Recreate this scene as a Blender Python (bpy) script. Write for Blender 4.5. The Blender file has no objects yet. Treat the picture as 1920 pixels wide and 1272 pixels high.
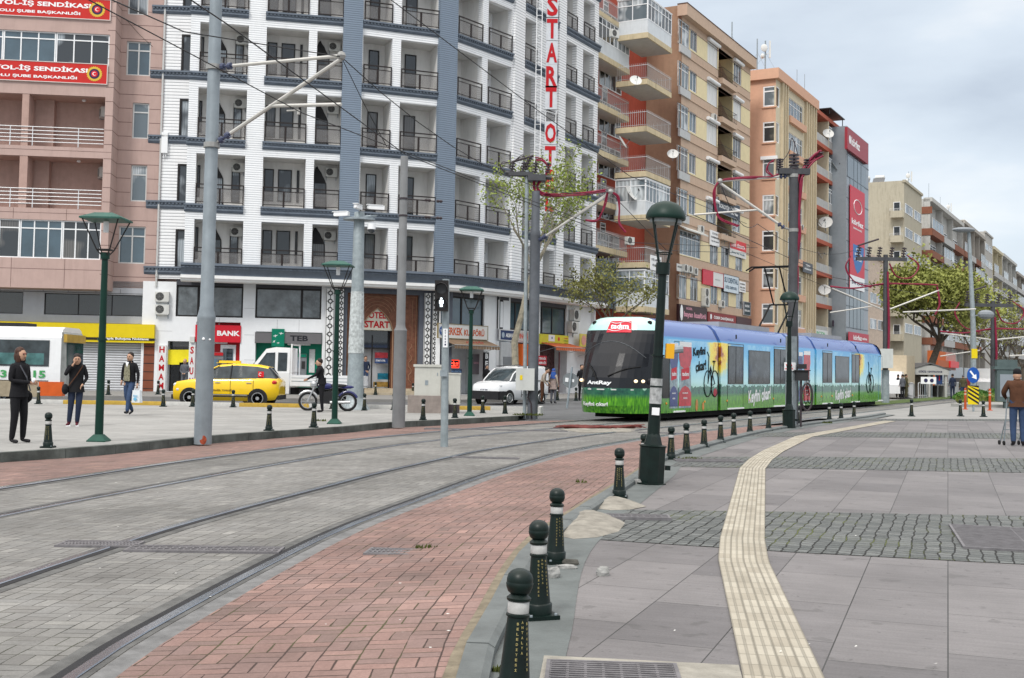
import bpy, math, random
from mathutils import Matrix, Vector, noise as mn
random.seed(7)
SC=bpy.context.scene; COL=SC.collection
R=math.radians
# ---------------------------------------------------------------- camera, sky, sun, exposure
F=2200.; H=1.43; TH=math.atan(107.6/2200); RO=.0175; PPY=586.4
cd=bpy.data.cameras.new('camera'); cam=bpy.data.objects.new('camera',cd); COL.objects.link(cam)
cd.sensor_width=36; cd.lens=36*F/1920; cd.shift_y=-(636-PPY)/1920; cd.clip_end=3000; cd.clip_start=.1
RM=Matrix.Rotation(math.pi/2+TH,3,'X')@Matrix.Rotation(RO,3,'Z')
cam.matrix_world=Matrix.Translation((0,0,H))@RM.to_4x4(); SC.camera=cam
SC.view_settings.view_transform='Standard'; SC.view_settings.look='None'; SC.view_settings.exposure=0.5; SC.view_settings.gamma=1
SUN_EL=R(48); SUN_AZ=R(200)
w=bpy.data.worlds.new('World'); SC.world=w; w.use_nodes=True
nt=w.node_tree; nt.nodes.clear()
def N(nt,t,**k):
    n=nt.nodes.new(t)
    for a,b in k.items():
        if a.startswith('i_'): n.inputs[int(a[2:])].default_value=b
        else: setattr(n,a,b)
    return n
def ramp(nt,stops,src=None,interp='LINEAR'):
    n=nt.nodes.new('ShaderNodeValToRGB'); cr=n.color_ramp; cr.interpolation=interp
    while len(cr.elements)<len(stops): cr.elements.new(.5)
    for e,(p,c) in zip(cr.elements,stops):
        e.position=p; e.color=(c[0],c[1],c[2],1) if hasattr(c,'__len__') else (c,c,c,1)
    if src is not None: nt.links.new(src,n.inputs[0])
    return n
def math_(nt,op,a,b=None,c=None):
    n=nt.nodes.new('ShaderNodeMath'); n.operation=op
    for i,x in enumerate((a,b,c)):
        if x is None: continue
        if hasattr(x,'is_output'): nt.links.new(x,n.inputs[i])
        else: n.inputs[i].default_value=x
    return n.outputs[0]
def mix_(nt,f,a,b,mode='MIX'):
    n=nt.nodes.new('ShaderNodeMix'); n.data_type='RGBA'; n.blend_type=mode; n.clamp_factor=True
    for i,x in ((0,f),(6,a),(7,b)):
        if hasattr(x,'is_output'): nt.links.new(x,n.inputs[i])
        elif i==0: n.inputs[0].default_value=x
        else: n.inputs[i].default_value=(x[0],x[1],x[2],1)
    return n.outputs[2]
sky=N(nt,'ShaderNodeTexSky',sky_type='NISHITA',sun_disc=False,sun_elevation=SUN_EL,sun_rotation=SUN_AZ,altitude=50)
tc=N(nt,'ShaderNodeTexCoord'); sx=N(nt,'ShaderNodeSeparateXYZ'); nt.links.new(tc.outputs['Generated'],sx.inputs[0])
mp=N(nt,'ShaderNodeMapping'); mp.inputs['Scale'].default_value=(2.2,2.2,6.5); mp.inputs['Location'].default_value=(.35,0,.2); nt.links.new(tc.outputs['Generated'],mp.inputs[0])
n1=N(nt,'ShaderNodeTexNoise'); n1.inputs['Scale'].default_value=1.6; n1.inputs['Detail'].default_value=7; n1.inputs['Roughness'].default_value=.52; nt.links.new(mp.outputs[0],n1.inputs['Vector'])
cl=ramp(nt,[(.30,(.43,.48,.545)),(.44,(.52,.575,.635)),(.55,(.57,.625,.68)),(.68,(.69,.715,.735))],n1.outputs[0])
zen=math_(nt,'MULTIPLY',math_(nt,'MAXIMUM',math_(nt,'SUBTRACT',sx.outputs[2],.30),0),.95)
zv=N(nt,'ShaderNodeVectorMath',operation='SCALE'); zv.inputs[0].default_value=(2.3,2.08,1.85); nt.links.new(zen,zv.inputs['Scale'])
cz=N(nt,'ShaderNodeVectorMath',operation='ADD'); nt.links.new(cl.outputs[0],cz.inputs[0]); nt.links.new(zv.outputs[0],cz.inputs[1])
sk=N(nt,'ShaderNodeVectorMath',operation='SCALE'); nt.links.new(sky.outputs[0],sk.inputs[0]); sk.inputs['Scale'].default_value=.1
bg=N(nt,'ShaderNodeBackground'); nt.links.new(mix_(nt,.86,sk.outputs[0],cz.outputs[0]),bg.inputs[0]); bg.inputs[1].default_value=1.0
ow=N(nt,'ShaderNodeOutputWorld'); nt.links.new(bg.outputs[0],ow.inputs[0])
sd=bpy.data.lights.new('sun','SUN'); sd.energy=1.5; sd.angle=R(12); sd.color=(1,.97,.92); so=bpy.data.objects.new('sun',sd); COL.objects.link(so)
so.rotation_euler=(R(90)-SUN_EL,0,R(-25)); so.location=(0,0,60)
# ---------------------------------------------------------------- pixel -> world (photo is 1920x1272)
def ray(u,v): return RM@Vector(((u-960)/F,-(v-PPY)/F,-1))
def G(u,v,z=0.):
    d=ray(u,v); t=(z-H)/d.z; return Vector((d.x*t,d.y*t,z))
def at(u,v,Y):
    d=ray(u,v); t=Y/d.y; return Vector((d.x*t,Y,H+d.z*t))
def hit(u,v,P,d):
    r=ray(u,v); nx,ny=d[1],-d[0]; t=(nx*P[0]+ny*P[1])/(nx*r.x+ny*r.y); return Vector((r.x*t,r.y*t,H+r.z*t))
# ---------------------------------------------------------------- mesh builder
I4=Matrix.Identity(4)
_tc={}
def text_geo(s,bold=False):
    k=s
    if k in _tc: return _tc[k]
    c=bpy.data.curves.new('t','FONT'); c.body=s; c.resolution_u=2; c.offset=.034; o=bpy.data.objects.new('t',c); COL.objects.link(o)
    bpy.context.view_layer.update(); dg=bpy.context.evaluated_depsgraph_get(); me=bpy.data.meshes.new_from_object(o.evaluated_get(dg))
    vs=[v.co.copy() for v in me.vertices]; fs=[tuple(p.vertices) for p in me.polygons]
    bpy.data.objects.remove(o); bpy.data.curves.remove(c); bpy.data.meshes.remove(me)
    if vs:
        x0=min(v.x for v in vs);x1=max(v.x for v in vs);y0=min(v.y for v in vs);y1=max(v.y for v in vs)
        vs=[Vector(((v.x-x0),(v.y-y0),0)) for v in vs]
    else: x0=x1=y0=y1=0
    _tc[k]=(vs,fs,x1-x0,y1-y0); return _tc[k]
class MB:
    def __init__(s,M=None): s.v=[];s.f=[];s.m=[];s.M=M or I4;s.uv=[]
    def add(s,vs,fs,mi=0,M=None):
        b=len(s.v); MM=s.M@M if M else s.M
        s.v+=[MM@Vector(p) for p in vs]
        fl=MM.determinant()<0
        for f in fs:
            f=tuple(b+i for i in f); s.f.append(f[::-1] if fl else f); s.m.append(mi)
        return s
    def box(s,x0,x1,y0,y1,z0,z1,mi=0,M=None):
        return s.add([(x0,y0,z0),(x1,y0,z0),(x1,y1,z0),(x0,y1,z0),(x0,y0,z1),(x1,y0,z1),(x1,y1,z1),(x0,y1,z1)],
            [(3,2,1,0),(4,5,6,7),(0,1,5,4),(1,2,6,5),(2,3,7,6),(3,0,4,7)],mi,M)
    def q(s,a,b,c,d,mi=0,M=None): return s.add([a,b,c,d],[(0,1,2,3)],mi,M)
    def tube(s,pts,r,n=8,mi=0,M=None,cap=True):
        pts=[Vector(p) for p in pts]; rs=r if hasattr(r,'__len__') else [r]*len(pts); vs=[];fs=[]
        up=None
        for i,p in enumerate(pts):
            t=(pts[min(i+1,len(pts)-1)]-pts[max(i-1,0)]).normalized()
            if up is None: up=Vector((0,0,1)) if abs(t.z)<.9 else Vector((1,0,0))
            a=t.cross(up); a=a.normalized() if a.length>1e-6 else Vector((1,0,0)); b=a.cross(t).normalized(); up=b
            for k in range(n):
                w=2*math.pi*k/n; vs.append(p+(a*math.cos(w)+b*math.sin(w))*rs[i])
        for i in range(len(pts)-1):
            for k in range(n): fs.append((i*n+k,i*n+(k+1)%n,(i+1)*n+(k+1)%n,(i+1)*n+k))
        if cap: fs.append(tuple(range(n))[::-1]); fs.append(tuple((len(pts)-1)*n+k for k in range(n)))
        return s.add(vs,[f[::-1] for f in fs],mi,M)
    def lathe(s,prof,n=16,mi=0,M=None,ph=0.,sx=1,sy=1,c=(0,0,0)):
        vs=[];fs=[]
        for r,z in prof:
            for k in range(n):
                w=2*math.pi*(k+ph)/n; vs.append((c[0]+r*math.cos(w)*sx,c[1]+r*math.sin(w)*sy,c[2]+z))
        for i in range(len(prof)-1):
            for k in range(n): fs.append((i*n+k,i*n+(k+1)%n,(i+1)*n+(k+1)%n,(i+1)*n+k))
        fs.append(tuple(range(n))[::-1]); fs.append(tuple((len(prof)-1)*n+k for k in range(n)))
        return s.add(vs,fs,mi,M)
    def ball(s,c,r,n=12,mi=0,M=None):
        r=(r,r,r) if not hasattr(r,'__len__') else r; m=max(4,n//2)
        return s.lathe([(max(1e-4,math.sin(math.pi*i/m))*1,-math.cos(math.pi*i/m)) for i in range(m+1)],n,mi,(M or I4)@Matrix.Translation(c)@Matrix.Diagonal((r[0],r[1],r[2],1)))
    def prism(s,poly,y0,y1,mi=0,M=None):   # poly in XZ, extruded along y
        n=len(poly); vs=[(x,y0,z) for x,z in poly]+[(x,y1,z) for x,z in poly]
        fs=[tuple(range(n)),tuple(range(2*n-1,n-1,-1))]+[(i,i+n,(i+1)%n+n,(i+1)%n) for i in range(n)]
        return s.add(vs,fs,mi,M)
    def slab(s,poly,z0,z1,mi=0,M=None):   # poly in XY (ccw), extruded up
        n=len(poly); vs=[(x,y,z0) for x,y in poly]+[(x,y,z1) for x,y in poly]
        fs=[tuple(range(n-1,-1,-1)),tuple(range(n,2*n))]+[(i,(i+1)%n,(i+1)%n+n,i+n) for i in range(n)]
        return s.add(vs,fs,mi,M)
    def text(s,t,x,z,h,w=None,y=0,mi=0,ex=0.,al='c',M=None,stretch=True):
        vs,fs,tw,th=text_geo(t)
        if not vs: return s
        kz=h/th; kx=kz if w is None or not stretch else w/tw
        W=tw*kx; ox=x-(W/2 if al=='c' else 0 if al=='l' else W); oz=z-h/2
        return s.add([(ox+p.x*kx,y,oz+p.y*kz) for p in vs],fs,mi,M)
    def build(s,name,mats,parent=None,smooth=False,loc=None):
        me=bpy.data.meshes.new(name); me.from_pydata([tuple(v) for v in s.v],[],s.f)
        for m in (mats if isinstance(mats,(list,tuple)) else [mats]): me.materials.append(m)
        if any(s.m): me.polygons.foreach_set('material_index',s.m)
        if smooth: 
            me.polygons.foreach_set('use_smooth',[True]*len(s.f))
            try: me.set_sharp_from_angle(angle=R(38))
            except Exception: pass
        me.update()
        o=bpy.data.objects.new(name,me); COL.objects.link(o); o.parent=parent
        if loc is not None: o.location=loc
        return o
def tag(o,label=None,cat=None,group=None,kind=None):
    if label: o['label']=label
    if cat: o['category']=cat
    if group: o['group']=group
    if kind: o['kind']=kind
    return o
def thing(name,label,cat,loc=(0,0,0),rz=0.,group=None,M=None):
    o=bpy.data.objects.new(name,None); COL.objects.link(o); o.empty_display_size=.2
    if M is not None: o.matrix_world=M
    else: o.location=loc; o.rotation_euler=(0,0,rz)
    return tag(o,label,cat,group)
KIDS={}
def copy_tree(o,parent=None):
    c=o.copy(); COL.objects.link(c)
    if parent is not None: c.parent=parent
    for ch in list(o.children): copy_tree(ch,c)
    return c
# facade frame: x along the wall, -y towards the street, z up
class Fr:
    def __init__(s,P0,P1=None,d=None,q=0.):
        P0=Vector(P0[:2]); d=Vector(d[:2]).normalized() if d is not None else (Vector(P1[:2])-P0).normalized()
        s.d=d; s.n=Vector((d.y,-d.x)); s.P=P0+s.n*q
        s.M=Matrix(((d.x,-s.n.x,0,s.P.x),(d.y,-s.n.y,0,s.P.y),(0,0,1,0),(0,0,0,1)))
        s.L=(Vector(P1[:2])-P0).length if P1 is not None else 0
    def at(s,u,v,q=0.):   # photo pixel -> (x,z) on the plane q metres in front of the wall
        P=s.P+s.n*q; h=hit(u,v,P,s.d); return ((h.x-P.x)*s.d.x+(h.y-P.y)*s.d.y,h.z)
    def x(s,u,v=300,q=0.): return s.at(u,v,q)[0]
def wall(mb,W0,W1,z0,z1,ops,y=0.,t=.25,mi=0,mr=None):
    """front sheet with rectangular openings (x0,x1,z0,z1) and their reveals going t deep"""
    xs=sorted({W0,W1}|{max(W0,min(W1,o[i])) for o in ops for i in (0,1)}); zs=sorted({z0,z1}|{max(z0,min(z1,o[i])) for o in ops for i in (2,3)})
    for j in range(len(zs)-1):
        i=0
        while i<len(xs)-1:
            def op(k): cx=(xs[k]+xs[k+1])/2; cz=(zs[j]+zs[j+1])/2; return any(o[0]<cx<o[1] and o[2]<cz<o[3] for o in ops)
            if op(i): i+=1; continue
            k=i
            while k+1<len(xs)-1 and not op(k+1): k+=1
            mb.q((xs[i],y,zs[j]),(xs[k+1],y,zs[j]),(xs[k+1],y,zs[j+1]),(xs[i],y,zs[j+1]),mi); i=k+1
    mr=mi if mr is None else mr
    for o in ops:
        a,b,c,d=o[:4]; T=o[4] if len(o)>4 else t
        mb.q((a,y,c),(b,y,c),(b,y+T,c),(a,y+T,c),mr); mb.q((a,y,d),(a,y+T,d),(b,y+T,d),(b,y,d),mr)
        mb.q((a,y,c),(a,y+T,c),(a,y+T,d),(a,y,d),mr); mb.q((b,y,c),(b,y,d),(b,y+T,d),(b,y+T,c),mr)
    return mb
# ---------------------------------------------------------------- materials
MC={}
def mat(name,col,rough=.7,metal=0.,var=.12,scale=3.,bump=.0,bscale=40.,emit=None,es=0.,spec=.22,dirt=0.,alpha=1.,coat=0.):
    if name in MC: return MC[name]
    m=bpy.data.materials.new(name); m.use_nodes=True; t=m.node_tree; b=t.nodes['Principled BSDF']
    b.inputs['Roughness'].default_value=rough; b.inputs['Metallic'].default_value=metal; b.inputs['Specular IOR Level'].default_value=spec
    if coat: b.inputs['Coat Weight'].default_value=coat; b.inputs['Coat Roughness'].default_value=.08
    if alpha<1: b.inputs['Alpha'].default_value=alpha
    b.inputs['Base Color'].default_value=(*col,1)
    co=N(t,'ShaderNodeTexCoord')
    if var>0:
        n=N(t,'ShaderNodeTexNoise'); n.inputs['Scale'].default_value=scale; n.inputs['Detail'].default_value=6; n.inputs['Roughness'].default_value=.62
        t.links.new(co.outputs['Object'],n.inputs['Vector'])
        lo=tuple(c*(1-var) for c in col); hi=tuple(min(1,c*(1+var)) for c in col)
        rc=ramp(t,[(.3,lo),(.7,hi)],n.outputs[0]); out=rc.outputs[0]
        if dirt>0:
            mpp=N(t,'ShaderNodeMapping'); mpp.inputs['Scale'].default_value=(2.5,2.5,.35); t.links.new(co.outputs['Object'],mpp.inputs[0])
            n2=N(t,'ShaderNodeTexNoise'); n2.inputs['Scale'].default_value=1.6; n2.inputs['Detail'].default_value=8; n2.inputs['Roughness'].default_value=.7; t.links.new(mpp.outputs[0],n2.inputs['Vector'])
            rr=ramp(t,[(.48,0.),(.72,1.)],n2.outputs[0]); out=mix_(t,math_(t,'MULTIPLY',rr.outputs[0],dirt),out,(col[0]*.45,col[1]*.43,col[2]*.4))
        t.links.new(out,b.inputs['Base Color'])
    if bump>0:
        n3=N(t,'ShaderNodeTexNoise'); n3.inputs['Scale'].default_value=bscale; n3.inputs['Detail'].default_value=4; t.links.new(co.outputs['Object'],n3.inputs['Vector'])
        bp=N(t,'ShaderNodeBump'); bp.inputs['Strength'].default_value=bump; bp.inputs['Distance'].default_value=.01; t.links.new(n3.outputs[0],bp.inputs['Height']); t.links.new(bp.outputs[0],b.inputs['Normal'])
    if emit: b.inputs['Emission Color'].default_value=(*emit,1); b.inputs['Emission Strength'].default_value=es
    MC[name]=m; return m
def nodes(m): return m.node_tree, m.node_tree.nodes['Principled BSDF']
def siding(name,col,groove,period,dirt=.15):
    m=mat(name,col,.6,var=.03,scale=.8,dirt=dirt); t,b=nodes(m)
    co=N(t,'ShaderNodeTexCoord'); s=N(t,'ShaderNodeSeparateXYZ'); t.links.new(co.outputs['Object'],s.inputs[0])
    fr=math_(t,'FRACT',math_(t,'DIVIDE',s.outputs[2],period))
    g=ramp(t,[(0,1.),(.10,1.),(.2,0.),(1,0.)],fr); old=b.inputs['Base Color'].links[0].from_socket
    t.links.new(mix_(t,g.outputs[0],old,groove),b.inputs['Base Color'])  # groove lines darkened in the colour, standing for the shade under each rib
    hh=ramp(t,[(0,0.),(.12,.15),(.3,.8),(.6,1.),(1,.9)],fr); bp=N(t,'ShaderNodeBump'); bp.inputs['Strength'].default_value=.7; bp.inputs['Distance'].default_value=.018
    t.links.new(hh.outputs[0],bp.inputs['Height']); t.links.new(bp.outputs[0],b.inputs['Normal']); return m
def curtain(name,col,dark=(.03,.035,.04),per=.13,rough=.08):
    """curtain folds seen through reflecting glass"""
    m=mat(name,col,rough,var=0,spec=.8); t,b=nodes(m); co=N(t,'ShaderNodeTexCoord')
    s=N(t,'ShaderNodeSeparateXYZ'); t.links.new(co.outputs['Object'],s.inputs[0])
    n=N(t,'ShaderNodeTexNoise'); n.inputs['Scale'].default_value=.9; t.links.new(co.outputs['Object'],n.inputs['Vector'])
    ww=math_(t,'SINE',math_(t,'ADD',math_(t,'MULTIPLY',math_(t,'ADD',s.outputs[0],s.outputs[1]),6.283/per),math_(t,'MULTIPLY',n.outputs[0],9.)))
    g=ramp(t,[(0,tuple(c*.62 for c in col)),(1,col)],math_(t,'MULTIPLY_ADD',ww,.5,.5))
    n2=N(t,'ShaderNodeTexNoise'); n2.inputs['Scale'].default_value=.55; t.links.new(co.outputs['Object'],n2.inputs['Vector'])
    r=ramp(t,[(.42,0.),(.5,1.)],n2.outputs[0]); t.links.new(mix_(t,r.outputs[0],g.outputs[0],dark),b.inputs['Base Color']); return m
white=mat('white_plaster',(.80,.81,.82),.75,var=.05,dirt=.12)
black=mat('black_metal',(.02,.018,.018),.45,var=.1)
dkglass=mat('dark_glass',(.02,.025,.03),.04,var=.3,scale=.5,spec=.9)
skyglass=mat('blue_glass',(.05,.085,.11),.05,var=.35,scale=.4,spec=1.)
curt=curtain('curtained_glass',(.36,.40,.43)); curt2=curtain('dark_curtained_glass',(.13,.125,.12)); curt3=curtain('pale_curtained_glass',(.58,.62,.64),(.12,.15,.17))
pvc=mat('white_frame',(.78,.79,.8),.4,var=.03)
galv=mat('galvanised_steel',(.27,.31,.335),.5,.25,var=.18,scale=5)
redp=mat('red_paint',(.62,.02,.025),.4,var=.05)
grnp=mat('green_paint',(.003,.028,.019),.4,var=.15,spec=.25)
# ================================================================ GROUND
def catmull(P,step=.5):
    out=[]; P=[Vector((p[0],p[1])) for p in P]; P=[P[0]*2-P[1]]+P+[P[-1]*2-P[-2]]
    for i in range(1,len(P)-2):
        a,b,c,d=P[i-1:i+3]; n=max(1,int((c-b).length/step))
        for k in range(n):
            t=k/n; out.append(.5*((2*b)+(c-a)*t+(2*a-5*b+4*c-d)*t*t+(3*b-a-3*c+d)*t**3))
    out.append(P[-2]); return out
def offset(C,o):   # + = left
    r=[]
    for i,p in enumerate(C):
        t=(C[min(i+1,len(C)-1)]-C[max(i-1,0)]).normalized(); r.append(p+Vector((-t.y,t.x))*o)
    return r
RB=catmull([(-2.05,-3),(-2.1,2.5),(-2.16,5.77),(-2.08,7.3),(-1.83,9.7),(-1.55,11.6),(-.87,14.85),(-.4,17.05),(.37,20.0),(1.04,22.3),(2.42,25.8),(4.0,29.2),(10.25,41.0),(18.5,56.4),(35,87.2),(90,190),(180,358)])
TD=Vector((.5128,.8585)); TC0=Vector((3.58,37.27))      # tram axis
RBs=[p for p in RB if p.y<31]; T2=[p for p in offset(RBs,4.2) if p.y<33]
T2=catmull([tuple(p) for p in T2[::4]]+[tuple(TC0+TD*k) for k in (0,6,14,30,60,110,220)])
RC,RD=offset(T2,-.7175),offset(T2,.7175)
def near(C,y):
    return min(C,key=lambda p:abs(p.y-y))
def strip(name,cols,m,kind='structure',uvs=1.,two=None):
    """cols: list of (curve, z or list); curves have equal numbers of points"""
    n=len(cols[0][0]); vs=[];uv=[];fs=[]; s=[0]
    C=cols[0][0]
    for i in range(1,n): s.append(s[-1]+(C[i]-C[i-1]).length)
    for j,(c,z) in enumerate(cols):
        for i,p in enumerate(c):
            vs.append((p.x,p.y,z)); uv.append((s[i],0 if j==0 else (p-C[i]).length))
    for j in range(len(cols)-1):
        for i in range(n-1): fs.append((j*n+i,(j+1)*n+i,(j+1)*n+i+1,j*n+i+1))
    me=bpy.data.meshes.new(name); me.from_pydata(vs,[],fs); me.materials.append(m)
    l=me.uv_layers.new(name='UVMap')
    for lp in me.loops: l.data[lp.index].uv=uv[lp.vertex_index]
    me.update()
    if me.polygons[0].normal.z<0: me.flip_normals()
    o=bpy.data.objects.new(name,me); COL.objects.link(o)
    if kind: o['kind']=kind
    return o
def resamp(pts,n):
    P=[Vector((p[0],p[1])) for p in pts]; L=[0]
    for i in range(1,len(P)): L.append(L[-1]+(P[i]-P[i-1]).length)
    out=[]
    for k in range(n):
        s=L[-1]*k/(n-1); i=max(j for j in range(len(L)) if L[j]<=s+1e-9); i=min(i,len(P)-2)
        out.append(P[i].lerp(P[i+1],(s-L[i])/max(1e-6,L[i+1]-L[i])))
    return out
def vec_src(t,kind,ang=0.,sc=(1,1,1),loc=(0,0,0)):
    co=N(t,'ShaderNodeTexCoord'); m=N(t,'ShaderNodeMapping'); m.inputs['Rotation'].default_value=(0,0,ang); m.inputs['Scale'].default_value=sc; m.inputs['Location'].default_value=loc
    t.links.new(co.outputs[kind],m.inputs[0]); return m.outputs[0]
def rs_src(t,ang,sc):
    a=vec_src(t,'Object',ang); m=N(t,'ShaderNodeMapping'); m.inputs['Scale'].default_value=sc; t.links.new(a,m.inputs[0]); return m.outputs[0]
def noise_(t,vec,sc,det=5,ro=.6):
    n=N(t,'ShaderNodeTexNoise'); n.inputs['Scale'].default_value=sc; n.inputs['Detail'].default_value=det; n.inputs['Roughness'].default_value=ro; t.links.new(vec,n.inputs['Vector']); return n.outputs[0]
def basket(t,vec,cell):
    """two-by-two basket weave: returns joint mask and a random value per brick"""
    nz=N(t,'ShaderNodeTexNoise'); nz.inputs['Scale'].default_value=2.3; nz.inputs['Detail'].default_value=3; t.links.new(vec,nz.inputs['Vector'])
    ad=N(t,'ShaderNodeVectorMath',operation='MULTIPLY_ADD'); t.links.new(nz.outputs['Color'],ad.inputs[0]); ad.inputs[1].default_value=(.035,.035,0); t.links.new(vec,ad.inputs[2])
    s=N(t,'ShaderNodeSeparateXYZ'); t.links.new(ad.outputs[0],s.inputs[0])
    x=math_(t,'DIVIDE',s.outputs[0],cell); y=math_(t,'DIVIDE',s.outputs[1],cell)
    fx,fy=math_(t,'FLOOR',x),math_(t,'FLOOR',y); u,v=math_(t,'FRACT',x),math_(t,'FRACT',y)
    par=math_(t,'PINGPONG',math_(t,'ADD',fx,fy),1.)
    h=math_(t,'ADD',math_(t,'MULTIPLY',par,u),math_(t,'MULTIPLY',math_(t,'SUBTRACT',1.,par),v))    # the split axis
    dm=math_(t,'ABSOLUTE',math_(t,'SUBTRACT',h,.5))
    du=math_(t,'SUBTRACT',.5,math_(t,'ABSOLUTE',math_(t,'SUBTRACT',u,.5))); dv=math_(t,'SUBTRACT',.5,math_(t,'ABSOLUTE',math_(t,'SUBTRACT',v,.5)))
    dist=math_(t,'MINIMUM',dm,math_(t,'MINIMUM',du,dv))
    cmb=N(t,'ShaderNodeCombineXYZ'); t.links.new(fx,cmb.inputs[0]); t.links.new(fy,cmb.inputs[1]); t.links.new(math_(t,'GREATER_THAN',h,.5),cmb.inputs[2])
    wn=N(t,'ShaderNodeTexWhiteNoise'); t.links.new(cmb.outputs[0],wn.inputs[0])
    return math_(t,'MULTIPLY',dist,cell),wn.outputs['Value'],dv
def paver_mat(name,cols,joint,moss,cell,jw=.006,rough=.8,jvar=.5,mossy=.5):
    m=mat(name,cols[0],rough,var=0); t,b=nodes(m); vec=vec_src(t,'UV'); d,rnd,dv=basket(t,vec,cell)
    base=ramp(t,[(0,cols[0]),(.35,cols[1]),(.7,cols[2]),(1,cols[3])],rnd).outputs[0]
    big=ramp(t,[(.3,.60),(.7,1.24)],noise_(t,vec,.5,8,.68)).outputs[0]
    base=mix_(t,1.,base,big,'MULTIPLY')
    fine=ramp(t,[(.25,.80),(.75,1.18)],noise_(t,vec,38.,5,.75)).outputs[0]; base=mix_(t,1.,base,fine,'MULTIPLY')
    spk=ramp(t,[(.70,0.),(.78,1.)],noise_(t,vec,9.,3)).outputs[0]; base=mix_(t,math_(t,'MULTIPLY',spk,.3),base,(.5,.48,.46))
    jn=noise_(t,vec,3.1,3); thr=math_(t,'MULTIPLY',ramp(t,[(.32,.25),(.62,1.25)],jn).outputs[0],jw)
    jm=math_(t,'SUBTRACT',1.,math_(t,'SMOOTH_MIN',1.,math_(t,'DIVIDE',d,thr),.1)); jm=math_(t,'MAXIMUM',math_(t,'MULTIPLY',jm,1.6),0.)
    jm=math_(t,'MINIMUM',jm,1.)
    mo=math_(t,'MULTIPLY',ramp(t,[(.50,0.),(.62,1.)],noise_(t,vec,1.3,4)).outputs[0],mossy)
    jc=mix_(t,mo,joint,moss)
    t.links.new(mix_(t,jm,base,jc),b.inputs['Base Color'])
    hh=math_(t,'ADD',math_(t,'SUBTRACT',1.,jm),math_(t,'MULTIPLY',noise_(t,vec,60.,3),.25))
    bp=N(t,'ShaderNodeBump'); bp.inputs['Strength'].default_value=.6; bp.inputs['Distance'].default_value=.008; t.links.new(math_(t,'ADD',hh,math_(t,'MULTIPLY',rnd,.25)),bp.inputs['Height']); t.links.new(bp.outputs[0],b.inputs['Normal'])
    return m
redbrick=paver_mat('red_clay_paving',[(.175,.122,.108),(.238,.150,.130),(.205,.140,.126),(.28,.178,.153)],(.05,.033,.028),(.075,.09,.02),.205,.0068)
greyblock=paver_mat('grey_block_paving',[(.158,.153,.145),(.198,.193,.183),(.178,.175,.168),(.232,.226,.212)],(.048,.047,.042),(.07,.08,.03),.205,.0055,mossy=.3)
# base ground
asph=mat('asphalt',(.115,.118,.122),.85,var=.22,scale=.9,bump=.4,bscale=60)
MB().q((-400,-60,-.20),(500,-60,-.20),(500,900,-.20),(-400,900,-.20)).build('ground',mat('dusty_ground',(.2,.2,.195),.9,var=.2,scale=.3))['kind']='structure'
MB().q((-120,36,-.16),(12.5,36,-.16),(12.5,72,-.16),(-120,72,-.16)).build('road',asph)['kind']='structure'
# grey track bed
n=len(T2)
RBr=[near(RB,p.y) for p in T2]
zt=-.10
bedL=resamp([p for p in offset(T2,.95)],260); bedR=resamp([p for p in offset([q for q in RB if q.y<=T2[-1].y+5],-.22)],260)
# parameterise both edges by y so that rows stay square
def byy(C,ys):
    C=sorted([(p.y,p.x) for p in C]); out=[]
    j=0
    for y in ys:
        while j<len(C)-2 and C[j+1][0]<y: j+=1
        a,b=C[j],C[j+1]; f=(y-a[0])/max(1e-6,b[0]-a[0]); out.append(Vector((a[1]+(b[1]-a[1])*f,y)))
    return out
ysA=[-3+.5*i for i in range(80)]+[37+2.*i for i in range(80)]
Bc=byy(RB,ysA)
strip('track_bed',[(byy(offset(RB,-.20),ysA),zt),(byy(offset(RB,2.5),ysA),zt),(byy(offset(T2,.93),ysA),zt)],greyblock)
# red strips
ysR=[-3+.5*i for i in range(76)]
KRo=[(-.22,-3),(-.24,2),(-.24,5.5),(-.14,6.9),(.17,9.9),(.88,13.1),(1.85,17.1)]+[tuple(G(u,v,-.02))[:2] for u,v in [(1240,855),(1340,826.7),(1400,812),(1465,800),(1548,789),(1615,781)]]+[(15.2,47.6)]
KR=catmull(KRo); kro=byy(KR,ysR); bo=byy(offset(RB,-.20),ysR)
strip('red_paving',[(bo,zt+.002),([a.lerp(b,.5) for a,b in zip(bo,kro)],-.06),(kro,-.015)],redbrick)
KLt=[(-9.2,14.0),(-8.6,16.5)]+[tuple(G(u,v,0))[:2] for u,v in [(0,849.6),(185.6,838),(365.5,820.6),(500,810.5),(640,801),(740,792),(833,787.7),(988,779.6)]]
KL=catmull(KLt); ysL=[14+.5*i for i in range(46)]
klo=byy(KL,ysL); dlo=byy(offset(T2,.93),ysL)
strip('red_paving',[(byy(offset(KL,-.01),ysL),-.15),(dlo,zt+.002)],redbrick)
# sand joint by the kerb
sand=mat('sand_mortar',(.17,.145,.105),.95,var=.3,scale=9,bump=.5)
strip('mortar_joint',[(byy(offset(KR,.06),ysR[:48]),-.012),(byy(offset(KR,-.01),ysR[:48]),-.008)],sand)
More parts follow.
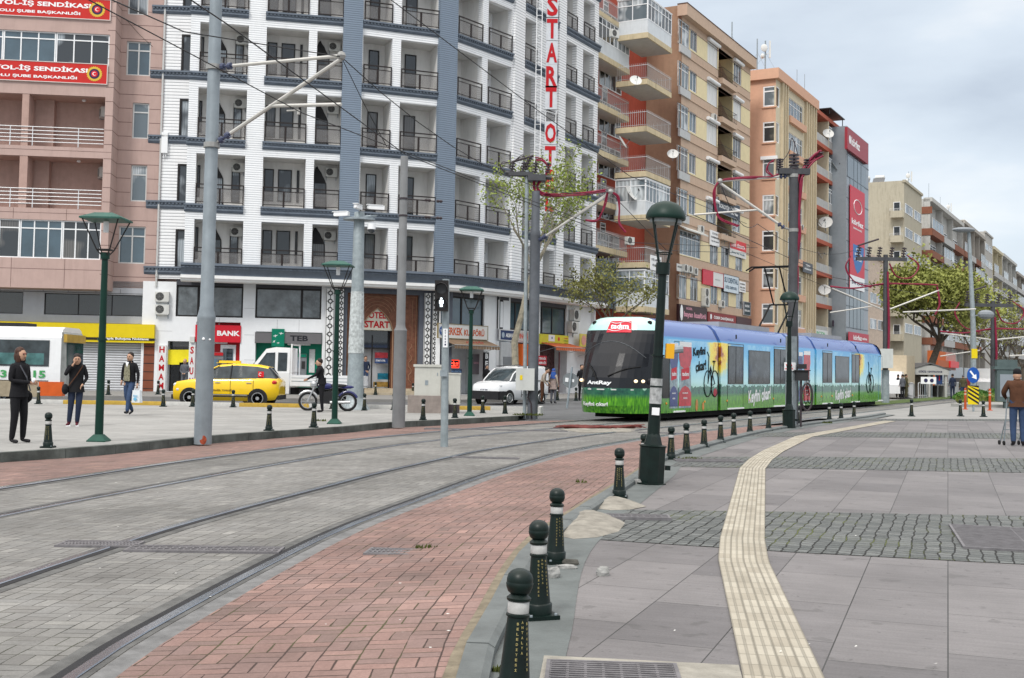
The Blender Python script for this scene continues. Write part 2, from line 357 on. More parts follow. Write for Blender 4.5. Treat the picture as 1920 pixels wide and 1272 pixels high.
# rails
steel=mat('polished_steel',(.38,.40,.44),.22,.9,var=.1,scale=2); groove=mat('rail_groove',(.02,.02,.022),.7,var=.2); rubber=mat('rail_filler',(.10,.10,.097),.8,var=.35,scale=6,bump=.5)
def rail(C,side):
    C=[p for p in C if p.y<150]
    for nm,a,b,z,mm in (('rail_filler',-.13,.13,.003,rubber),('rail_groove',-.012*side-.028,-.012*side+.028,.006,groove)):
        strip(nm,[(offset(C,a),zt+z),(offset(C,b),zt+z)],mm)
    o=side*.055
    s=strip('tram_rail',[(offset(C,o-.034),zt+.007),(offset(C,o-.03),zt+.013),(offset(C,o+.03),zt+.013),(offset(C,o+.034),zt+.007)],steel)
RBB=[p for p in RB]; rail(RB,-1); rail(offset(RB,1.435),1); rail(RC,-1); rail(RD,1)
conc=mat('pale_concrete',(.28,.28,.265),.85,var=.16,scale=2.2,bump=.3,dirt=.35)
strip('concrete_edge',[(offset([p for p in RB if p.y<60],-.30),zt+.005),(offset([p for p in RB if p.y<60],-.14),zt+.004)],mat('edge_concrete',(.15,.15,.15),.85,var=.3,scale=7,bump=.5))
# ---- right plaza
ZP=-.07
slabm=mat('granite_slab_paving',(.33,.32,.325),.62,var=0); t,b=nodes(slabm); vec=vec_src(t,'Object',R(-69.6+0)); 
bt=N(t,'ShaderNodeTexBrick',offset=.37,squash=1.); t.links.new(vec,bt.inputs['Vector'])
for k,v_ in (('Scale',1.),('Brick Width',1.15),('Row Height',.6),('Mortar Size',.0042),('Mortar Smooth',.2),('Bias',0.)): bt.inputs[k].default_value=v_
bt.inputs['Color1'].default_value=(.128,.121,.123,1); bt.inputs['Color2'].default_value=(.18,.17,.17,1); bt.inputs['Mortar'].default_value=(.035,.035,.033,1)
v3=rs_src(t,R(-69.6),(14,.6,1))
st=ramp(t,[(.3,.86),(.7,1.1)],noise_(t,v3,2.,6,.7)).outputs[0]; bl=ramp(t,[(.28,.76),(.72,1.18)],noise_(t,vec,.7,8,.68)).outputs[0]; fn=ramp(t,[(.3,.9),(.7,1.08)],noise_(t,vec,70.,3)).outputs[0]
c=mix_(t,1.,mix_(t,1.,mix_(t,1.,bt.outputs[0],st,'MULTIPLY'),bl,'MULTIPLY'),fn,'MULTIPLY'); 
c=mix_(t,math_(t,'MULTIPLY',ramp(t,[(.66,0.),(.70,1.)],noise_(t,vec,5.5,3,.4)).outputs[0],.35),c,(.06,.058,.055)); c=mix_(t,math_(t,'MULTIPLY',ramp(t,[(.72,0.),(.75,1.)],noise_(t,vec_src(t,'Object',.3),19.,2,.4)).outputs[0],.5),c,(.05,.048,.045))
# hairline saw joints across the slabs
b2=N(t,'ShaderNodeTexBrick',offset=.2); t.links.new(vec,b2.inputs['Vector']); 
for k,v_ in (('Scale',1.),('Brick Width',.5),('Row Height',.6),('Mortar Size',.0022),('Mortar Smooth',.3)): b2.inputs[k].default_value=v_
c=mix_(t,math_(t,'MULTIPLY',math_(t,'MULTIPLY',b2.outputs['Fac'],.6),ramp(t,[(.42,0.),(.58,1.)],noise_(t,vec,1.1,2)).outputs[0]),c,(.08,.08,.08))
t.links.new(c,b.inputs['Base Color']); bp=N(t,'ShaderNodeBump'); bp.inputs['Strength'].default_value=.35; bp.inputs['Distance'].default_value=.004
t.links.new(math_(t,'ADD',math_(t,'MULTIPLY',math_(t,'SUBTRACT',1.,bt.outputs['Fac']),1.),math_(t,'MULTIPLY',noise_(t,v3,9.,4),.5)),bp.inputs['Height']); t.links.new(bp.outputs[0],b.inputs['Normal'])
ysP=[-3+.5*i for i in range(91)]
krp=byy(KR,ysP)
kin=byy(offset(KR,-.14),ysP)
strip('plaza_paving',[(kin,ZP),([Vector((70,p.y)) for p in kin],ZP)],slabm)
# far crossing area (pale concrete) and far plaza
strip('crossing',[([near(offset(RB,-.2),y) for y in (41.5,50,60,75,100,140,200)],ZP-.022),([Vector((90,y)) for y in (41.5,50,60,75,100,140,200)],ZP-.022)],mat('crossing_paving',(.25,.247,.238),.85,var=.12,scale=.6,bump=.2,bscale=20))
# kerb (right): separate blocks of grey green stone
kst=mat('grey_green_kerbstone',(.125,.137,.136),.6,var=.2,scale=3,bump=.25,dirt=.3)
mb=MB(); C=[p for p in KR if -1<p.y<47]; ii=offset(C,-.15)
k=0
while k<len(C)-2:
    a,b_,c_,d=C[k],C[k+2],ii[k+2],ii[k]; g=.006; tt=(b_-a).normalized()*g; e=.035
    zt2=0.0+random.uniform(-.003,.003)
    P=[a+tt,b_-tt,c_-tt,d+tt]; nin=(d-a).normalized()*e
    mb.add([(P[0].x,P[0].y,-.2),(P[1].x,P[1].y,-.2),(P[2].x,P[2].y,-.2),(P[3].x,P[3].y,-.2),(P[0].x,P[0].y,zt2),(P[1].x,P[1].y,zt2),(P[2].x-nin.x,P[2].y-nin.y,zt2),(P[3].x-nin.x,P[3].y-nin.y,zt2),(P[2].x,P[2].y,zt2-.022),(P[3].x,P[3].y,zt2-.022)],
        [(0,1,5,4),(4,5,6,7),(7,6,8,9),(9,8,2,3),(0,4,7,9,3),(1,2,8,6,5)]); k+=2
mb.build('kerb',kst)['kind']='structure'
# slab row beside the kerb on which the bollards stand
strip('kerb_slabs',[(offset(C,-.152),ZP+.004),(offset(C,-.52),ZP+.004)],mat('green_slate_slab',(.115,.128,.126),.6,var=.2,scale=2.5,bump=.3,dirt=.3))
# left plaza
pale=mat('pale_plaza_paving',(.40,.405,.40),.8,var=0); t,b=nodes(pale); vec=vec_src(t,'Object',R(6))
bt=N(t,'ShaderNodeTexBrick',offset=.5); t.links.new(vec,bt.inputs['Vector'])
for k_,v_ in (('Scale',1.),('Brick Width',.8),('Row Height',.4),('Mortar Size',.006),('Mortar Smooth',.3)): bt.inputs[k_].default_value=v_
bt.inputs['Color1'].default_value=(.26,.258,.248,1); bt.inputs['Color2'].default_value=(.305,.302,.29,1); bt.inputs['Mortar'].default_value=(.17,.17,.165,1)
c=mix_(t,1.,mix_(t,1.,bt.outputs[0],ramp(t,[(.3,.85),(.7,1.1)],noise_(t,vec,.5,6)).outputs[0],'MULTIPLY'),ramp(t,[(.3,.88),(.7,1.1)],noise_(t,vec_src(t,'Object',0,(1,5,1)),3.,6,.7)).outputs[0],'MULTIPLY'); t.links.new(c,b.inputs['Base Color'])
far=[(1.0,37.6),(1.0,41.3),(-.6,41.4),(-8,40.6),(-14,40.3),(-40,39.5)]
pl=[(p.x,p.y) for p in offset(KL,.155)]+far[1:]+[(-40,14)]
MB().add([(x,y,0) for x,y in pl],[tuple(range(len(pl)))]).build('plaza_paving',pale)['kind']='structure'
mb=MB(); C=KL; ii=offset(C,.16); k=0
while k<len(C)-2:
    a,b_,c_,d=C[k],C[k+2],ii[k+2],ii[k]; tt=(b_-a).normalized()*.005; zz=.004+random.uniform(-.003,.004); P=[a+tt,b_-tt,c_-tt,d+tt]
    mb.add([(p.x,p.y,-.22) for p in P]+[(p.x,p.y,zz) for p in P],[(0,1,5,4),(1,2,6,5),(2,3,7,6),(3,0,4,7),(4,5,6,7)]); k+=2
mb.build('kerb',mat('weathered_green_kerbstone',(.085,.095,.088),.7,var=.5,scale=2.2,bump=.6,dirt=.4))['kind']='structure'
# yellow and white kerb at the far edge
ky=mat('yellow_kerb_paint',(.50,.33,.06),.7,var=.2,scale=4,dirt=.35); kw=mat('white_kerb_paint',(.55,.545,.52),.7,var=.15,scale=4,dirt=.35)
mb=MB(); edge=catmull([(-40,39.6),(-14,40.4),(-8,40.7),(-.7,41.5),(1.35,41.9),(1.75,42.4),(1.2,43.0)],.5); i2=offset(edge,.22); k=0; n_=0
flip=[0,0,1,1,1,1,0,0,0,1,1,1]
while k<len(edge)-1:
    j=min(k+3,len(edge)-1); P=[edge[k],edge[j],i2[j],i2[k]]
    mb.add([(p.x,p.y,-.2) for p in P]+[(p.x,p.y,.13) for p in P],[(0,1,5,4),(1,2,6,5),(2,3,7,6),(3,0,4,7),(4,5,6,7)],(n_//2)%2); k=j; n_+=1
mb.build('kerb',[ky,kw])['kind']='structure'
# far pavement in front of the shops
fe=[(-60,50.6),(-20,51.5),(-8,53.3),(-3,55.2),(1.5,59.3),(5.5,66.5),(11,76.5)]
pl=[(x,y) for x,y in fe]+[(25,104),(-10,104),(-60,80)]
MB().slab(pl,-.2,-.02).build('shop_pavement',mat('shop_pavement_paving',(.22,.215,.205),.8,var=.15,scale=1.2,bump=.2))['kind']='structure'
MB().slab([(11.1,76.4),(30,112),(85,213),(200,420),(190,430),(25,104)],-.2,-.02).build('shop_pavement',MC['shop_pavement_paving'])['kind']='structure'
# cobble bands
cob=mat('cobble',(.15,.165,.165),.7,var=0); t,b=nodes(cob); vec0=vec_src(t,'Object',R(-69.6))
nz=N(t,'ShaderNodeTexNoise'); nz.inputs['Scale'].default_value=3.; t.links.new(vec0,nz.inputs['Vector'])
ad=N(t,'ShaderNodeVectorMath',operation='MULTIPLY_ADD'); t.links.new(nz.outputs['Color'],ad.inputs[0]); ad.inputs[1].default_value=(.09,.09,0); t.links.new(vec0,ad.inputs[2]); vec=ad.outputs[0]
bt=N(t,'ShaderNodeTexBrick',offset=.5); t.links.new(vec,bt.inputs['Vector'])
for k_,v_ in (('Scale',1.),('Brick Width',.125),('Row Height',.115),('Mortar Size',.008),('Mortar Smooth',.5)): bt.inputs[k_].default_value=v_
bt.inputs['Color1'].default_value=(.085,.092,.09,1); bt.inputs['Color2'].default_value=(.14,.147,.143,1); bt.inputs['Mortar'].default_value=(.02,.02,.018,1)
mo=ramp(t,[(.52,0.),(.62,1.)],noise_(t,vec0,1.1,4)).outputs[0]; jc=mix_(t,mo,(.02,.02,.018),(.085,.10,.022))
c=mix_(t,bt.outputs['Fac'],mix_(t,1.,bt.outputs[0],ramp(t,[(.25,.7),(.75,1.3)],noise_(t,vec0,22.,5,.7)).outputs[0],'MULTIPLY'),jc); t.links.new(c,b.inputs['Base Color'])
bp=N(t,'ShaderNodeBump'); bp.inputs['Strength'].default_value=1.; bp.inputs['Distance'].default_value=.02; t.links.new(math_(t,'ADD',math_(t,'SUBTRACT',1.,bt.outputs['Fac']),math_(t,'MULTIPLY',noise_(t,vec0,30.,3),.6)),bp.inputs['Height']); t.links.new(bp.outputs[0],b.inputs['Normal'])
g=lambda u,v,z=ZP:tuple(G(u,v,z))[:2]
def flat(name,px,m,z,kind='structure'):
    pl=[g(u,v,z) for u,v in px]; o=MB().add([(x,y,z) for x,y in pl],[tuple(range(len(pl)))]).build(name,m)
    if o.data.polygons[0].normal.z<0: o.data.flip_normals()
    o['kind']=kind; return o
flat('cobble_band',[(1125,1012),(1280,1022),(1500,1036),(1920,1058),(2300,1078),(2300,974),(1920,967.7),(1500,960),(1176,956)],cob,ZP+.005)
flat('cobble_band',[(1255,875),(1500,878.5),(1920,886.7),(2300,895),(2300,864),(1920,860),(1500,856.5),(1290,857)],cob,ZP+.005)
flat('cobble_band',[(1400,818.5),(1619,820),(1896,823),(2300,829),(2300,816),(1896,812.5),(1619,810.5),(1440,811)],cob,ZP+.005)
flat('cobble_band',[(1560,789.5),(1896,789.5),(2300,791),(2300,787),(1896,786),(1600,785.8)],cob,ZP+.005)
# tactile path
tac=mat('tactile_paving',(.60,.56,.47),.8,var=0); t,b=nodes(tac); vec=vec_src(t,'UV'); s=N(t,'ShaderNodeSeparateXYZ'); t.links.new(vec,s.inputs[0])
bt=N(t,'ShaderNodeTexBrick',offset=.0); t.links.new(vec,bt.inputs['Vector'])
for k_,v_ in (('Scale',1.),('Brick Width',.22),('Row Height',.1),('Mortar Size',.004),('Mortar Smooth',.4)): bt.inputs[k_].default_value=v_
bt.inputs['Color1'].default_value=(.31,.28,.225,1); bt.inputs['Color2'].default_value=(.40,.37,.305,1); bt.inputs['Mortar'].default_value=(.16,.145,.115,1)
fx=math_(t,'ABSOLUTE',math_(t,'SUBTRACT',math_(t,'FRACT',math_(t,'DIVIDE',s.outputs[1],.05)),.5)); gro=ramp(t,[(.30,0.),(.42,1.)],fx).outputs[0]
c=mix_(t,math_(t,'MULTIPLY',gro,.55),bt.outputs[0],(.20,.185,.15)); c=mix_(t,1.,c,ramp(t,[(.3,.82),(.7,1.12)],noise_(t,vec,1.7,6,.7)).outputs[0],'MULTIPLY'); t.links.new(c,b.inputs['Base Color'])
bp=N(t,'ShaderNodeBump'); bp.inputs['Strength'].default_value=.8; bp.inputs['Distance'].default_value=.006; t.links.new(math_(t,'SUBTRACT',1.,math_(t,'MAXIMUM',gro,bt.outputs['Fac'])),bp.inputs['Height']); t.links.new(bp.outputs[0],b.inputs['Normal'])
TL=resamp([g(1415,1400)]+[g(*p) for p in [(1392.8,1272),(1346.4,1050.8),(1352,1000),(1387,878.6),(1400,865),(1491.5,818.7),(1657.8,789.7)]],90)
def perp(C,o): return offset(C,o)
TL2=resamp([g(1415,1400)]+[g(*p) for p in [(1392.8,1272),(1346.4,1050.8),(1350,1010),(1387,878.6),(1404,862),(1430,846),(1491.5,818.7),(1657.8,789.7)]],160); strip('tactile_path',[(TL2,ZP+.011),(offset(TL2,-.40),ZP+.011)],tac)
# concrete patches, grates
def patch(name,px,z,hgt,m,seed=1):
    pl=[Vector(G(u,v,z)) for u,v in px]; c=sum(pl,Vector())/len(pl); mb=MB(); n=len(pl); rings=7; vs=[];fs=[]
    for r in range(rings):
        f=1-r/rings
        for i,p in enumerate(pl):
            q=c.lerp(p,f); hh=hgt*(1-f**2.2)+mn.noise(q*4+Vector((seed,0,0)))*hgt*.7*(1-f)
            vs.append((q.x,q.y,z+.006+max(0,hh)))
    vs.append((c.x,c.y,z+hgt*1.05)); 
    for r in range(rings-1):
        for i in range(n): fs.append((r*n+i,r*n+(i+1)%n,(r+1)*n+(i+1)%n,(r+1)*n+i))
    for i in range(n): fs.append(((rings-1)*n+i,(rings-1)*n+(i+1)%n,rings*n))
    mb.add(vs,fs); o=mb.build(name,m,smooth=True); o['kind']='structure'; return o
cem=mat('rough_cement',(.235,.22,.19),.95,var=.3,scale=6,bump=.8,bscale=25,dirt=.3)
patch('cement_patch',[(1052,1007),(1075,1012),(1120,1009),(1160,998),(1172,982),(1150,968),(1118,960),(1090,957),(1060,962),(1045,985)],ZP,.07,cem)
patch('cement_patch',[(1112,946),(1120,955),(1145,958),(1180,957),(1212,951),(1195,944),(1165,937),(1130,934)],ZP,.06,cem,4)
grm=mat('cast_iron',(.17,.163,.17),.6,.3,var=.25,scale=9,dirt=.3)
flat('grate_surround',[(1006,1300),(1020,1229),(1385,1247),(1400,1300)],mat('grate_cement',(.28,.265,.23),.9,var=.25,scale=5,bump=.6,dirt=.4),ZP+.008)
def grate(name,label,P,ax,ay,W,Dp,z,nx=8,ny=10,diag=.25):
    t_=thing(name,label,'drain grate',(P[0],P[1],z),math.atan2(ax[1],ax[0])); 
    MB().box(0,W,0,Dp,-.03,.002).build('pit',mat('dark_pit',(.01,.01,.01),.9,var=0),t_)
    f=MB(); 
    for a in ((0,W,-.02,0),(0,W,Dp,Dp+.02),(-.02,0,-.02,Dp+.02),(W,W+.02,-.02,Dp+.02)): f.box(*a,-.03,.014)
    f.build('frame',grm,t_); g2=MB()
    for i in range(nx+1): x=W*i/nx; g2.box(x-.007,x+.007,.001,Dp-.001,-.01,.010)
    for j in range(ny):
        y=Dp*(j+.5)/ny
        g2.box(.001,W-.001,y-.004-Dp/ny*.12,y+Dp/ny*.16,.003,.013)
    g2.build('bars',grm,t_); return t_
a=G(1022,1245,ZP); grate('drain_grate','large cast iron grate set in a cement surround at the bottom edge of the plaza',(a.x,a.y-.48),(1,-.06),0,.62,.46,ZP+.012,7,11)
a=G(1810,1030,ZP); grate('drain_grate','wide dark grate beside the cobble band at the right edge of the plaza',(a.x,a.y),(.96,-.28),0,2.2,1.6,ZP+.012,4,24)
a=G(686,1041,-.08); grate('drain_grate','small sunken grate in the red brick paving',(a.x,a.y),(1,-.1),0,.43,.28,-.075,12,3)
a=G(1140,975,ZP); grate('drain_grate','narrow grate behind the cement patches by the kerb',(a.x,a.y),(1,-.02),0,.62,.25,ZP+.02,10,4)
a=G(1270,866,ZP); grate('drain_grate','faint grate in the second cobble band beside the bollards',(a.x,a.y),(1,0),0,1.1,.5,ZP+.012,5,4)
for (u,v,W,lab) in ((240,1033,1.22,'long slotted drain between the two near rails'),(112,1024,.62,'slotted drain left of the near track')):
    a=G(u,v,zt); grate('track_drain',lab,(a.x,a.y-.05),(1,.02),0,W,.26,zt+.004,22,3)
a=G(840,858,zt); grate('track_drain','thin slotted drain across the near track behind the signal post',(a.x+.1,a.y-.1),(1,-.08),0,1.1,.22,zt+.004,22,3)
a=G(790,804,zt); grate('track_drain','thin slotted drain across the far track',(a.x+.1,a.y-.1),(1,-.06),0,3.6,.22,zt+.004,40,3)
a=G(1175,811,zt); grate('track_drain','slotted drain across the near track in front of the tram',(a.x+.3,a.y-.2),(1,-.03),0,2.0,.22,zt+.004,30,3)
# stones
stm=mat('broken_stone',(.27,.27,.26),.9,var=.35,scale=12,bump=.9,bscale=30); stm2=mat('dark_stone',(.07,.068,.06),.9,var=.3,scale=12,bump=.9,bscale=30)
def stone(name,lab,u,v,w,d,h,m,rz=0.,seed=1,z=ZP):
    random.seed(seed); p=G(u,v,z); mb=MB(Matrix.Translation((p.x,p.y+d/2,z))@Matrix.Rotation(rz,4,'Z'))
    vs=[];n=9
    for zz,s in ((0,.96),(h*.45,1.),(h*.85,.9),(h,.7)):
        for k in range(n):
            a=2*math.pi*k/n; c,s_=math.cos(a),math.sin(a); q=.5/max(abs(c),abs(s_))*.8+.1
            vs.append((w*q*c*s*random.uniform(.86,1.1),d*q*s_*s*random.uniform(.86,1.1),zz*random.uniform(.85,1.08)))
    fs=[tuple(range(n-1,-1,-1)),tuple(range(3*n,4*n))]+[(i*n+k,i*n+(k+1)%n,(i+1)*n+(k+1)%n,(i+1)*n+k) for i in range(3) for k in range(n)]
    mb.add(vs,fs); o=mb.build(name,m); tag(o,lab,'stone')
stone('stone','squarish grey stone block against the base of the second bollard',1036,1086,.10,.1,.075,stm,.2,3)
stone('stone','flat pale broken stone behind the squarish stone block',1062,1068,.16,.07,.03,stm,-.2,5)
stone('stone','dark flat stone lying right of the third bollard',1070,1061,.13,.06,.045,stm2,-.1,8)
stone('stone','single grey stone lying alone on the slab paving',1131,1081,.10,.08,.06,stm,.1,11)
stone('stone','small grey stone at the foot of the leaning lamp post',1203,909,.2,.15,.07,stm,.1,15)
# litter and moss tufts
random.seed(3); mb=MB()
for i in range(40):
    u=random.uniform(850,1900); v=random.uniform(880,1260); p=G(u,v,ZP+.012); 
    if p.x<.5 and v>1000: continue
    s=random.uniform(.004,.010); a=random.uniform(0,3); z=ZP+.016
    mb.add([(p.x+s*math.cos(a+k*1.57)*(1+.5*(k%2)),p.y+s*math.sin(a+k*1.57),z+.002*k) for k in range(4)],[(0,1,2,3)])
for i in range(26):
    u=random.uniform(120,900); v=random.uniform(880,1250); p=G(u,v,zt+.01); s=random.uniform(.006,.014); a=random.uniform(0,3)
    mb.add([(p.x+s*math.cos(a+k*1.57),p.y+s*math.sin(a+k*1.57),-.005 if p.x>-1.2 else zt+.012) for k in range(4)],[(0,1,2,3)])
tag(mb.build('litter',mat('paper_scrap',(.6,.6,.57),.9,var=.2)),kind='stuff')
moss=mat('moss',(.07,.085,.02),.95,var=.4,scale=30); mb=MB()
for (u,v,z,r,n) in [(1215,897,ZP,.25,60),(1280,862,ZP,.35,120),(990,779,0,.5,160),(1543,794,ZP,.3,80),(130,757,-.0,.5,140),(935,1262,ZP,.05,25),(795,1030,-.07,.1,50),(1090,905,-.03,.10,14),(600,790,0,.2,20)]:
    c=G(u,v,z)
    for i in range(n):
        a=random.uniform(0,6.28); q=random.random()**.5*r; x,y=c.x+q*math.cos(a),c.y+q*math.sin(a)*.5; h=random.uniform(.012,.035)*(1+c.y/25); w_=h*.35; b=random.uniform(0,3.14)
        mb.add([(x-w_*math.cos(b),y-w_*math.sin(b),z),(x+w_*math.cos(b),y+w_*math.sin(b),z),(x+random.uniform(-h,h)*.5,y,z+h)],[(0,1,2)])
tag(mb.build('moss_tufts',moss),kind='stuff')
# rubble between the tracks
for lab,(u,v),sh in (('dark red plank of broken board lying flat between the tracks left of the other',(1090,805),0),('dark red curved strip of broken rubber lying between the tracks before the tram',(1147,804),1)):
    p=G(u,v,zt); mb=MB(Matrix.Translation((p.x,p.y,zt)))
    for k in range(5): mb.tube([(-.75+i*.25+.05*k,(k-2)*.07+.05*math.sin(i+k),.03+.05*abs(math.sin(i*.9+k))*(1 if sh==0 else (i/6)**2*2)) for i in range(7)],[.01,.04,.05,.05,.04,.03,.01],6)
    tag(mb.build('broken_plank',mat('dark_red_rubber',(.13,.035,.03),.7,var=.4,scale=8)),lab,'debris')
c=G(1120,806,zt); 
patch('cement_patch',[(1050,806),(1090,812),(1180,811),(1200,805),(1150,799),(1080,799)],zt,.03,cem,9)
# green strip between the far tracks, island
strip('grass_strip',[(offset([p for p in RB if 58<p.y<150],1.75),zt+.03),(offset([p for p in RB if 58<p.y<150],3.5),zt+.03)],mat('grass',(.075,.11,.035),.95,var=.35,scale=4,bump=.8,bscale=50))
c=G(1783,762,ZP); MB().slab([(c.x,c.y),(c.x+4.2,c.y-.6),(c.x+9.5,c.y-1.6),(c.x+22,c.y+22),(c.x+14,c.y+24)],-.2,.06).build('traffic_island',conc)['kind']='structure'
# ================================================================ HOTEL
hb=thing('hotel_building','white ribbed corner hotel with blue grey pilasters and dark balcony rails','building',(0,0,0))
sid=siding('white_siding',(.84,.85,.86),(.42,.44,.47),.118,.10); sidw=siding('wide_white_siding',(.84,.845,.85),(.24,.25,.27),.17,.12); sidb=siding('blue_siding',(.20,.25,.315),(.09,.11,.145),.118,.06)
corn=mat('slate_blue_cornice',(.13,.155,.19),.6,var=.15,scale=2); rail_m=mat('dark_brown_rail',(.025,.019,.018),.4,var=.1); smoke=mat('smoked_panel',(.20,.19,.185),.15,var=.1,scale=2,spec=.4,alpha=.32)
soff=mat('balcony_plaster',(.68,.67,.65),.85,var=.06,scale=.7,dirt=.25); soffs=mat('balcony_ceiling',(.62,.61,.59),.85,var=.08)
door_m=mat('dark_door_frame',(.02,.018,.018),.4,var=.1)
FL=[6.13,9.6,13.07,16.53,20.,23.47,26.93]; TOP=30.4; PIT=3.467
P=[(-17.05,60.6),(-9.35,62.32),(-8.35,62.6),(-4.35,64.22),(-3.4,64.85),(-.26,68.9),(5.6,79.2)]
S=[Fr(P[i],P[i+1]) for i in range(6)]
AC={}
acm=mat('ac_casing',(.60,.60,.57),.5,var=.08,dirt=.3); acd=mat('ac_fan_grille',(.03,.03,.03),.6,var=.1); acn=mat('ac_grille_wire',(.30,.30,.29),.5,var=.1)
def ac_unit(M,label,s=1.,group='air conditioners on the walls',dark=False):
    """outdoor unit, faces -y of M"""
    global AC
    M=M@Matrix.Diagonal((s,s,s,1))
    if 'src' not in AC:
        t_=thing('air_conditioner',label,'air conditioner',M=M,group=group); mb=MB(); mb.box(-.4,.4,-.3,0,-.28,.28); mb.box(-.37,.37,-.29,.02,-.32,-.28)
        mb.build('casing',acm,t_); f=MB(); f.tube([(-.12,-.303,0),(-.12,-.312,0)],.24,20); f.build('fan',acd,t_)
        g=MB(); 
        for k in range(4): 
            rr=.06+.055*k; g.tube([(-.12+rr*math.cos(a*.628),-.318,rr*math.sin(a*.628)) for a in range(11)],.006,4,cap=False)
        for k in range(8): g.tube([(-.12,-.318,0),(-.12+.24*math.cos(k*.785),-.318,.24*math.sin(k*.785))],.005,3)
        g.build('grille',acn,t_)
        b=MB(); b.box(-.35,-.31,-.28,.02,-.36,-.32); b.box(.31,.35,-.28,.02,-.36,-.32); b.box(-.35,-.31,-.02,.02,-.55,-.32); b.box(.31,.35,-.02,.02,-.55,-.32); b.build('bracket',galv,t_)
        AC['src']=t_; return t_
    t_=copy_tree(AC['src']); t_.matrix_world=M; t_['label']=label; t_['group']=group; return t_
def rail_hotel(fr,x0,x1,z,y=-.05):
    mb=MB(fr.M); h=1.02
    mb.box(x0,x1,y-.03,y+.03,z+h-.03,z+h+.03); mb.box(x0+.03,x1-.03,y-.015,y+.015,z+h-.22,z+h-.18); mb.box(x0+.03,x1-.03,y-.015,y+.015,z+.08,z+.12)
    for x in (x0+.03,x1-.03): mb.box(x-.03,x+.03,y-.025,y+.025,z,z+h-.03)
    xm=(x0+x1)/2
    if x1-x0>1.5: mb.box(xm-.05,xm+.05,y-.03,y+.03,z-.04,z+h-.18)
    o=mb.build('balcony_railing',rail_m,hb)
    p=MB(fr.M); p.box(x0+.07,x1-.07,y-.004,y+.004,z+.12,z+h-.22); p.build('panel',smoke,o)
# openings by bay: (segment, left px, right px, kind)
BAY=[(0,370,461.7,'arch_l'),(0,495.5,575.4,'three'),(0,590.9,640.6,'arch_r'),(2,677.8,732.8,'mid'),(2,749,820.4,'two'),(4,855,902,'a'),(4,912.5,957.5,'ac'),(5,980,1004,'a'),(5,1022,1043,'b'),(5,1058,1079.5,'ac'),(5,1091.5,1112.5,'b')]
zref=14.9
def xs_of(i,u): return S[i].at(u,230)[0]
ops=[[] for _ in S]; rows=[]
for (i,u0,u1,k) in BAY:
    x0,x1=xs_of(i,u0),xs_of(i,u1)
    for f,z in enumerate(FL):
        zz=z+(.20 if f else .35); zt_=z+PIT-.62
        ops[i].append((x0,x1,zz,zt_)); rows.append((i,x0,x1,zz,zt_,k,f))
for i in (0,2,4,5):
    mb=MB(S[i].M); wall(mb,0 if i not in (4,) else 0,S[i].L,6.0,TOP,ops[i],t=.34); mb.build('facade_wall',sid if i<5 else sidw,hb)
for i in (1,3):
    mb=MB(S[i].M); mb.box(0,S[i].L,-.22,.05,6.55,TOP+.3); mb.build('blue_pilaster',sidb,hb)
# forward pier between the two street groups
mb=MB(S[5].M); a=xs_of(5,960.5); mb.box(max(.0,a),xs_of(5,979),-.12,.02,6.6,TOP+.2); mb.box(xs_of(5,1043.8),xs_of(5,1057),-.12,.02,6.6,TOP+.2); mb.build('facade_pier',sidw,hb)
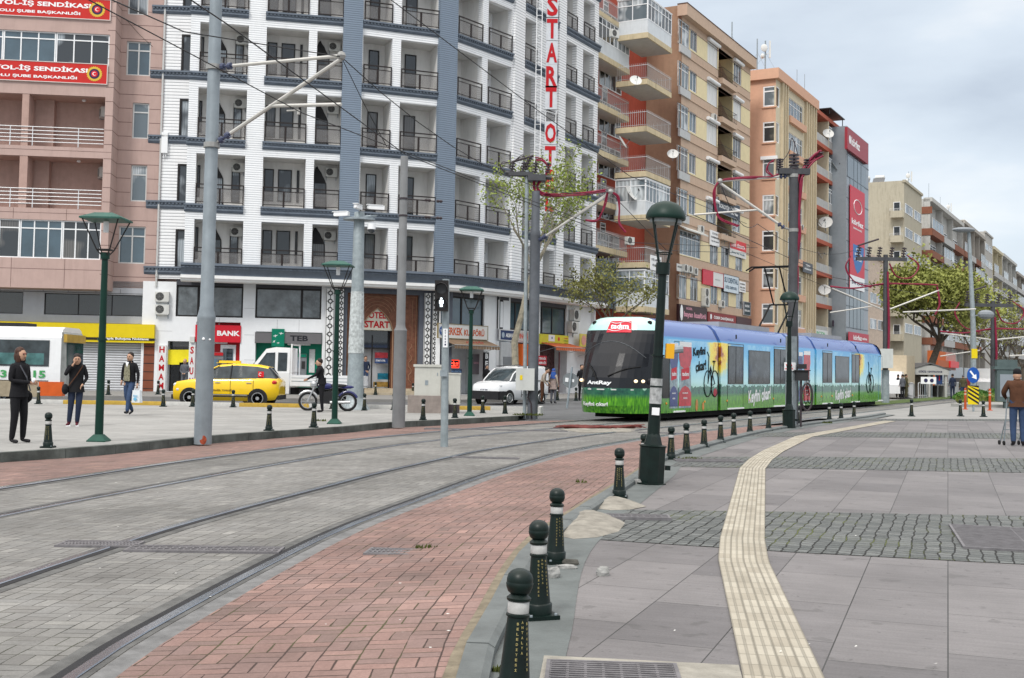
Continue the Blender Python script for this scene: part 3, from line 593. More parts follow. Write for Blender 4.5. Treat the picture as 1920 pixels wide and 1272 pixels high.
# loggias
DEP=1.55
for (i,x0,x1,z0,z1,k,f) in rows:
    pass
for n_,(i,x0,x1,z0,z1,k,f) in enumerate(rows):
    m=MB(S[i].M); y0,y1=.34,DEP
    m.q((x0,y1,z0),(x1,y1,z0),(x1,y1,z1),(x0,y1,z1)); m.q((x0,y0,z0),(x0,y1,z0),(x0,y1,z1),(x0,y0,z1)); m.q((x1,y0,z0),(x1,y0,z1),(x1,y1,z1),(x1,y1,z0))
    m.q((x0,y0,z1),(x0,y1,z1),(x1,y1,z1),(x1,y0,z1),1); m.q((x0,y0,z0),(x1,y0,z0),(x1,y1,z0),(x0,y1,z0),1); m.build('loggia',[soff,soffs],hb)
    if 1.43+(z0-1.43)<27 or True: rail_hotel(S[i],x0+.02,x1-.02,z0)
    # doors and windows on the back wall
    W=x1-x0; y=DEP-.04
    def dr(a,b,c=0.05,d=2.25,cm=None,arch=False):
        mb=MB(S[i].M); e=.055
        mb.box(a,a+e,y-.02,y+.03,z0+c,z0+d); mb.box(b-e,b,y-.02,y+.03,z0+c,z0+d); mb.box(a+e,b-e,y-.02,y+.03,z0+d-e,z0+d); mb.box(a+e,b-e,y-.02,y+.03,z0+c,z0+c+e)
        o=mb.build('balcony_door',door_m,hb); p=MB(S[i].M); p.q((a+e,y,z0+c+e),(b-e,y,z0+c+e),(b-e,y,z0+d-e),(a+e,y,z0+d-e)); p.build('pane',cm or random.choice([curt2,curt2,curt,dkglass]),o)
    if n_ % 7==0 and len([0])>1: pass
    if k=='three': dr(.12,.62*W/2.2+.0,.55); dr(W*.36+x0-x0,W*.70,.55) if False else None
    if k=='three': dr(x0+.05*W,x0+.27*W,.5) if False else None
    if k=='three':
        q_=random.choice([curt,curt,curt2,curt3]); dr(x0+.04*W,x0+.27*W,.5,cm=q_); dr(x0+.37*W,x0+.70*W,.5,cm=q_); dr(x0+.82*W,x0+.88*W,.5)
    elif k=='mid': dr(x0+.44*W,x0+.80*W,.05,2.3,cm=random.choice([curt2,curt2,dkglass,curt])); dr(x0+.01,x0+.10*W,.05,2.2)
    elif k=='two': dr(x0+.0*W+.02,x0+.20*W,.3,cm=curt2); dr(x0+.31*W,x0+.62*W,.05,2.3,cm=random.choice([curt2,dkglass,curt]))
    elif k=='a': dr(x0+.02,x0+.38*W,.05,2.35,cm=curt2); dr(x0+.58*W,x0+.66*W,.05,2.2)
    elif k=='b': dr(x0+.02,x0+.35*W,.05,2.2)
    elif k=='arch_l': dr(x0+.72*W,x0+.90*W,.35,cm=curt)
    if k in ('arch_l','arch_r'):
        # stepped dark arch door
        mb=MB(S[i].M); st_=[(.0,2.45),(.06,2.32),(.12,2.2),(.17,2.02),(.22,1.9),(.27,1.75),(.31,1.6)]
        if k=='arch_l': c0=x0+.30*W; poly=[(c0,z0),(c0,z0+2.55)]+[(c0+.12+a_*1.6,z0+b_) for a_,b_ in st_]+[(c0+.66,z0)]
        else: c0=x0+.04; poly=[(c0,z0),(c0,z0+2.1),(c0+.12,z0+2.45),(c0+.22,z0+2.55)]+[(c0+.26+a_*1.5,z0+b_) for a_,b_ in st_]+[(c0+.78,z0)]
        mb.prism(poly,y-.01,y+.02); o=mb.build('arched_door',door_m,hb)
        p=MB(S[i].M); xs_=[q[0] for q in poly]; p.q((min(xs_)+.08,y-.02,z0+.1),(max(xs_)-.1,y-.02,z0+.1),(max(xs_)-.1,y-.02,z0+1.6),(min(xs_)+.08,y-.02,z0+1.6)); p.build('pane',curt if k=='arch_l' else curt2,o)
# AC units in loggias
for (i,x0,x1,z0,z1,k,f) in rows:
    fl=['first','second','third','fourth','fifth','sixth','seventh'][f]
    if k in('arch_r','ac','arch_l') and z0<24:
        W=x1-x0; xx=x0+(.72*W if k!='ac' else .62*W)
        if k=='arch_l': xx=x0+.86*W
        bay={'arch_l':'leftmost','arch_r':'third','ac':'sign side' if i==5 else 'curved side'}[k]
        ac_unit(S[i].M@Matrix.Translation((xx,DEP-.06 if k!='ac' else DEP-.06,z1-.42)),'air conditioner inside the %s floor balcony in the %s bay of the white hotel'%(fl,bay),.8,'air conditioners in the hotel balconies')
# cornices with dentils, per group
def cornice(fr,x0,x1,z,name='cornice'):
    mb=MB(fr.M); mb.box(x0,x1,-.20,.0,z+.06,z+.15); mb.box(x0,x1,-.10,.0,z-.06,z+.06)
    mb.prism([(0,0)],0,0) if False else None
    for (y,z0,z1) in ((-.13,z-.16,z-.10),(-.09,z-.22,z-.16),(-.05,z-.27,z-.22)): mb.box(x0,x1,y,.0,z0,z1)
    x=x0+.04
    while x<x1-.1: mb.box(x,x+.09,-.17,-.10,z-.03,z+.06); x+=.19
    mb.box(x0,x1,-.12,0,z-.10,z-.06)
    mb.build(name,corn,hb)
for z in FL[1:]:
    z=z+.02
    cornice(S[0],-.06,xs_of(0,461),z); cornice(S[0],xs_of(0,493),S[0].L,z); cornice(S[2],0,S[2].L,z); cornice(S[4],0,xs_of(4,958),z); cornice(S[5],xs_of(5,980),xs_of(5,1043.5),z); cornice(S[5],xs_of(5,1057.2),S[5].L+.1,z)
# big first floor cornice: follows the whole front
def ring(path,prof,mats,name,parent,mis=None,closed=False):
    """sweep profile (out,z) along plan path; outward = right side of direction (towards street)"""
    n=len(path); vs=[]
    for i,p in enumerate(path):
        p=Vector(p); a=(Vector(path[min(i+1,n-1)])-p) if i<n-1 else p-Vector(path[i-1]); b_=(p-Vector(path[i-1])) if i>0 else a
        na=Vector((a.y,-a.x)).normalized(); nb=Vector((b_.y,-b_.x)).normalized(); nn=(na+nb).normalized(); k=1/max(.4,nn.dot(na))
        for o,z in prof: vs.append((p.x+nn.x*o*k,p.y+nn.y*o*k,z))
    m=len(prof); mb=MB()
    for j in range(m-1):
        for i in range(n-1):
            mb.add([vs[i*m+j],vs[(i+1)*m+j],vs[(i+1)*m+j+1],vs[i*m+j+1]],[(0,3,2,1)],(mis[j] if mis else 0))
    for i in (0,n-1): mb.add([vs[i*m+j] for j in range(m)],[tuple(range(m)) if i else tuple(range(m-1,-1,-1))],0)
    return mb.build(name,mats,parent)
CP=[(P[0][0]-.1,P[0][1])]+P[1:6]+[(5.75,79.5)]
wtrim=mat('white_trim',(.80,.80,.79),.6,var=.04,dirt=.08)
ring(CP,[(-.1,6.62),(1.05,6.62),(1.05,6.50),(.92,6.46),(.92,6.36),(.86,6.30),(.78,6.2),(.72,6.1),(.72,6.02)],[corn],'main_cornice',hb)
ring(CP,[(.70,6.02),(.80,6.02),(.80,5.86),(.72,5.82),(.66,5.72),(.5,5.70),(-.1,5.70)],[wtrim],'main_cornice',hb)
mb=MB()
for i,f in enumerate(S):
    x=0
    while x<f.L: mb.box(x,x+.10,-.97,-.91,6.38,6.46,0,f.M); x+=.2
mb.box(S[0].L*.2,S[0].L*.2+.1,-.9,-.8,6.38,6.46,0,S[0].M); mb.build('dentils',corn,hb)['kind']='stuff'
# core, roof, left wing
core=[(-17.0,62.3),(-9.5,64),(-4.4,66.1),(-.9,70.6),(4.3,80.),(-3,88),(-17,84)]
MB().slab([(p[0],p[1]) for p in core],0,TOP).build('building_core',white,hb)
MB().slab([P[0],P[1],P[2],P[3],P[4],P[5],P[6],(-3,88),(-17,84)],TOP,TOP+.9).build('roof_parapet',wtrim,hb)
# end wall towards the red block (street side gable)
e=Fr(P[6],(P[6][0]-8,P[6][1]+5)); MB(e.M).q((0,0,0),(9,0,0),(9,0,TOP),(0,0,TOP)).build('gable_wall',white,hb)
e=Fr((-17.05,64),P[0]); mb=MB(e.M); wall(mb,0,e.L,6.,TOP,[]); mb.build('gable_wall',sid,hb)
# left recessed wing
WG=Fr((-19.35,61.45),(-17.0,61.6)); x1=WG.L; wo=[]
for z in FL: wo.append((WG.x(336,230),x1,z+.35,z+2.4))
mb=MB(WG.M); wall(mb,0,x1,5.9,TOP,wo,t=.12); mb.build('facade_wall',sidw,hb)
for o_ in wo:
    a,b_,c_,d_=o_; mb=MB(WG.M); mb.box(a,a+.1,-.02,.1,c_,d_); mb.box(a+.1,b_,-.02,.1,d_-.09,d_); mb.box(a+.1,b_,-.02,.1,c_,c_+.08); o=mb.build('window',black,hb)
    MB(WG.M).q((a+.1,.05,c_+.08),(b_,.05,c_+.08),(b_,.05,d_-.09),(a+.1,.05,d_-.09)).build('pane',curt,o)
for z in FL: cornice(WG,0,x1,z+.26)
# ---------------- ground floor of the hotel
Z0=-.02
tile=mat('white_cladding_panel',(.76,.77,.78),.4,var=.03,dirt=.06)
GF=Fr((-19.35,61.35),(-9.35,62.75)); GF_at=GF.at
def gbox(fr,u0,v0,u1,v1,y0,y1,m,name,parent,q=0.,vm=None):
    x0,z1=fr.at(u0,(v0)); x1,_=fr.at(u1,v0); _,z0=fr.at(u0,v1); mb=MB(fr.M); mb.box(x0,x1,y0,y1,min(z0,z1),max(z0,z1)); return mb.build(name,m,parent)
f0=GF
def X(u,v=650): return f0.at(u,v)[0]
def Zz(v,u=450): return f0.at(u,v)[1]
L0=f0.L
shop=[(X(330,560),X(456,560),Zz(595,400),Zz(524,400),.25),(X(479,560),X(603,560),Zz(598,540),Zz(529,540),.25),(X(313.5,680),X(353.5,680),-.0,Zz(640,330),1.1),(X(366,680),X(449,680),0.02,Zz(604,400),.5),(X(478,680),X(603,680),.02,Zz(623,540),.6)]
mb=MB(f0.M); wall(mb,0,L0,Z0,5.75,shop); mb.build('shopfront_wall',tile,hb)
# panel joints
mb=MB(f0.M)
for u in (370,411,520,561): x=X(u,600); mb.box(x-.008,x+.008,-.004,.01,Zz(623),Zz(598))
for v in (578,628,675): mb.box(X(458,v),X(477,v),-.004,.01,Zz(v)-.008,Zz(v)+.008)
mb.box(X(292,650),X(322,650),-.004,.01,Zz(624)-.008,Zz(624)+.008)
mb.build('panel_joints',mat('joint_grey',(.33,.33,.34),.7,var=0),hb)
posterg=mat('poster_window',(.10,.115,.125),.1,var=.9,scale=1.1,spec=.8)
def shopwin(fr,u0,u1,v0,v1,div,vref,frm=black,gl=None,t=.1,head=0,headm=None):
    x0=fr.at(u0,vref)[0]; x1=fr.at(u1,vref)[0]; um=(u0+u1)/2; z1=fr.at(um,v0)[1]; z0=fr.at(um,v1)[1]; mb=MB(fr.M); e=.09
    if head: 
        hz=z1-fr.at(um,v0+head)[1]; h=MB(fr.M); h.box(x0,x1,.02,.25,z1-hz,z1); h.build('lintel_panel',headm or mat('charcoal_panel',(.065,.065,.075),.5,var=.1),hb); z1-=hz
    for a,b_ in ((x0,x0+e),(x1-e,x1)): mb.box(a,b_,t,t+.07,z0,z1)
    mb.box(x0+e,x1-e,t,t+.07,z0,z0+e); mb.box(x0+e,x1-e,t,t+.07,z1-e,z1)
    for d_ in div: xx=x0+(x1-x0)*d_; mb.box(xx-.06,xx+.06,t-.002,t+.068,z0+e,z1-e)
    o=mb.build('window',frm,hb); MB(fr.M).q((x0+e,t+.04,z0+e),(x1-e,t+.04,z0+e),(x1-e,t+.04,z1-e),(x0+e,t+.04,z1-e)).build('pane',gl or posterg,o); return o
shopwin(f0,330,456,524,595,(.33,),560,head=12); shopwin(f0,479,603,529,598,(.7,),560,head=12)
# hammam door, dark interior
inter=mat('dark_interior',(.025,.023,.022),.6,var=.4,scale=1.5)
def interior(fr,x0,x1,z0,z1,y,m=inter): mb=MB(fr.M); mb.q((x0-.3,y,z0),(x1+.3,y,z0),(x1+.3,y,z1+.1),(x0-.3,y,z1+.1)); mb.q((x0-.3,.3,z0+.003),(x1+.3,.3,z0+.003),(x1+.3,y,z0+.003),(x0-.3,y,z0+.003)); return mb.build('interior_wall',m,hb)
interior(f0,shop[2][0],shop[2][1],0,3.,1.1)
mb=MB(f0.M); x0,x1=shop[2][0],shop[2][1]; mb.box(x0,x0+.06,.9,.96,0,2.9); mb.box((x0+x1)/2-.05,(x0+x1)/2+.0,.9,.96,0,2.2); o=mb.build('glass_door',black,hb); MB(f0.M).q((x0+.06,.93,0),(x1,.93,0),(x1,.93,2.9),(x0+.06,.93,2.9)).build('pane',dkglass,o)
yel=mat('yellow_banner',(.78,.66,.02),.6,var=.12,scale=2)
mb=MB(f0.M); a=lambda u,v:f0.at(u,v); pts=[a(314,656),a(353,656),a(353,679),a(335,680),(a(335,684)),a(314,684)]
mb.prism([(p[0],p[1]) for p in pts],.22,.24); tag(mb.build('banner',yel),'yellow banner hanging in the doorway between the two red lettered columns','banner')
# bank recess: red wall, door, ATM
rw=mat('red_shopfront',(.45,.015,.02),.45,var=.05); gw=mat('green_shopfront',(.0,.17,.10),.45,var=.06)
x0,x1=shop[3][0],shop[3][1]; z1=shop[3][3]; MB(f0.M).q((x0-.1,.5,0),(x1+.1,.5,0),(x1+.1,.5,z1+.1),(x0-.1,.5,z1+.1)).build('bank_front_wall',rw,hb)
mb=MB(f0.M); a0,a1=X(412),X(441); 
for q_ in ((a0,a0+.12,0,2.5),(a1-.12,a1,0,2.5),(a0+.12,a1-.12,2.3,2.5)): mb.box(q_[0],q_[1],.42,.5,q_[2],q_[3])
o=mb.build('bank_door',pvc,hb); MB(f0.M).q((a0+.12,.45,0),(a1-.12,.45,0),(a1-.12,.45,2.3),(a0+.12,.45,2.3)).build('pane',curt3 if False else skyglass,o)
x0,x1=shop[4][0],shop[4][1]; z1=shop[4][3]; MB(f0.M).q((x0-.1,.6,0),(x1+.1,.6,0),(x1+.1,.6,z1+.1),(x0-.1,.6,z1+.1)).build('bank_front_wall',gw,hb)
atmd=mat('atm_grey',(.17,.18,.19),.4,var=.1); screen=mat('atm_screen',(.10,.16,.22),.2,var=.1)
def atm(fr,uc,y,lab,col):
    x=fr.at(uc,690)[0]; t_=thing('cash_machine',lab,'cash machine',M=fr.M@Matrix.Translation((x,y,0)))
    mb=MB(); mb.box(-.42,.42,-.18,0,.75,2.1); mb.box(-.42,.42,-.28,-.18,.75,1.2); mb.build('cabinet',atmd,t_)
    MB().box(-.4,.4,-.22,-.18,1.92,2.08).build('header',col,t_); MB().box(-.3,.1,-.2,-.185,1.35,1.75).build('screen',screen,t_)
    k=MB(); k.box(-.25,.1,-.30,-.281,1.0,1.12); k.box(.16,.34,-.2,-.181,1.3,1.7); k.build('keypad',acd,t_)
    [MB().box(a_,a_+.3,-.03,0,1.1,2.35).build('side_board',mat('notice_board_white',(.55,.56,.55),.5,var=.2,scale=6),t_) for a_ in (-.85,.55)]
    MB().box(-.6,.6,-.3,0,2.55,2.82).build('light_box',pvc,t_); return t_
atm(f0,559,.58,'grey cash machine in the green bank front','' or gw); atm(f0,402,.48,'grey cash machine in the red bank front beside the steel pole',rw)
# generic sign
def sign(name,lab,fr,px,y=0.,th=.08,bc=(.5,.5,.5),lines=(),frame=None,cat='sign',M=None,bm=None,marks=None,group=None):
    """px=(u0,v0,u1,v1) of its face on the wall plane; lines=(text,relx,rely,relh,relw,color)"""
    if M is None:
        q_=-y+th; x0,z1=fr.at(px[0],px[1],q_); x0b,z0=fr.at(px[0],px[3],q_); x1,z1b=fr.at(px[2],px[3],q_); z0=(z0+z1b)/2 if False else z0
        x0=(x0+x0b)/2; W=x1-x0; Hh=z1-z0; M=fr.M@Matrix.Translation((x0,y-th,z0))
    else: W,Hh=px
    t_=thing(name,lab,cat,M=M,group=group); m=bm or mat('sign_%s'%('_'.join(str(int(c*100)) for c in bc)),bc,.45,var=.04)
    MB().box(0,W,0,th,0,Hh).build('board',m,t_)
    if frame: f=MB(); e=.035; f.box(-e,W+e,-.02,th,-e,0); f.box(-e,W+e,-.02,th,Hh,Hh+e); f.box(-e,0,-.02,th,0,Hh); f.box(W,W+e,-.02,th,0,Hh); f.build('frame',mat('sign_%s'%('_'.join(str(int(c*100)) for c in frame)),frame,.45,var=.04),t_)
    cols={}
    for (tx,rx,ry,rh,rw_,c_) in lines: cols.setdefault(c_,[]).append((tx,rx,ry,rh,rw_))
    for c_,L in cols.items():
        mb=MB()
        for k,(tx,rx,ry,rh,rw_) in enumerate(L): mb.text(tx,rx*W,ry*Hh,rh*Hh,rw_*W if rw_ else None,y=-.006-.0015*k)
        mb.build('lettering',mat('letter_%s'%('_'.join(str(int(c*100)) for c in c_)),c_,.5,var=0),t_)
    if marks: marks(t_,W,Hh)
    return t_
WH=(.8,.8,.8); RD_=(.60,.02,.03); DK=(.02,.02,.025)
sign('bank_sign','red bank sign reading BANK right of the tall steel pole',f0,(366,609,451,641),bc=(.55,.015,.03),lines=[('BANK',.73,.53,.30,.50,WH)],y=0)
def teb(t_,W,Hh):
    mb=MB(); mb.box(.25*W,.44*W,-.06,0,-.32*Hh,1.35*Hh); b_=mb.build('logo_panel',gw,t_); m2=MB(); c0=.25*W; w_=.19*W; h0=-.32*Hh; h_=1.67*Hh
    for (cx,cz,s,ro) in ((.3,.6,.17,.4),(.74,.74,.17,.1),(.2,.28,.12,.9),(.52,.2,.10,.3)):
        for k in range(4):
            a_=ro+k*1.571*.9; L=s*(1.25 if k%2==0 else .8); p=(c0+cx*w_,h0+cz*h_)
            m2.add([(p[0]+.03*math.cos(a_+1.57),-.065,p[1]+.03*math.sin(a_+1.57)),(p[0]-.03*math.cos(a_+1.57),-.065,p[1]-.03*math.sin(a_+1.57)),(p[0]+L*w_*math.cos(a_),-.065,p[1]+L*w_*math.sin(a_))],[(0,1,2)])
    m2.build('star_mark',pvc,b_)
sign('bank_sign','grey sign board reading TEB with a green square of white stars',f0,(478,623,603,643),bc=(.14,.135,.14),lines=[('TEB',.66,.5,.52,.27,DK)],marks=teb)
def column_sign(name,lab,fr,u0,u1,v0,v1,word,col,bc=(.68,.68,.67),y=-.0,th=.1,lh=.7):
    q_=th-y; x0,z1=fr.at(u0,v0,q_); x1,_=fr.at(u1,v0,q_); _,z0=fr.at(u0,v1,q_); W=x1-x0; Hh=z1-z0; n=len(word)
    return sign(name,lab,fr,(W,Hh),th=th,bc=bc,M=fr.M@Matrix.Translation((x0,y-th,z0)),lines=[(c_,.5,1-(k+.5)/n,lh/n,.62 if c_ not in 'I' else .25,col) for k,c_ in enumerate(word)])
column_sign('hammam_sign','white column with red letters reading HAMAM beside the shutter',f0,296,312,647,732,'HAMAM',(.45,.01,.015))
column_sign('sauna_sign','white column with red letters reading SAUNA left of the tall pole',f0,355,366,647,745,'SAUNA',(.45,.01,.015))
for k,(v) in enumerate((556,580)):
    x,z=f0.at(303,v,.35); o=ac_unit(f0.M@Matrix.Translation((x,0,z)),['upper','lower'][k]+' white air conditioner on the wall above the HAMAM column',.88,'air conditioners over the column'); 
mb=MB(f0.M); x,z=f0.at(361,637); mb.box(x-.12,x+.12,-.2,0,z-.15,z+.15); tag(mb.build('alarm_box',acm),'small beige alarm box above the SAUNA column','box')
# ---------------- entrance section (segments 1..3)
EF=Fr((-9.35,62.75),(-3.4,65.2)); f1=EF
slate=mat('slate_frame',(.11,.12,.145),.5,var=.1)
ex=lambda u,v=640:f1.at(u,v)[0]; ez=lambda v,u=715:f1.at(u,v)[1]
eo=[(ex(650),ex(785),.30,ez(551,715),.5)]
mb=MB(f1.M); wall(mb,0,f1.L+.1,Z0,5.75,eo); mb.build('shopfront_wall',slate,hb)
# lattice pillars (white with dark star pattern)
lat=mat('lattice_pillar',(.78,.78,.77),.5,var=0); t,b=nodes(lat); co=N(t,'ShaderNodeTexCoord'); s_=N(t,'ShaderNodeSeparateXYZ'); t.links.new(co.outputs['Object'],s_.inputs[0])
def lattice(fr,uc,w,v0,v1,y):
    x=fr.at(uc,640,y)[0]; z1=fr.at(uc,v0,y)[1]; z0=max(.35,fr.at(uc,v1,y)[1]); mb=MB(fr.M); mb.box(x-w/2,x+w/2,-y,-y+.1,z0,z1); o=mb.build('lattice_pillar',wtrim,hb)
    m2=MB(fr.M); cell=w*.98; n=int((z1-z0)/cell); cell=(z1-z0)/n; yy=-y-.008
    for k in range(n):
        zc=z0+(k+.5)*cell; r=w*.30
        for rot in (0,math.pi/4):
            pts=[(x+r*math.cos(rot+math.pi/4+j*math.pi/2),yy-(.002 if rot else 0),zc+r*math.sin(rot+math.pi/4+j*math.pi/2)) for j in range(4)]
            for j in range(4):
                a_,b_=Vector(pts[j]),Vector(pts[(j+1)%4]); d_=(b_-a_).normalized(); nn=Vector((-d_.z,0,d_.x))*.020
                m2.add([a_-nn,b_-nn,b_+nn,a_+nn],[(0,1,2,3)])
        for j in range(4):
            a_=j*math.pi/2; m2.box(x-.0,x+.0,yy,yy,zc,zc) if False else None
            d_=Vector((math.cos(a_),0,math.sin(a_))); nn=Vector((-d_.z,0,d_.x))*.018; c_=Vector((x,yy-.004,zc)); L=min(w/2,cell/2)*.98
            m2.add([c_+d_*r*.95-nn,c_+d_*L-nn,c_+d_*L+nn,c_+d_*r*.95+nn],[(0,1,2,3)])
    for sx_ in (-1,1): m2.box(x+sx_*w*.46-.012,x+sx_*w*.46+.012,yy-.001,yy+.004,z0,z1)
    m2.build('star_pattern',black,o)
for uc,w in ((617.5,.44),(638.5,.30),(801,.36),(815,.26)): lattice(f1,uc,w,542 if uc<700 else 550,712,.14)
# carved brown portal with arch
brn=mat('carved_brown_wood',(.17,.07,.042),.55,var=.35,scale=5,bump=1.,bscale=14); gold=mat('portal_gold',(.34,.20,.12),.5,var=.1)
px0,px1,pz=ex(650),ex(785),ez(551); xa,xb=ex(680,620),ex(739,620); zs=ez(618,709); za=ez(577,709); xc=(xa+xb)/2
ops_=[]; mb=MB(f1.M); mb.q((px0,.25,.3),(xa,.25,.3),(xa,.25,pz),(px0,.25,pz)); mb.q((xb,.25,.3),(px1,.25,.3),(px1,.25,pz),(xb,.25,pz))
arc=[]
for k in range(13):
    a_=k/12; x=xa+(xb-xa)*a_; hh=1-abs(2*a_-1); zz=zs+(za-zs)*(hh**.58); arc.append((x,zz))
for k in range(12):
    (x0_,z0_),(x1_,z1_)=arc[k],arc[k+1]; mb.q((x0_,.25,z0_),(x1_,.25,z1_),(x1_,.25,pz),(x0_,.25,pz))
mb.q((xa,.25,.3),(xa,.7,.3),(xa,.7,zs),(xa,.25,zs)); mb.q((xb,.25,.3),(xb,.25,zs),(xb,.7,zs),(xb,.7,.3))
por=mb.build('carved_portal',brn,hb)
g_=MB(f1.M)
g_.tube([(x,.24,z) for x,z in arc],.035,6); g_.tube([(xa,.24,.3),(xa,.24,zs)],.03,6); g_.tube([(xb,.24,.3),(xb,.24,zs)],.03,6)
for (a_,b_) in ((px0+.08,pz-.08),):
    g_.tube([(px0+.1,.235,.3),(px0+.1,.235,pz-.1),(px1-.1,.235,pz-.1),(px1-.1,.235,.3)],.018,4)
    for sgn,xx in ((1,px0+.32),(-1,px1-.32)):
        for zc in (1.0,1.7,2.4): g_.tube([(xx,.235,zc-.35),(xx+.14*sgn,.235,zc-.2),(xx+.14*sgn,.235,zc+.05),(xx,.235,zc+.2),(xx,.235,zc+.35)],.016,4)
        g_.tube([(xx,.235,3.0),(xx,.235,pz-.3)],.012,4)
for r_ in (.25,.42,.6,.8,1.02): 
    g_.tube([(xc+(r_+.5)*math.cos(w_)*.8,.238,za-.55+(r_+.3)*math.sin(w_)) for w_ in [math.pi*(.12+.76*k/14) for k in range(15)] if za-.55+(r_+.3)*math.sin(w_)<pz-.15 and px0+.15<xc+(r_+.5)*math.cos(w_)*.8<px1-.15],.012,4) if r_>.25 else None
g_.build('gilded_trim',gold,por)
# arch sign OTEL START
mb=MB(f1.M); zb=zs-.02
mb.prism([(x,z) for x,z in [(xa+.03,zb)]+[(x*.97+xc*.03,z-.05) for x,z in arc]+[(xb-.03,zb)]],.30,.36)
t_=thing('hotel_sign','arched cream sign with red letters reading OTEL START over the hotel door','sign'); mb.build('board',mat('cream_board',(.62,.58,.48),.5,var=.05),t_)
mb=MB(f1.M); mb.text('OTEL',xc,zb+.80,.36,.98,y=.29); mb.text('START',xc,zb+.30,.38,1.42,y=.288); o=mb.build('lettering',mat('deep_red',(.45,.01,.015),.4,var=0),t_)
# door glass and interior
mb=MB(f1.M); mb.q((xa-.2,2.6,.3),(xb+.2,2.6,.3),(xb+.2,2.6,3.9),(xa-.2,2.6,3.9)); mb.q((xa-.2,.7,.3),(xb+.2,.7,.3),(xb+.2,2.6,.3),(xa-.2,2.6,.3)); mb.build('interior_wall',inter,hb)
mb=MB(f1.M); 
for x in (xa+.03,xa+(xb-xa)*.42,xb-.05): mb.box(x-.03,x+.03,.66,.72,.3,zs-.3)
mb.box(xa,xb,.66,.72,2.45,2.52); o=mb.build('entrance_door',black,hb)
mb=MB(f1.M); mb.q((xa,.69,2.52),(xb,.69,2.52),(xb,.69,zs),(xa,.69,zs)); mb.build('pane',dkglass,o)
for (u0,v0,u1,v1,c_,nm) in ((703,661,727,672,(.30,.03,.04),'red'),(703,672,727,682,(.03,.06,.16),'blue'),(708,700,733,712,(.01,.13,.20),'teal'),(700,716,733,726,(.28,.17,.04),'amber')):
    xq0,zq1=f1.at(u0,v0,-.75); xq1,zq0=f1.at(u1,v1,-.75); MB(f1.M).box(xq0,xq1,.74,.76,zq0,zq1).build('door_poster',mat('poster_'+nm,c_,.5,var=.4,scale=6),o)
xq,zq=f1.at(714,676.5,-.7); mb=MB(f1.M); mb.text('START OTEL',xq,zq,.10,.55,y=.735); mb.build('door_lettering',pvc,o)
# steps
stp=mat('travertine_step',(.40,.34,.25),.8,var=.15,scale=3)
for k in range(3):
    mb=MB(f1.M); mb.box(px0-.1,px1+.6,-.2-.35*(2-k)-.35,.7 if k==2 else -.2-.35*(2-k)+.0,-.1,.105*(k+1)-.003*k); mb.build('entrance_step',stp,hb)
# ---------------- right section shops along the curve and street
RF=Fr((-3.4,65.2),(-.1,69.5)); RG=Fr((-.1,69.5),(5.7,79.9))
mb=MB(RF.M); x=lambda u,v=600:RF.at(u,v)[0]; z=lambda v,u=880:RF.at(u,v)[1]
o1=[(x(826),x(908),.0,z(615,870),1.8),(x(826),x(908),z(612,870),z(549,870),.2)]
wall(mb,0,RF.L,Z0,5.75,o1); mb.build('shopfront_wall',tile,hb)
shopwin(RF,826,908,549,612,(.5,),580,head=8,gl=skyglass)
interior(RF,o1[0][0],o1[0][1],0,3.2,1.8)
mb=MB(RG.M); xg=lambda u,v=600:RG.at(u,v)[0]; zg=lambda v,u=960:RG.at(u,v)[1]
o2=[(xg(936.5),xg(1000),zg(619,960),zg(552,960),.2),(xg(1013),xg(1062),zg(628,1030),zg(568,1030),.2),(xg(936.5),xg(1000),.0,3.1,.7),(xg(1013),xg(1064),0,3.1,.9)]
wall(mb,0,RG.L,Z0,5.75,o2); mb.build('shopfront_wall',tile,hb)
shopwin(RG,936.5,1000,552,619,(.16,.5),585,head=14,gl=skyglass); shopwin(RG,1013,1062,568,628,(.12,.5),600,head=8,gl=skyglass)
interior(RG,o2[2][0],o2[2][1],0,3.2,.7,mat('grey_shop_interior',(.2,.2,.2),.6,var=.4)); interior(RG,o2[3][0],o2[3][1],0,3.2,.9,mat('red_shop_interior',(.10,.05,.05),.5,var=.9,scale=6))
OR_=(.50,.09,.01)
sign('hairdresser_sign','white sign with red letters reading ERKEK KUAFÖRÜ over the barber shop',RF,(822,607,914,633),bc=(.66,.65,.62),lines=[('ERKEK',.33,.5,.55,.30,(.52,.09,.02)),('KUAFÖRÜ',.72,.5,.55,.42,(.52,.09,.02))],frame=(.25,.2,.1),
  marks=lambda t_,W,Hh:(MB().tube([(.08*W,-.01,.5*Hh),(.08*W,-.03,.5*Hh)],.36*Hh,20).build('blue_disc',mat('disc_blue',(.03,.08,.25),.4),t_),MB().text('TANAY',.08*W,.5*Hh,.16*Hh,.1*W,y=-.035).build('lettering',pvc,t_)))
awb=mat('brown_awning',(.19,.13,.085),.85,var=.2); awo=mat('orange_awning',(.55,.13,.045),.8,var=.12)
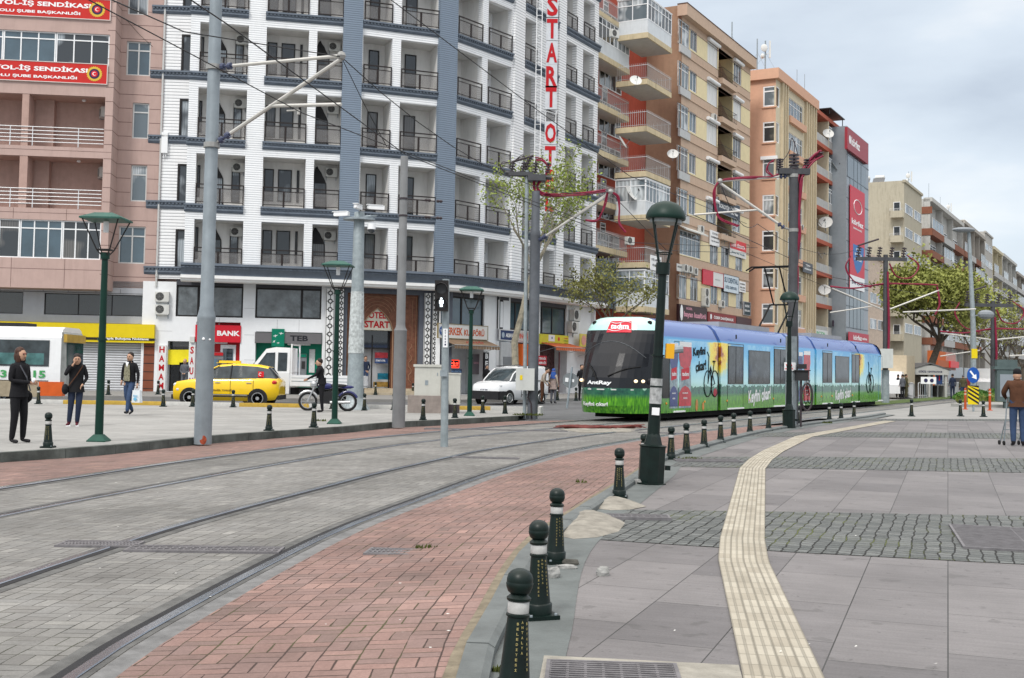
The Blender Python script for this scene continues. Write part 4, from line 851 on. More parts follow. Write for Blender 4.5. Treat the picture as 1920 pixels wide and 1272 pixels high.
def awning(name,lab,fr,u0,u1,v,z0,z1,out,m,txt=None):
    x0,x1=fr.at(u0,v)[0],fr.at(u1,v)[0]; t_=thing(name,lab,'awning',M=fr.M@Matrix.Translation((x0,0,0))); W=x1-x0; mb=MB()
    mb.add([(0,0,z1),(W,0,z1),(W,-out,z0+.22),(0,-out,z0+.22),(0,0,z1-.03),(W,0,z1-.03),(W,-out,z0+.19),(0,-out,z0+.19)],[(0,3,2,1),(4,5,6,7),(0,1,5,4),(1,2,6,5),(3,0,4,7)])
    n=int(W/.25)
    for k in range(n):
        a_,b_=W*k/n,W*(k+1)/n; mb.q((a_,-out,z0+.22),(b_,-out,z0+.22),(b_-.02,-out-.01,z0),(a_+.02,-out-.01,z0))
    mb.build('canopy',m,t_); f=MB(); f.tube([(.03,0,z0-.1),(.03,-out+.05,z0+.17)],.015,5); f.tube([(W-.03,0,z0-.1),(W-.03,-out+.05,z0+.17)],.015,5); f.tube([(0,-out,z0+.2),(W,-out,z0+.2)],.02,5); f.build('frame',galv,t_)
    if txt: mb=MB(Matrix.Translation((W*.55,-out*.62-.03,(z0+z1)/2+.06))@Matrix.Rotation(-math.atan2(z1-z0-.22,out),4,'X')); mb.text(txt,0,0,.28,1.6,y=-.02); mb.build('lettering',mat('letter_rust',(.28,.04,.03),.6,var=0),t_)
awning('awning','brown striped awning reading KUAFÖR over the barber shop window',RF,826,912,640,2.55,3.1,1.0,awb,'KUAFÖR')
def neon(): pass
x0_,z1_=RF.at(842,675,-.3); 
sign('neon_sign','small glowing red sign reading CİLT in the barber window',RF,(842,674,861,691),y=.35,th=.05,bc=(.05,.01,.01),lines=[],marks=lambda t_,W,Hh:(MB().text('CİLT',.5*W,.5*Hh,.55*Hh,.75*W,y=-.01).build('lettering',mat('neon_red',(.9,.05,.02),.5,var=0,emit=(1,.06,.03),es=2.5),t_),MB().tube([(.04,-.01,.04),(W-.04,-.01,.04),(W-.04,-.01,Hh-.04),(.04,-.01,Hh-.04),(.04,-.01,.04)],.012,5).build('tube',MC['neon_red'],t_)))
sign('window_poster','blue lettered poster below the glowing red sign',RF,(838,692,866,702),y=.35,th=.03,bc=(.04,.06,.12),lines=[('BAKIM & MAKYAJ',.5,.5,.5,.85,(.2,.35,.6))])
sign('window_poster','grey poster of portraits on the barber window right side',RF,(886,664,904,702),y=.35,th=.03,bc=(.14,.12,.13),lines=[('GENÇLER',.5,.55,.12,.8,(.5,.25,.3))])
column_sign('barber_sign','black column sign with white letters reading BERBER by the barber shop',RF,908.5,917,661,745,'BERBER',WH,bc=(.02,.02,.025),lh=.7,y=-.02)
sign('bank_sign','dark blue bank sign with white letters above the cash machine on the street side',RG,(938,619,967,637),bc=(.02,.04,.12),lines=[('AKBANK',.62,.5,.42,.55,WH)],frame=(.7,.7,.7),marks=lambda t_,W,Hh:MB().tube([(.17*W,-.01,.5*Hh),(.17*W,-.02,.5*Hh)],.3*Hh,14).build('round_mark',mat('pale_mark',(.35,.42,.5),.5,var=0),t_))
sign('bank_sign','pale sign with red letters reading ING between the blue sign and yellow sign',RG,(971,621,999,639),bc=(.55,.5,.47),lines=[('ING',.3,.5,.55,.38,(.6,.06,.03)),('A',.62,.5,.8,.10,(.6,.06,.03)),('PTT',.85,.45,.4,.2,(.05,.1,.3))])
x0_,zb_=RG.at(968,642); MB(RG.M).box(xg(970),xg(990),-.35,.3,1.0,3.0).build('orange_kiosk_front',mat('orange_panel',(.62,.12,.02),.5,var=.08),hb)
MB(RG.M).box(xg(938),xg(966),-.1,.3,0.9,3.05).build('cash_machine_front',mat('pale_grey_panel',(.42,.43,.44),.5,var=.1),hb); MB(RG.M).box(xg(942),xg(962),-.14,-.1,1.2,2.2).build('cash_machine_face',atmd,hb)
sign('shop_sign','long yellow sign with small pictures reading BİLEN TELEFONCU above the orange awning',RG,(1013,626,1066,645),bc=(.62,.58,.04),lines=[('BİLEN TELEFONCU',.45,.14,.2,.6,(.1,.2,.03)),('TAMİR',.9,.72,.15,.15,(.5,.05,.03)),('AKSESUAR',.9,.45,.12,.17,(.1,.2,.03)),('SATIŞ',.9,.2,.12,.12,(.1,.2,.03))],
  marks=lambda t_,W,Hh:(MB().box(.28*W,.49*W,-.02,0,.32*Hh,.96*Hh).build('white_panel',pvc,t_),MB().tube([(.64*W,-.01,.6*Hh),(.64*W,-.02,.6*Hh)],.2*Hh,12).build('round_mark',redp,t_),MB().tube([(.39*W,-.03,.66*Hh),(.39*W,-.035,.66*Hh)],.12*Hh,10).build('round_mark',mat('disc_blue',(.03,.08,.25),.4),t_)))
awning('awning','orange awning over the phone shop beside the tram',RG,1013,1068,650,2.7,3.2,1.1,awo)
sign('service_sign','small red sign with white letters reading TEKNİK SERVİS',RG,(1009,667,1025,685),y=-.3,th=.06,bc=(.5,.015,.03),lines=[('TEKNİK',.5,.74,.3,.85,WH),('SERVİS',.5,.28,.3,.85,WH)])
sign('window_poster','dark red notice board stack in the phone shop window',RG,(1048,660,1063,735),y=.55,th=.03,bc=(.22,.02,.03),lines=[('KONTÖR',.5,.9,.06,.8,WH),('50',.5,.7,.08,.5,WH),('100',.5,.5,.08,.6,WH),('TUR',.5,.25,.08,.6,WH)])
for k,v in enumerate((591,613)):
    u=1080-4*k; xx,zz=RG.at(u,v,.3); ac_unit(RG.M@Matrix.Translation((xx,-.05,zz)),['upper','lower'][k]+' air conditioner hanging under the hotel cornice by the street tree',1.2,'air conditioners under the cornice')
# vertical hotel sign on its ladder mast
u_=1031; fS=S[5]; xx=fS.at(1033,200,1.15)[0]; Ms=fS.M@Matrix.Translation((xx,0,0))@Matrix.Rotation(R(-62),4,'Z')
# board plane perpendicular-ish so that it reads from the square
t_=thing('hotel_sign','tall vertical hotel sign of red letters reading START OTEL on a white ladder mast','sign',M=Matrix.Translation((fS.M@Vector((xx,-1.15,0)))))
def ph(v,u=1031): 
    c=fS.M@Vector((xx,-1.15,0)); return H+ (c.y/ray(u,v).y)*ray(u,v).z
mb=MB(); lad=MB(); zt0,zt1=ph(395),TOP+.5
for s_ in (-.95,-.62): lad.tube([(s_,.0,zt0-.4),(s_,.0,zt1)],.03,6)
z_=zt0-.2
while z_<zt1: lad.tube([(-.95,0,z_),(-.62,0,z_)],.02,5); z_+=.42
lad.tube([(-.3,.1,zt0),(-.3,.1,zt1)],.03,6); lad.tube([(.32,.1,zt0),(.32,.1,zt1)],.03,6)
for k in range(6): z_=zt0+k*3.1; lad.tube([(-.95,0,z_),(.4,1.2,z_)],.025,5)
lad.build('ladder_mast',pvc,t_)
letters=[('S',12),('T',54),('A',99),('R',143),('T',183),('O',250),('T',293),('E',337),('L',378)]
bd=MB(); lt=MB()
for c_,v in letters:
    z_=ph(v); bd=MB(); bd.box(-.36,.36,.0,.12,z_-.72,z_+.72); bd.build('letter_board',mat('pale_letter_board',(.55,.57,.60),.5,var=.1),t_); lt.text(c_,0,z_,1.22,.66 if c_ not in 'EL' else .52,y=-.02)
for c_,v in (('T',-32),('R',-75),('A',-118)): pass
lt.build('lettering',mat('deep_red',(.45,.01,.015),.4),t_)
# ================================================================ PINK BUILDING (left)
pk=mat('pink_stone_cladding',(.45,.325,.29),.75,var=.06,scale=1.2,bump=.15,bscale=60,dirt=.18); pkd=mat('pink_render',(.42,.285,.245),.85,var=.08,dirt=.2); pj=mat('pink_joint',(.12,.07,.065),.8,var=0)
pb=thing('pink_building','pink stone clad building with railed balconies and a shuttered yellow shop','building')
dP=Vector((.9925,.122)); PR=Fr((-19.4,61.4),d=dP); PF=Fr((-19.4,61.4),d=dP,q=1.45)
# x measured on PR/PF (negative to the left)
xF=lambda u,v=250:PF.at(u,v)[0]; zF=lambda v,u=100:PF.at(u,v)[1]; xR=lambda u,v=250:PR.at(u,v)[0]; zR=lambda v,u=260:PR.at(u,v)[1]
XL=-16.; XC=xF(210); ZT=27.5
zo=[(zF(120),zF(60)),(zF(275),zF(178)),(zF(391),zF(294)),(zF(485),zF(413)),(zF(2),zF(-58)),]
opn=[(XL,xF(205,100),zo[0][0],zo[0][1],.15),(XL,xF(196,230),zo[1][0],zo[1][1],.3),(XL,xF(192,340),zo[2][0],zo[2][1],.3),(XL,xF(189,450),zo[3][0],zo[3][1],.15),(XL,xF(208,-20),zo[4][0],zo[4][1],.15)]
mb=MB(PF.M); wall(mb,XL,XC,zF(541),ZT,opn); mb.q((XC,0,zF(541)),(XC,1.45,zF(541)),(XC,1.45,ZT),(XC,0,ZT)); mb.q((XL,0,zF(541)),(XC,0,zF(541)),(XC,1.6,zF(541)),(XL,1.6,zF(541))); mb.build('front_wall',pk,pb)
wr=[(xR(237,110),xR(282,110),zR(142),zR(78)),(xR(248,226),xR(279,226),zR(260),zR(193)),(xR(245,345),xR(275,345),zR(378),zR(310)),(xR(222,460),xR(272,460),zR(495),zR(425)),(xR(240,10),xR(278,10),zR(28),zR(-40)),(xR(242,-80),xR(279,-80),zR(-88),zR(-150))]
mb=MB(PR.M); wall(mb,XC-.1,xR(303,300),zR(541),ZT,wr,t=.18); mb.build('side_wall',pk,pb)
mb=MB(PR.M); z=zR(520)
while z<ZT:
    for (a,b_) in ((XC,xR(303)),):
        seg=[(a,b_)]
        for w_ in wr:
            if w_[2]-.02<z<w_[3]+.02: seg=[(a,w_[0]-.02),(w_[1]+.02,b_)]
        for s_ in seg: mb.box(s_[0],s_[1],-.003,.01,z-.014,z+.014)
    mb.box(xF(196),XC,-1.453,-1.44,z-.014,z+.014); mb.box(XC-.01,XC+.004,-1.45,0,z-.014,z+.014); z+=.742
mb.build('cladding_joints',pj,pb)
mb=MB(PF.M)
for z in (zF(150),zF(282),zF(400),zF(505)): mb.box(XL,XC,-.004,.01,z-.01,z+.01)
for x in (-3.6-4.0,-3.6,-9,-6.2): mb.box(x-.01,x+.01,-.004,.01,zF(540),zF(485)); mb.box(x-.01,x+.01,-.004,.01,zF(412),zF(392))
mb.build('cladding_joints',pj,pb)
def winf(fr,parent,x0,x1,z0,z1,nv=2,tr=.26,y=.1,fm=None,gl=None,e=.07,name='window'):
    mb=MB(fr.M); mb.box(x0,x0+e,y,y+.07,z0,z1); mb.box(x1-e,x1,y,y+.07,z0,z1); mb.box(x0+e,x1-e,y,y+.07,z0,z0+e); mb.box(x0+e,x1-e,y,y+.07,z1-e,z1)
    for k in range(1,nv): xx=x0+(x1-x0)*k/nv; mb.box(xx-e/2,xx+e/2,y+.003,y+.067,z0+e,z1-e)
    if tr: zz=z1-(z1-z0)*tr; mb.box(x0+e,x1-e,y+.006,y+.064,zz-e/2,zz+e/2)
    o=mb.build(name,fm or pvc,parent); MB(fr.M).q((x0+e,y+.04,z0+e),(x1-e,y+.04,z0+e),(x1-e,y+.04,z1-e),(x0+e,y+.04,z1-e)).build('pane',gl or curt,o); return o
greyp=mat('aluminium_frame',(.58,.58,.565),.4,.3,var=.05)
for k,w_ in enumerate(wr): winf(PR,pb,*w_,nv=(2 if k in (0,3,4) else 1),gl=[skyglass,curt3,curt3,skyglass,curt,curt][k],fm=greyp)
def band(zb,zt,edges,v,gls,y=.08):
    for k in range(len(edges)-1):
        a,b_=xF(edges[k],v),xF(edges[k+1],v); winf(PF,pb,a+.01,b_-.01,zb,zt,nv=3,tr=.22,y=y,gl=gls[k%len(gls)],fm=pvc,e=.06)
band(zo[0][0],zo[0][1],(-420,-270,-150,5,104,205),90,(skyglass,skyglass,skyglass,skyglass,curt))
band(zo[3][0],zo[3][1],(-420,-300,-180,-80,36,116,189),450,(skyglass,curt,skyglass,curt2,skyglass,curt2))
band(zo[4][0],zo[4][1],(-420,-270,-150,5,104,208),-20,(skyglass,skyglass,curt))
# balconies
pr_=mat('white_pipe_rail',(.72,.73,.74),.3,.2,var=.05)
for j,(z0,z1) in enumerate(zo[1:3]):
    mb=MB(PF.M); y1=1.9; xe=opn[1+j][1]; mb.q((XL,y1,z0),(xe,y1,z0),(xe,y1,z1),(XL,y1,z1)); mb.q((XL,.3,z0),(xe,.3,z0),(xe,y1,z0),(XL,y1,z0)); mb.q((XL,.3,z1),(XL,y1,z1),(xe,y1,z1),(xe,.3,z1)); mb.q((xe,.3,z0),(xe,.3,z1),(xe,y1,z1),(xe,y1,z0))
    v=230 if j==0 else 345
    for (u0,u1,ya,yb) in ((40 if j==0 else 35,53 if j==0 else 50,.02,.9),(53,88,1.3,1.9) if j==0 else (50,78,1.3,1.9),(-170,-150,.02,.9)): mb.box(xF(u0,v),xF(u1,v),ya,yb,z0,z1)
    mb.build('loggia_wall',pkd,pb)
    r_=MB(PF.M); 
    for k in range(5): r_.tube([(XL,-.0,z0+.22+.19*k),(xe-.02,0,z0+.22+.19*k)],.022,6)
    for u in (-260,-170,-80,20,62,148): r_.tube([(xF(u,v),0,z0),(xF(u,v),0,z0+1.0)],.022,6)
    r_.build('balcony_railing',pr_,pb)
    for (u0,u1) in ((-1,30 if j==0 else 18),(177,200)): winf(PF,pb,xF(u0,v),min(xF(u1,v),xe),z0+.02,z0+2.35,nv=1,tr=.25,y=1.78,gl=skyglass,name='balcony_door')
    MB(PF.M).lathe([(.09,0),(.11,-.06),(.05,-.1)],12,0,Matrix.Translation((xF(148 if j==0 else 138,v),.9,z1))).build('ceiling_lamp',pvc,pb)
    ac_unit(PF.M@Matrix.Translation((xF(189 if j==0 else 186,v)-.1,1.5,z1-.5))@Matrix.Rotation(R(-70),4,'Z'),'air conditioner hanging in the %s pink balcony corner'%(['upper','lower'][j]),.9,'air conditioners on the pink building')
mb=MB(PF.M); mb.box(xF(147,200),xF(164,200),1.86,1.9,zF(206),zF(193)); mb.build('vent_grille',black,pb)
def union(v0,v1,lab,u1,l1,l2,rx1,rx2):
    def seal(t_,W,Hh):
        cx=W-.62*Hh; r=.40*Hh; mb=MB(); n=24; vs=[(cx,-.008,.5*Hh)]+[(cx+r*(1 if k%2 else .88)*math.cos(k*math.pi/n),-.008,.5*Hh+r*(1 if k%2 else .88)*math.sin(k*math.pi/n)) for k in range(2*n)]
        mb.add(vs,[(0,1+k,1+(k+1)%(2*n)) for k in range(2*n)]); o=mb.build('sun_seal',mat('seal_gold',(.62,.42,.05),.5,var=0),t_)
        mb=MB(); mb.add([(cx+r*.66*math.cos(k*.2618),-.012,.5*Hh+r*.66*math.sin(k*.2618)) for k in range(24)],[tuple(range(24))]); mb.build('seal_disc',mat('seal_dark',(.04,.02,.07),.5,var=0),o)
        mb=MB(); mb.add([(cx+r*.40*math.cos(k*.2618),-.015,.5*Hh+r*.40*math.sin(k*.2618)) for k in range(24)],[tuple(range(24))]); mb.build('seal_heart',redp,o)
        mb=MB(); cr=[]; 
        for k in range(13): a_=R(40+280*k/12); cr.append((cx+r*.24*math.cos(a_),-.018,.5*Hh+r*.24*math.sin(a_)))
        c2=[]
        for k in range(13): a_=R(320-280*k/12); c2.append((cx+.05*r+r*.18*math.cos(a_),-.018,.5*Hh+r*.18*math.sin(a_)))
        for k in range(12): mb.add([cr[k],cr[k+1],c2[11-k],c2[12-k]],[(0,1,2,3)])
        mb.build('crescent',pvc,o)
    q_=.08; x1,z1=PF.at(u1,v0,q_); _,z0=PF.at(u1,v1,q_); W=10.2; Hh=z1-z0
    sign('union_banner',lab,PF,(W,Hh),M=PF.M@Matrix.Translation((x1-W,-.08,z0)),bc=(.50,.025,.02),frame=(.6,.55,.52),lines=[(l1,1-3.45/W,.65,.36,5.0/W,WH),(l2,1-3.75/W,.24,.22,4.6/W,WH)],marks=seal,cat='banner')
union(122,158,'lower red union banner reading YOL-İŞ SENDİKASI below the window band',201,'E YOL-İŞ SENDİKASI','1 NOLU ŞUBE BAŞKANLIĞI',0,0)
union(1,38,'upper red union banner reading YOL-İŞ SENDİKASI at the top left corner',207,'E YOL-İŞ SENDİKASI','2 NOLU ŞUBE BAŞKANLIĞI',0,0)
# ground floors
gp=mat('grey_metal_cladding',(.40,.41,.43),.4,.2,var=.05,dirt=.1); x1=xR(291,640)
zz=lambda v,u=180:PR.at(u,v)[1]
mo=[(XL,xR(43,570),zz(592),zz(551),.1),(xR(83,570),xR(272,570),zz(592),zz(552),.1)]
mb=MB(PR.M); wall(mb,XL,x1+.25,zz(606),zz(541)+.4,mo); mb.build('mezzanine_wall',gp,pb)
for m_ in mo: winf(PR,pb,m_[0],m_[1],m_[2],m_[3],nv=max(2,int((m_[1]-m_[0])/1.6)),tr=0,y=.06,fm=black,gl=dkglass,e=.04)
mb=MB(PR.M); 
for u in (0,45,81,128,180,226): mb.box(xR(u,545)-.01,xR(u,545)+.01,-.004,.02,zz(550),zz(542))
mb.box(XL,x1,-.004,.02,zz(551)+.02,zz(551)+.05); mb.build('cladding_joints',mat('dark_joint',(.07,.07,.075),.8,var=0),pb)
mb=MB(PR.M); sh=(xR(-300,690),xR(268,690),-.05,zz(641),.12); mb.box(x1-.05,x1+.3,0,.2,-.05,zz(606)); mb.box(XL,sh[0],0,.2,-.05,zz(641)); mb.build('shop_wall',white,pb)
shm=mat('roller_shutter',(.55,.56,.58),.45,.3,var=.08,scale=1.5,dirt=.12); t,b=nodes(shm); co=N(t,'ShaderNodeTexCoord'); s_=N(t,'ShaderNodeSeparateXYZ'); t.links.new(co.outputs['Object'],s_.inputs[0]); fq=math_(t,'FRACT',math_(t,'DIVIDE',s_.outputs[2],.13)); hh=ramp(t,[(0,0.),(.15,.8),(.5,1.),(.85,.8),(1,0.)],fq)
bp=N(t,'ShaderNodeBump'); bp.inputs['Strength'].default_value=1.; bp.inputs['Distance'].default_value=.05; t.links.new(hh.outputs[0],bp.inputs['Height']); t.links.new(bp.outputs[0],b.inputs['Normal'])
old=b.inputs['Base Color'].links[0].from_socket; t.links.new(mix_(t,ramp(t,[(0,1.),(.1,0.)],fq).outputs[0],old,(.2,.21,.22)),b.inputs['Base Color'])
mb=MB(PR.M); mb.q((sh[0],.1,-.05),(sh[1],.1,-.05),(sh[1],.1,sh[3]),(sh[0],.1,sh[3])); mb.build('roller_shutter',shm,pb)
mb=MB(PR.M); xx=sh[0]
mb.box(xR(268,690)+.02,xR(289,690),-.06,.1,-.05,zz(641)); mb.build('brick_pillar',mat('brick_red_tile',(.20,.065,.035),.6,var=.12),pb)
mb=MB(PR.M); 
for k in range(7): z=.12+k*.44; mb.box(xR(268,690)+.02,xR(289,690),-.064,-.05,z-.02,z+.02)
mb.build('pillar_joints',black,pb)
t_=sign('shop_sign','long yellow shop sign with a thin black strip above the roller shutter',PR,(19.,zz(607)-zz(633)),M=PR.M@Matrix.Translation((x1-19.,-.35,zz(633))),th=.35,bc=(.68,.52,.01),lines=[],bm=mat('shop_yellow',(.68,.52,.01),.5,var=.05))
q0=zz(633)-zz(637.5); MB().box(0,19.,-.03,.3,-q0,-.003).build('black_strip',black,t_); MB().box(0,19.,0,.3,-q0-.12,-q0-.003).build('lower_strip',MC['shop_yellow'],t_)
mb=MB(); mb.text('Kitapla Buluşma Noktanız',19.-1.45,-q0/2,.15,2.4,y=-.036); mb.build('lettering',pvc,t_)
mb=MB(PR.M); mb.slab([(XL,.3),(x1-.2,.3),(x1-.2,12),(XL,12)],-.05,ZT-.05) ; mb.M=PR.M; mb.build('building_core',pkd,pb)
mb=MB(PF.M); mb.slab([(XL,0),(XC,0),(XC,1.45),(x1,1.45),(x1,13),(XL,13)],ZT,ZT+.4); mb.build('roof_slab',pk,pb)
# drain pipe between pink building and hotel, with the cable run
x=xR(301,300); mb=MB(PR.M); mb.tube([(x,-.09,zz(535)-.0),(x,-.09,ZT)],.055,8); 
for k in range(9): mb.tube([(x,-.09,6+k*2.4),(x,-.09,6.12+k*2.4)],.07,8)
mb.build('drain_pipe',greyp,pb)
mb=MB(WG.M); xx,z_=WG.at(309,268,.12); mb.box(xx-.16,xx+.16,-.2,0,z_-.55,z_+.55); mb.tube([(xx-.05,-.1,z_-.55),(xx-.05,-.1,z_-.8)],.03,5); mb.tube([(xx+.06,-.1,z_-.55),(xx+.06,-.1,z_-.75)],.03,5); tag(mb.build('wall_antenna',pvc),'small white antenna box on the wall corner beside the drain pipe','antenna')
mb=MB(); c=[tuple(PR.M@Vector((xR(228,30),-.05,zz(30)))),tuple(PR.M@Vector((xR(240,40),-.1,zz(38)))),tuple(PR.M@Vector((xR(262,70),-.1,zz(62)))),tuple(WG.M@Vector((.1,-.15,zz(84))))]
mb.tube(c,.012,4); tag(mb.build('loose_cable',black),'thin loose cable hanging across the pink wall to the drain pipe','cable')
# ================================================================ STREET ROW
VV=hit(2165,715,(0,100),(1,0)); DD=Vector((VV.x,VV.y)).normalized(); K=1.12; O0=Vector((11.4,80.))*K
def FQ(q): return Fr(O0,d=DD,q=q*K)
def zk(z): return (z-H)*K+H
NNv=Vector((DD.y,-DD.x))
wdark=mat('window_dark',(.03,.035,.04),.08,var=.4,scale=.6,spec=.8)
shut=mat('roller_blind',(.68,.68,.66),.5,var=.04); t,b=nodes(shut); co=N(t,'ShaderNodeTexCoord'); s_=N(t,'ShaderNodeSeparateXYZ'); t.links.new(co.outputs['Object'],s_.inputs[0]); fq=math_(t,'FRACT',math_(t,'DIVIDE',math_(t,'ADD',s_.outputs[0],s_.outputs[1]),.22)); t.links.new(ramp(t,[(0,(.4,.4,.39)),(.12,(.68,.68,.66)),(1,(.68,.68,.66))],fq).outputs[0],b.inputs['Base Color'])
def gls(): return random.choice([curt,curt2,curt3,skyglass,skyglass,wdark])
wrail=mat('white_iron_railing',(.55,.56,.57),.5,.2,var=.08)
def rails(fr,parent,pts,z,h=.95,step=.14,spike=.0,m=None,r=.012,pan=None,name='balcony_railing'):
    mb=MB(fr.M)
    for i in range(len(pts)-1):
        a,b_=Vector(pts[i]),Vector(pts[i+1]); L=(b_-a).length; n=max(2,int(L/step))
        mb.tube([(a.x,a.y,z+h),(b_.x,b_.y,z+h)],.022,5); mb.tube([(a.x,a.y,z+.1),(b_.x,b_.y,z+.1)],.016,4)
        for k in range(n+1): p=a.lerp(b_,k/n); mb.tube([(p.x,p.y,z-.06),(p.x,p.y,z+h+spike)],r,3)
    o=mb.build(name,m or wrail,parent)
    if pan: 
        mb=MB(fr.M)
        for i in range(len(pts)-1): a,b_=pts[i],pts[i+1]; mb.q((a[0],a[1]+.03,z),(b_[0],b_[1]+.03,z),(b_[0],b_[1]+.03,z+h-.05),(a[0],a[1]+.03,z+h-.05))
        mb.build('panel',pan,o)
    return o
dish_m=mat('satellite_dish_white',(.62,.62,.60),.5,var=.05)
DS={}
def dish(p,lab,r=.45,az=0.,el=35.,group='satellite dishes'):
    """p world point of the mast foot"""
    M=Matrix.Translation(p)@Matrix.Rotation(az,4,'Z')@Matrix.Diagonal((r/.45,r/.45,r/.45,1))
    if not DS:
        t_=thing('satellite_dish',lab,'satellite dish',M=M,group=group); mb=MB(Matrix.Translation((0,-.16,.55))@Matrix.Rotation(R(90-30),4,'X')); mb.lathe([(.02,-.09),(.2,-.07),(.36,-.03),(.45,.01),(.45,.0),(.36,-.04),(.2,-.08),(.02,-.1)][::-1],18); mb.build('reflector',dish_m,t_,smooth=True)
        m2=MB(); m2.tube([(0,0,0),(0,0,.55),(0,-.1,.58)],.025,6); m2.tube([(0,-.3,.22),(0,-.62,.62)],.012,4); m2.build('mast',galv,t_); m3=MB(); m3.tube([(0,-.6,.6),(0,-.56,.72)],.04,6); m3.build('receiver',acd,t_); DS['s']=t_; return t_
    t_=copy_tree(DS['s']); t_.matrix_world=M; t_['label']=lab; t_['group']=group; return t_
# ---------------- red building
rdw=mat('red_render',(.38,.075,.045),.85,var=.1,dirt=.15); crm=mat('cream_balcony',(.56,.47,.31),.85,var=.08,dirt=.45); bsof=mat('balcony_soffit',(.42,.42,.42),.85,var=.08)
rb=thing('red_building','red rendered apartment block with cream balconies next to the white hotel','building')
HB=33.
rd0=-11.6; RW=FQ(-2.6)
mb=MB(RW.M); mb.q((-12.5,0,-.05),(.3,0,-.05),(.3,0,HB),(-12.5,0,HB)); mb.build('front_wall',rdw,rb)
mb=MB(RW.M); mb.box(-12.5,-.3,.3,10,-.05,HB-.1); mb.box(-12.6,0,-1.5,.3,HB,HB+.3); mb.build('building_core',rdw,rb)
Fl=FQ(-1.2); Fr_=FQ(.8)
lx=[Fl.x(1119,200),Fl.x(1181,200)]; rx=[Fr_.x(1213,200),Fr_.x(1259,200)]
zl=[Fl.at(1119,v)[1] for v in (-10,70,144)] ; 
def balc(fr,x0,x1,z,dep,parent,style,side_left=True,par=.0):
    mb=MB(fr.M); mb.box(x0,x1,0,dep,z-.38,z) if style!='p' else mb.box(x0,x1,0,dep,z-.2,z+par); mb.build('balcony_slab',crm,parent)
    MB(fr.M).box(x0+.12,x1-.12,.1,dep-.02,z-.40,z-.383).build('balcony_soffit',bsof,parent)
    pts=([(x0+.03,dep-.1)] if side_left else [])+[(x0+.03,.03),(x1-.03,.03)]+[(x1-.03,dep-.1)]
    if style in('r','g'): rails(fr,parent,pts,z,1.0,.15,.16,pan=None)
    if style in ('g','gg'):
        # glazed in balcony
        z0_=z+(1.0 if style=='g' else .95); zt_=z+2.52
        if style=='gg': mb=MB(fr.M); mb.box(x0+.06,x1-.06,.04,.10,z,z+.95); mb.box(x0+.06,x0+.12,.10,dep-.05,z,z+.95); mb.build('balcony_panel',mat('white_balcony_panel',(.62,.65,.67),.35,var=.05,dirt=.2),parent)
        nseg=max(3,int((x1-x0)/.62)); winf(fr,parent,x0+.06,x1-.06,z0_,zt_,nv=nseg,tr=.3,y=.02,gl=random.choice([curt3,curt,skyglass]),fm=pvc,e=.06,name='balcony_glazing')
        fl_=Fr((fr.M@Vector((x0+.05,dep,0))),(fr.M@Vector((x0+.05,0,0)))); winf(fl_,parent,0.05,dep-.05,z0_,zt_,nv=2,tr=.3,y=.0,gl=curt3,fm=pvc,e=.06,name='balcony_glazing')
        MB(fr.M).box(x0,x1,.0,dep,zt_,zt_+.06).build('balcony_roof',pvc,parent)
# balcony slab levels from photo: left stack bottoms y (x=1117): 95,196,278,... right stack corner y
def zl_(v): return Fl.at(1119,v,0)[1]
def zr_(v,u=1213): return Fr_.at(u,v,0)[1]
zsr=[zr_(v) for v in (59,147,236,321,398+5,490+2,575)]
zsl=[zl_(v) for v in (18,97,192,281,375,462)]
stylesR=['gg','r','r','r','gg','r','gg']
for z,s_ in zip(zsr,stylesR):
    balc(Fr_,rx[0],rx[1],z+.0,2.4,rb,s_)
    winf(RW,rb,rx[0]+.2,rx[1]-.6,z+.02,z+2.3,nv=4,tr=.25,y=-.06,gl=curt,name='balcony_door')
for z,s_ in zip(zsl,['r','gg','r','r','r','r']):
    balc(Fl,lx[0]+.1,lx[1]-.1,z+.1,1.4,rb,s_)
    winf(RW,rb,lx[0]+.6,lx[0]+1.8,z+.1,z+2.3,nv=2,tr=.2,y=-.06,gl=curt2,name='balcony_door'); winf(RW,rb,lx[1]-1.5,lx[1]-.6,z+.9,z+2.2,nv=1,tr=.25,y=-.06,gl=curt2)
# low glazed front and shop of the red block
winf(Fl,rb,lx[0]+.2,lx[1]-.2,Fl.at(1150,580)[1],Fl.at(1150,492)[1],nv=4,tr=.5,y=-.1,fm=mat('slate_mullion',(.10,.13,.15),.4),gl=skyglass,name='glass_front')
mb=MB(Fr_.M); mb.box(rx[0]-.4,rx[1]+.6,.2,1.5,-.05,5.0); mb.build('ground_floor',mat('beige_stone_front',(.42,.32,.22),.8,var=.12,dirt=.3),rb)
sign('shop_sign','yellow sign reading BENDE with a pink figure behind the tram front',Fl,(1088,626,1124,650),y=-.2,bc=(.60,.52,.10),lines=[('BENDE..',.6,.5,.55,.55,(.05,.2,.05))],marks=lambda t_,W,Hh:MB().ball((.17*W,-.02,.5*Hh),(.12*W,.01,.4*Hh)).build('figure_mark',mat('pink_mark',(.6,.3,.25),.6),t_))
awning('awning','small orange awning under the yellow sign behind the tram front',Fl,1083,1122,662,2.5,3.0,1.0,awo)
dish(Fr_.M@Vector((Fl.x(1132,160),-.1,Fl.at(1132,172)[1])),'round dish on the rail of the upper left red building balcony',.42,R(10))
dish(Fr_.M@Vector((rx[0]-.2,1.9,zr_(280))),'dish seen edge on between the two red building balconies',.5,R(70))
dish(Fr_.M@Vector((rx[1]+.1,-.1,zr_(300,1259)-.1)),'white dish on a mast at the right end of the red building balcony',.42,R(-5))
dish(Fr_.M@Vector((rx[0]-.3,1.2,zr_(382))),'large tilted dish behind the red cable arm',.62,R(60))
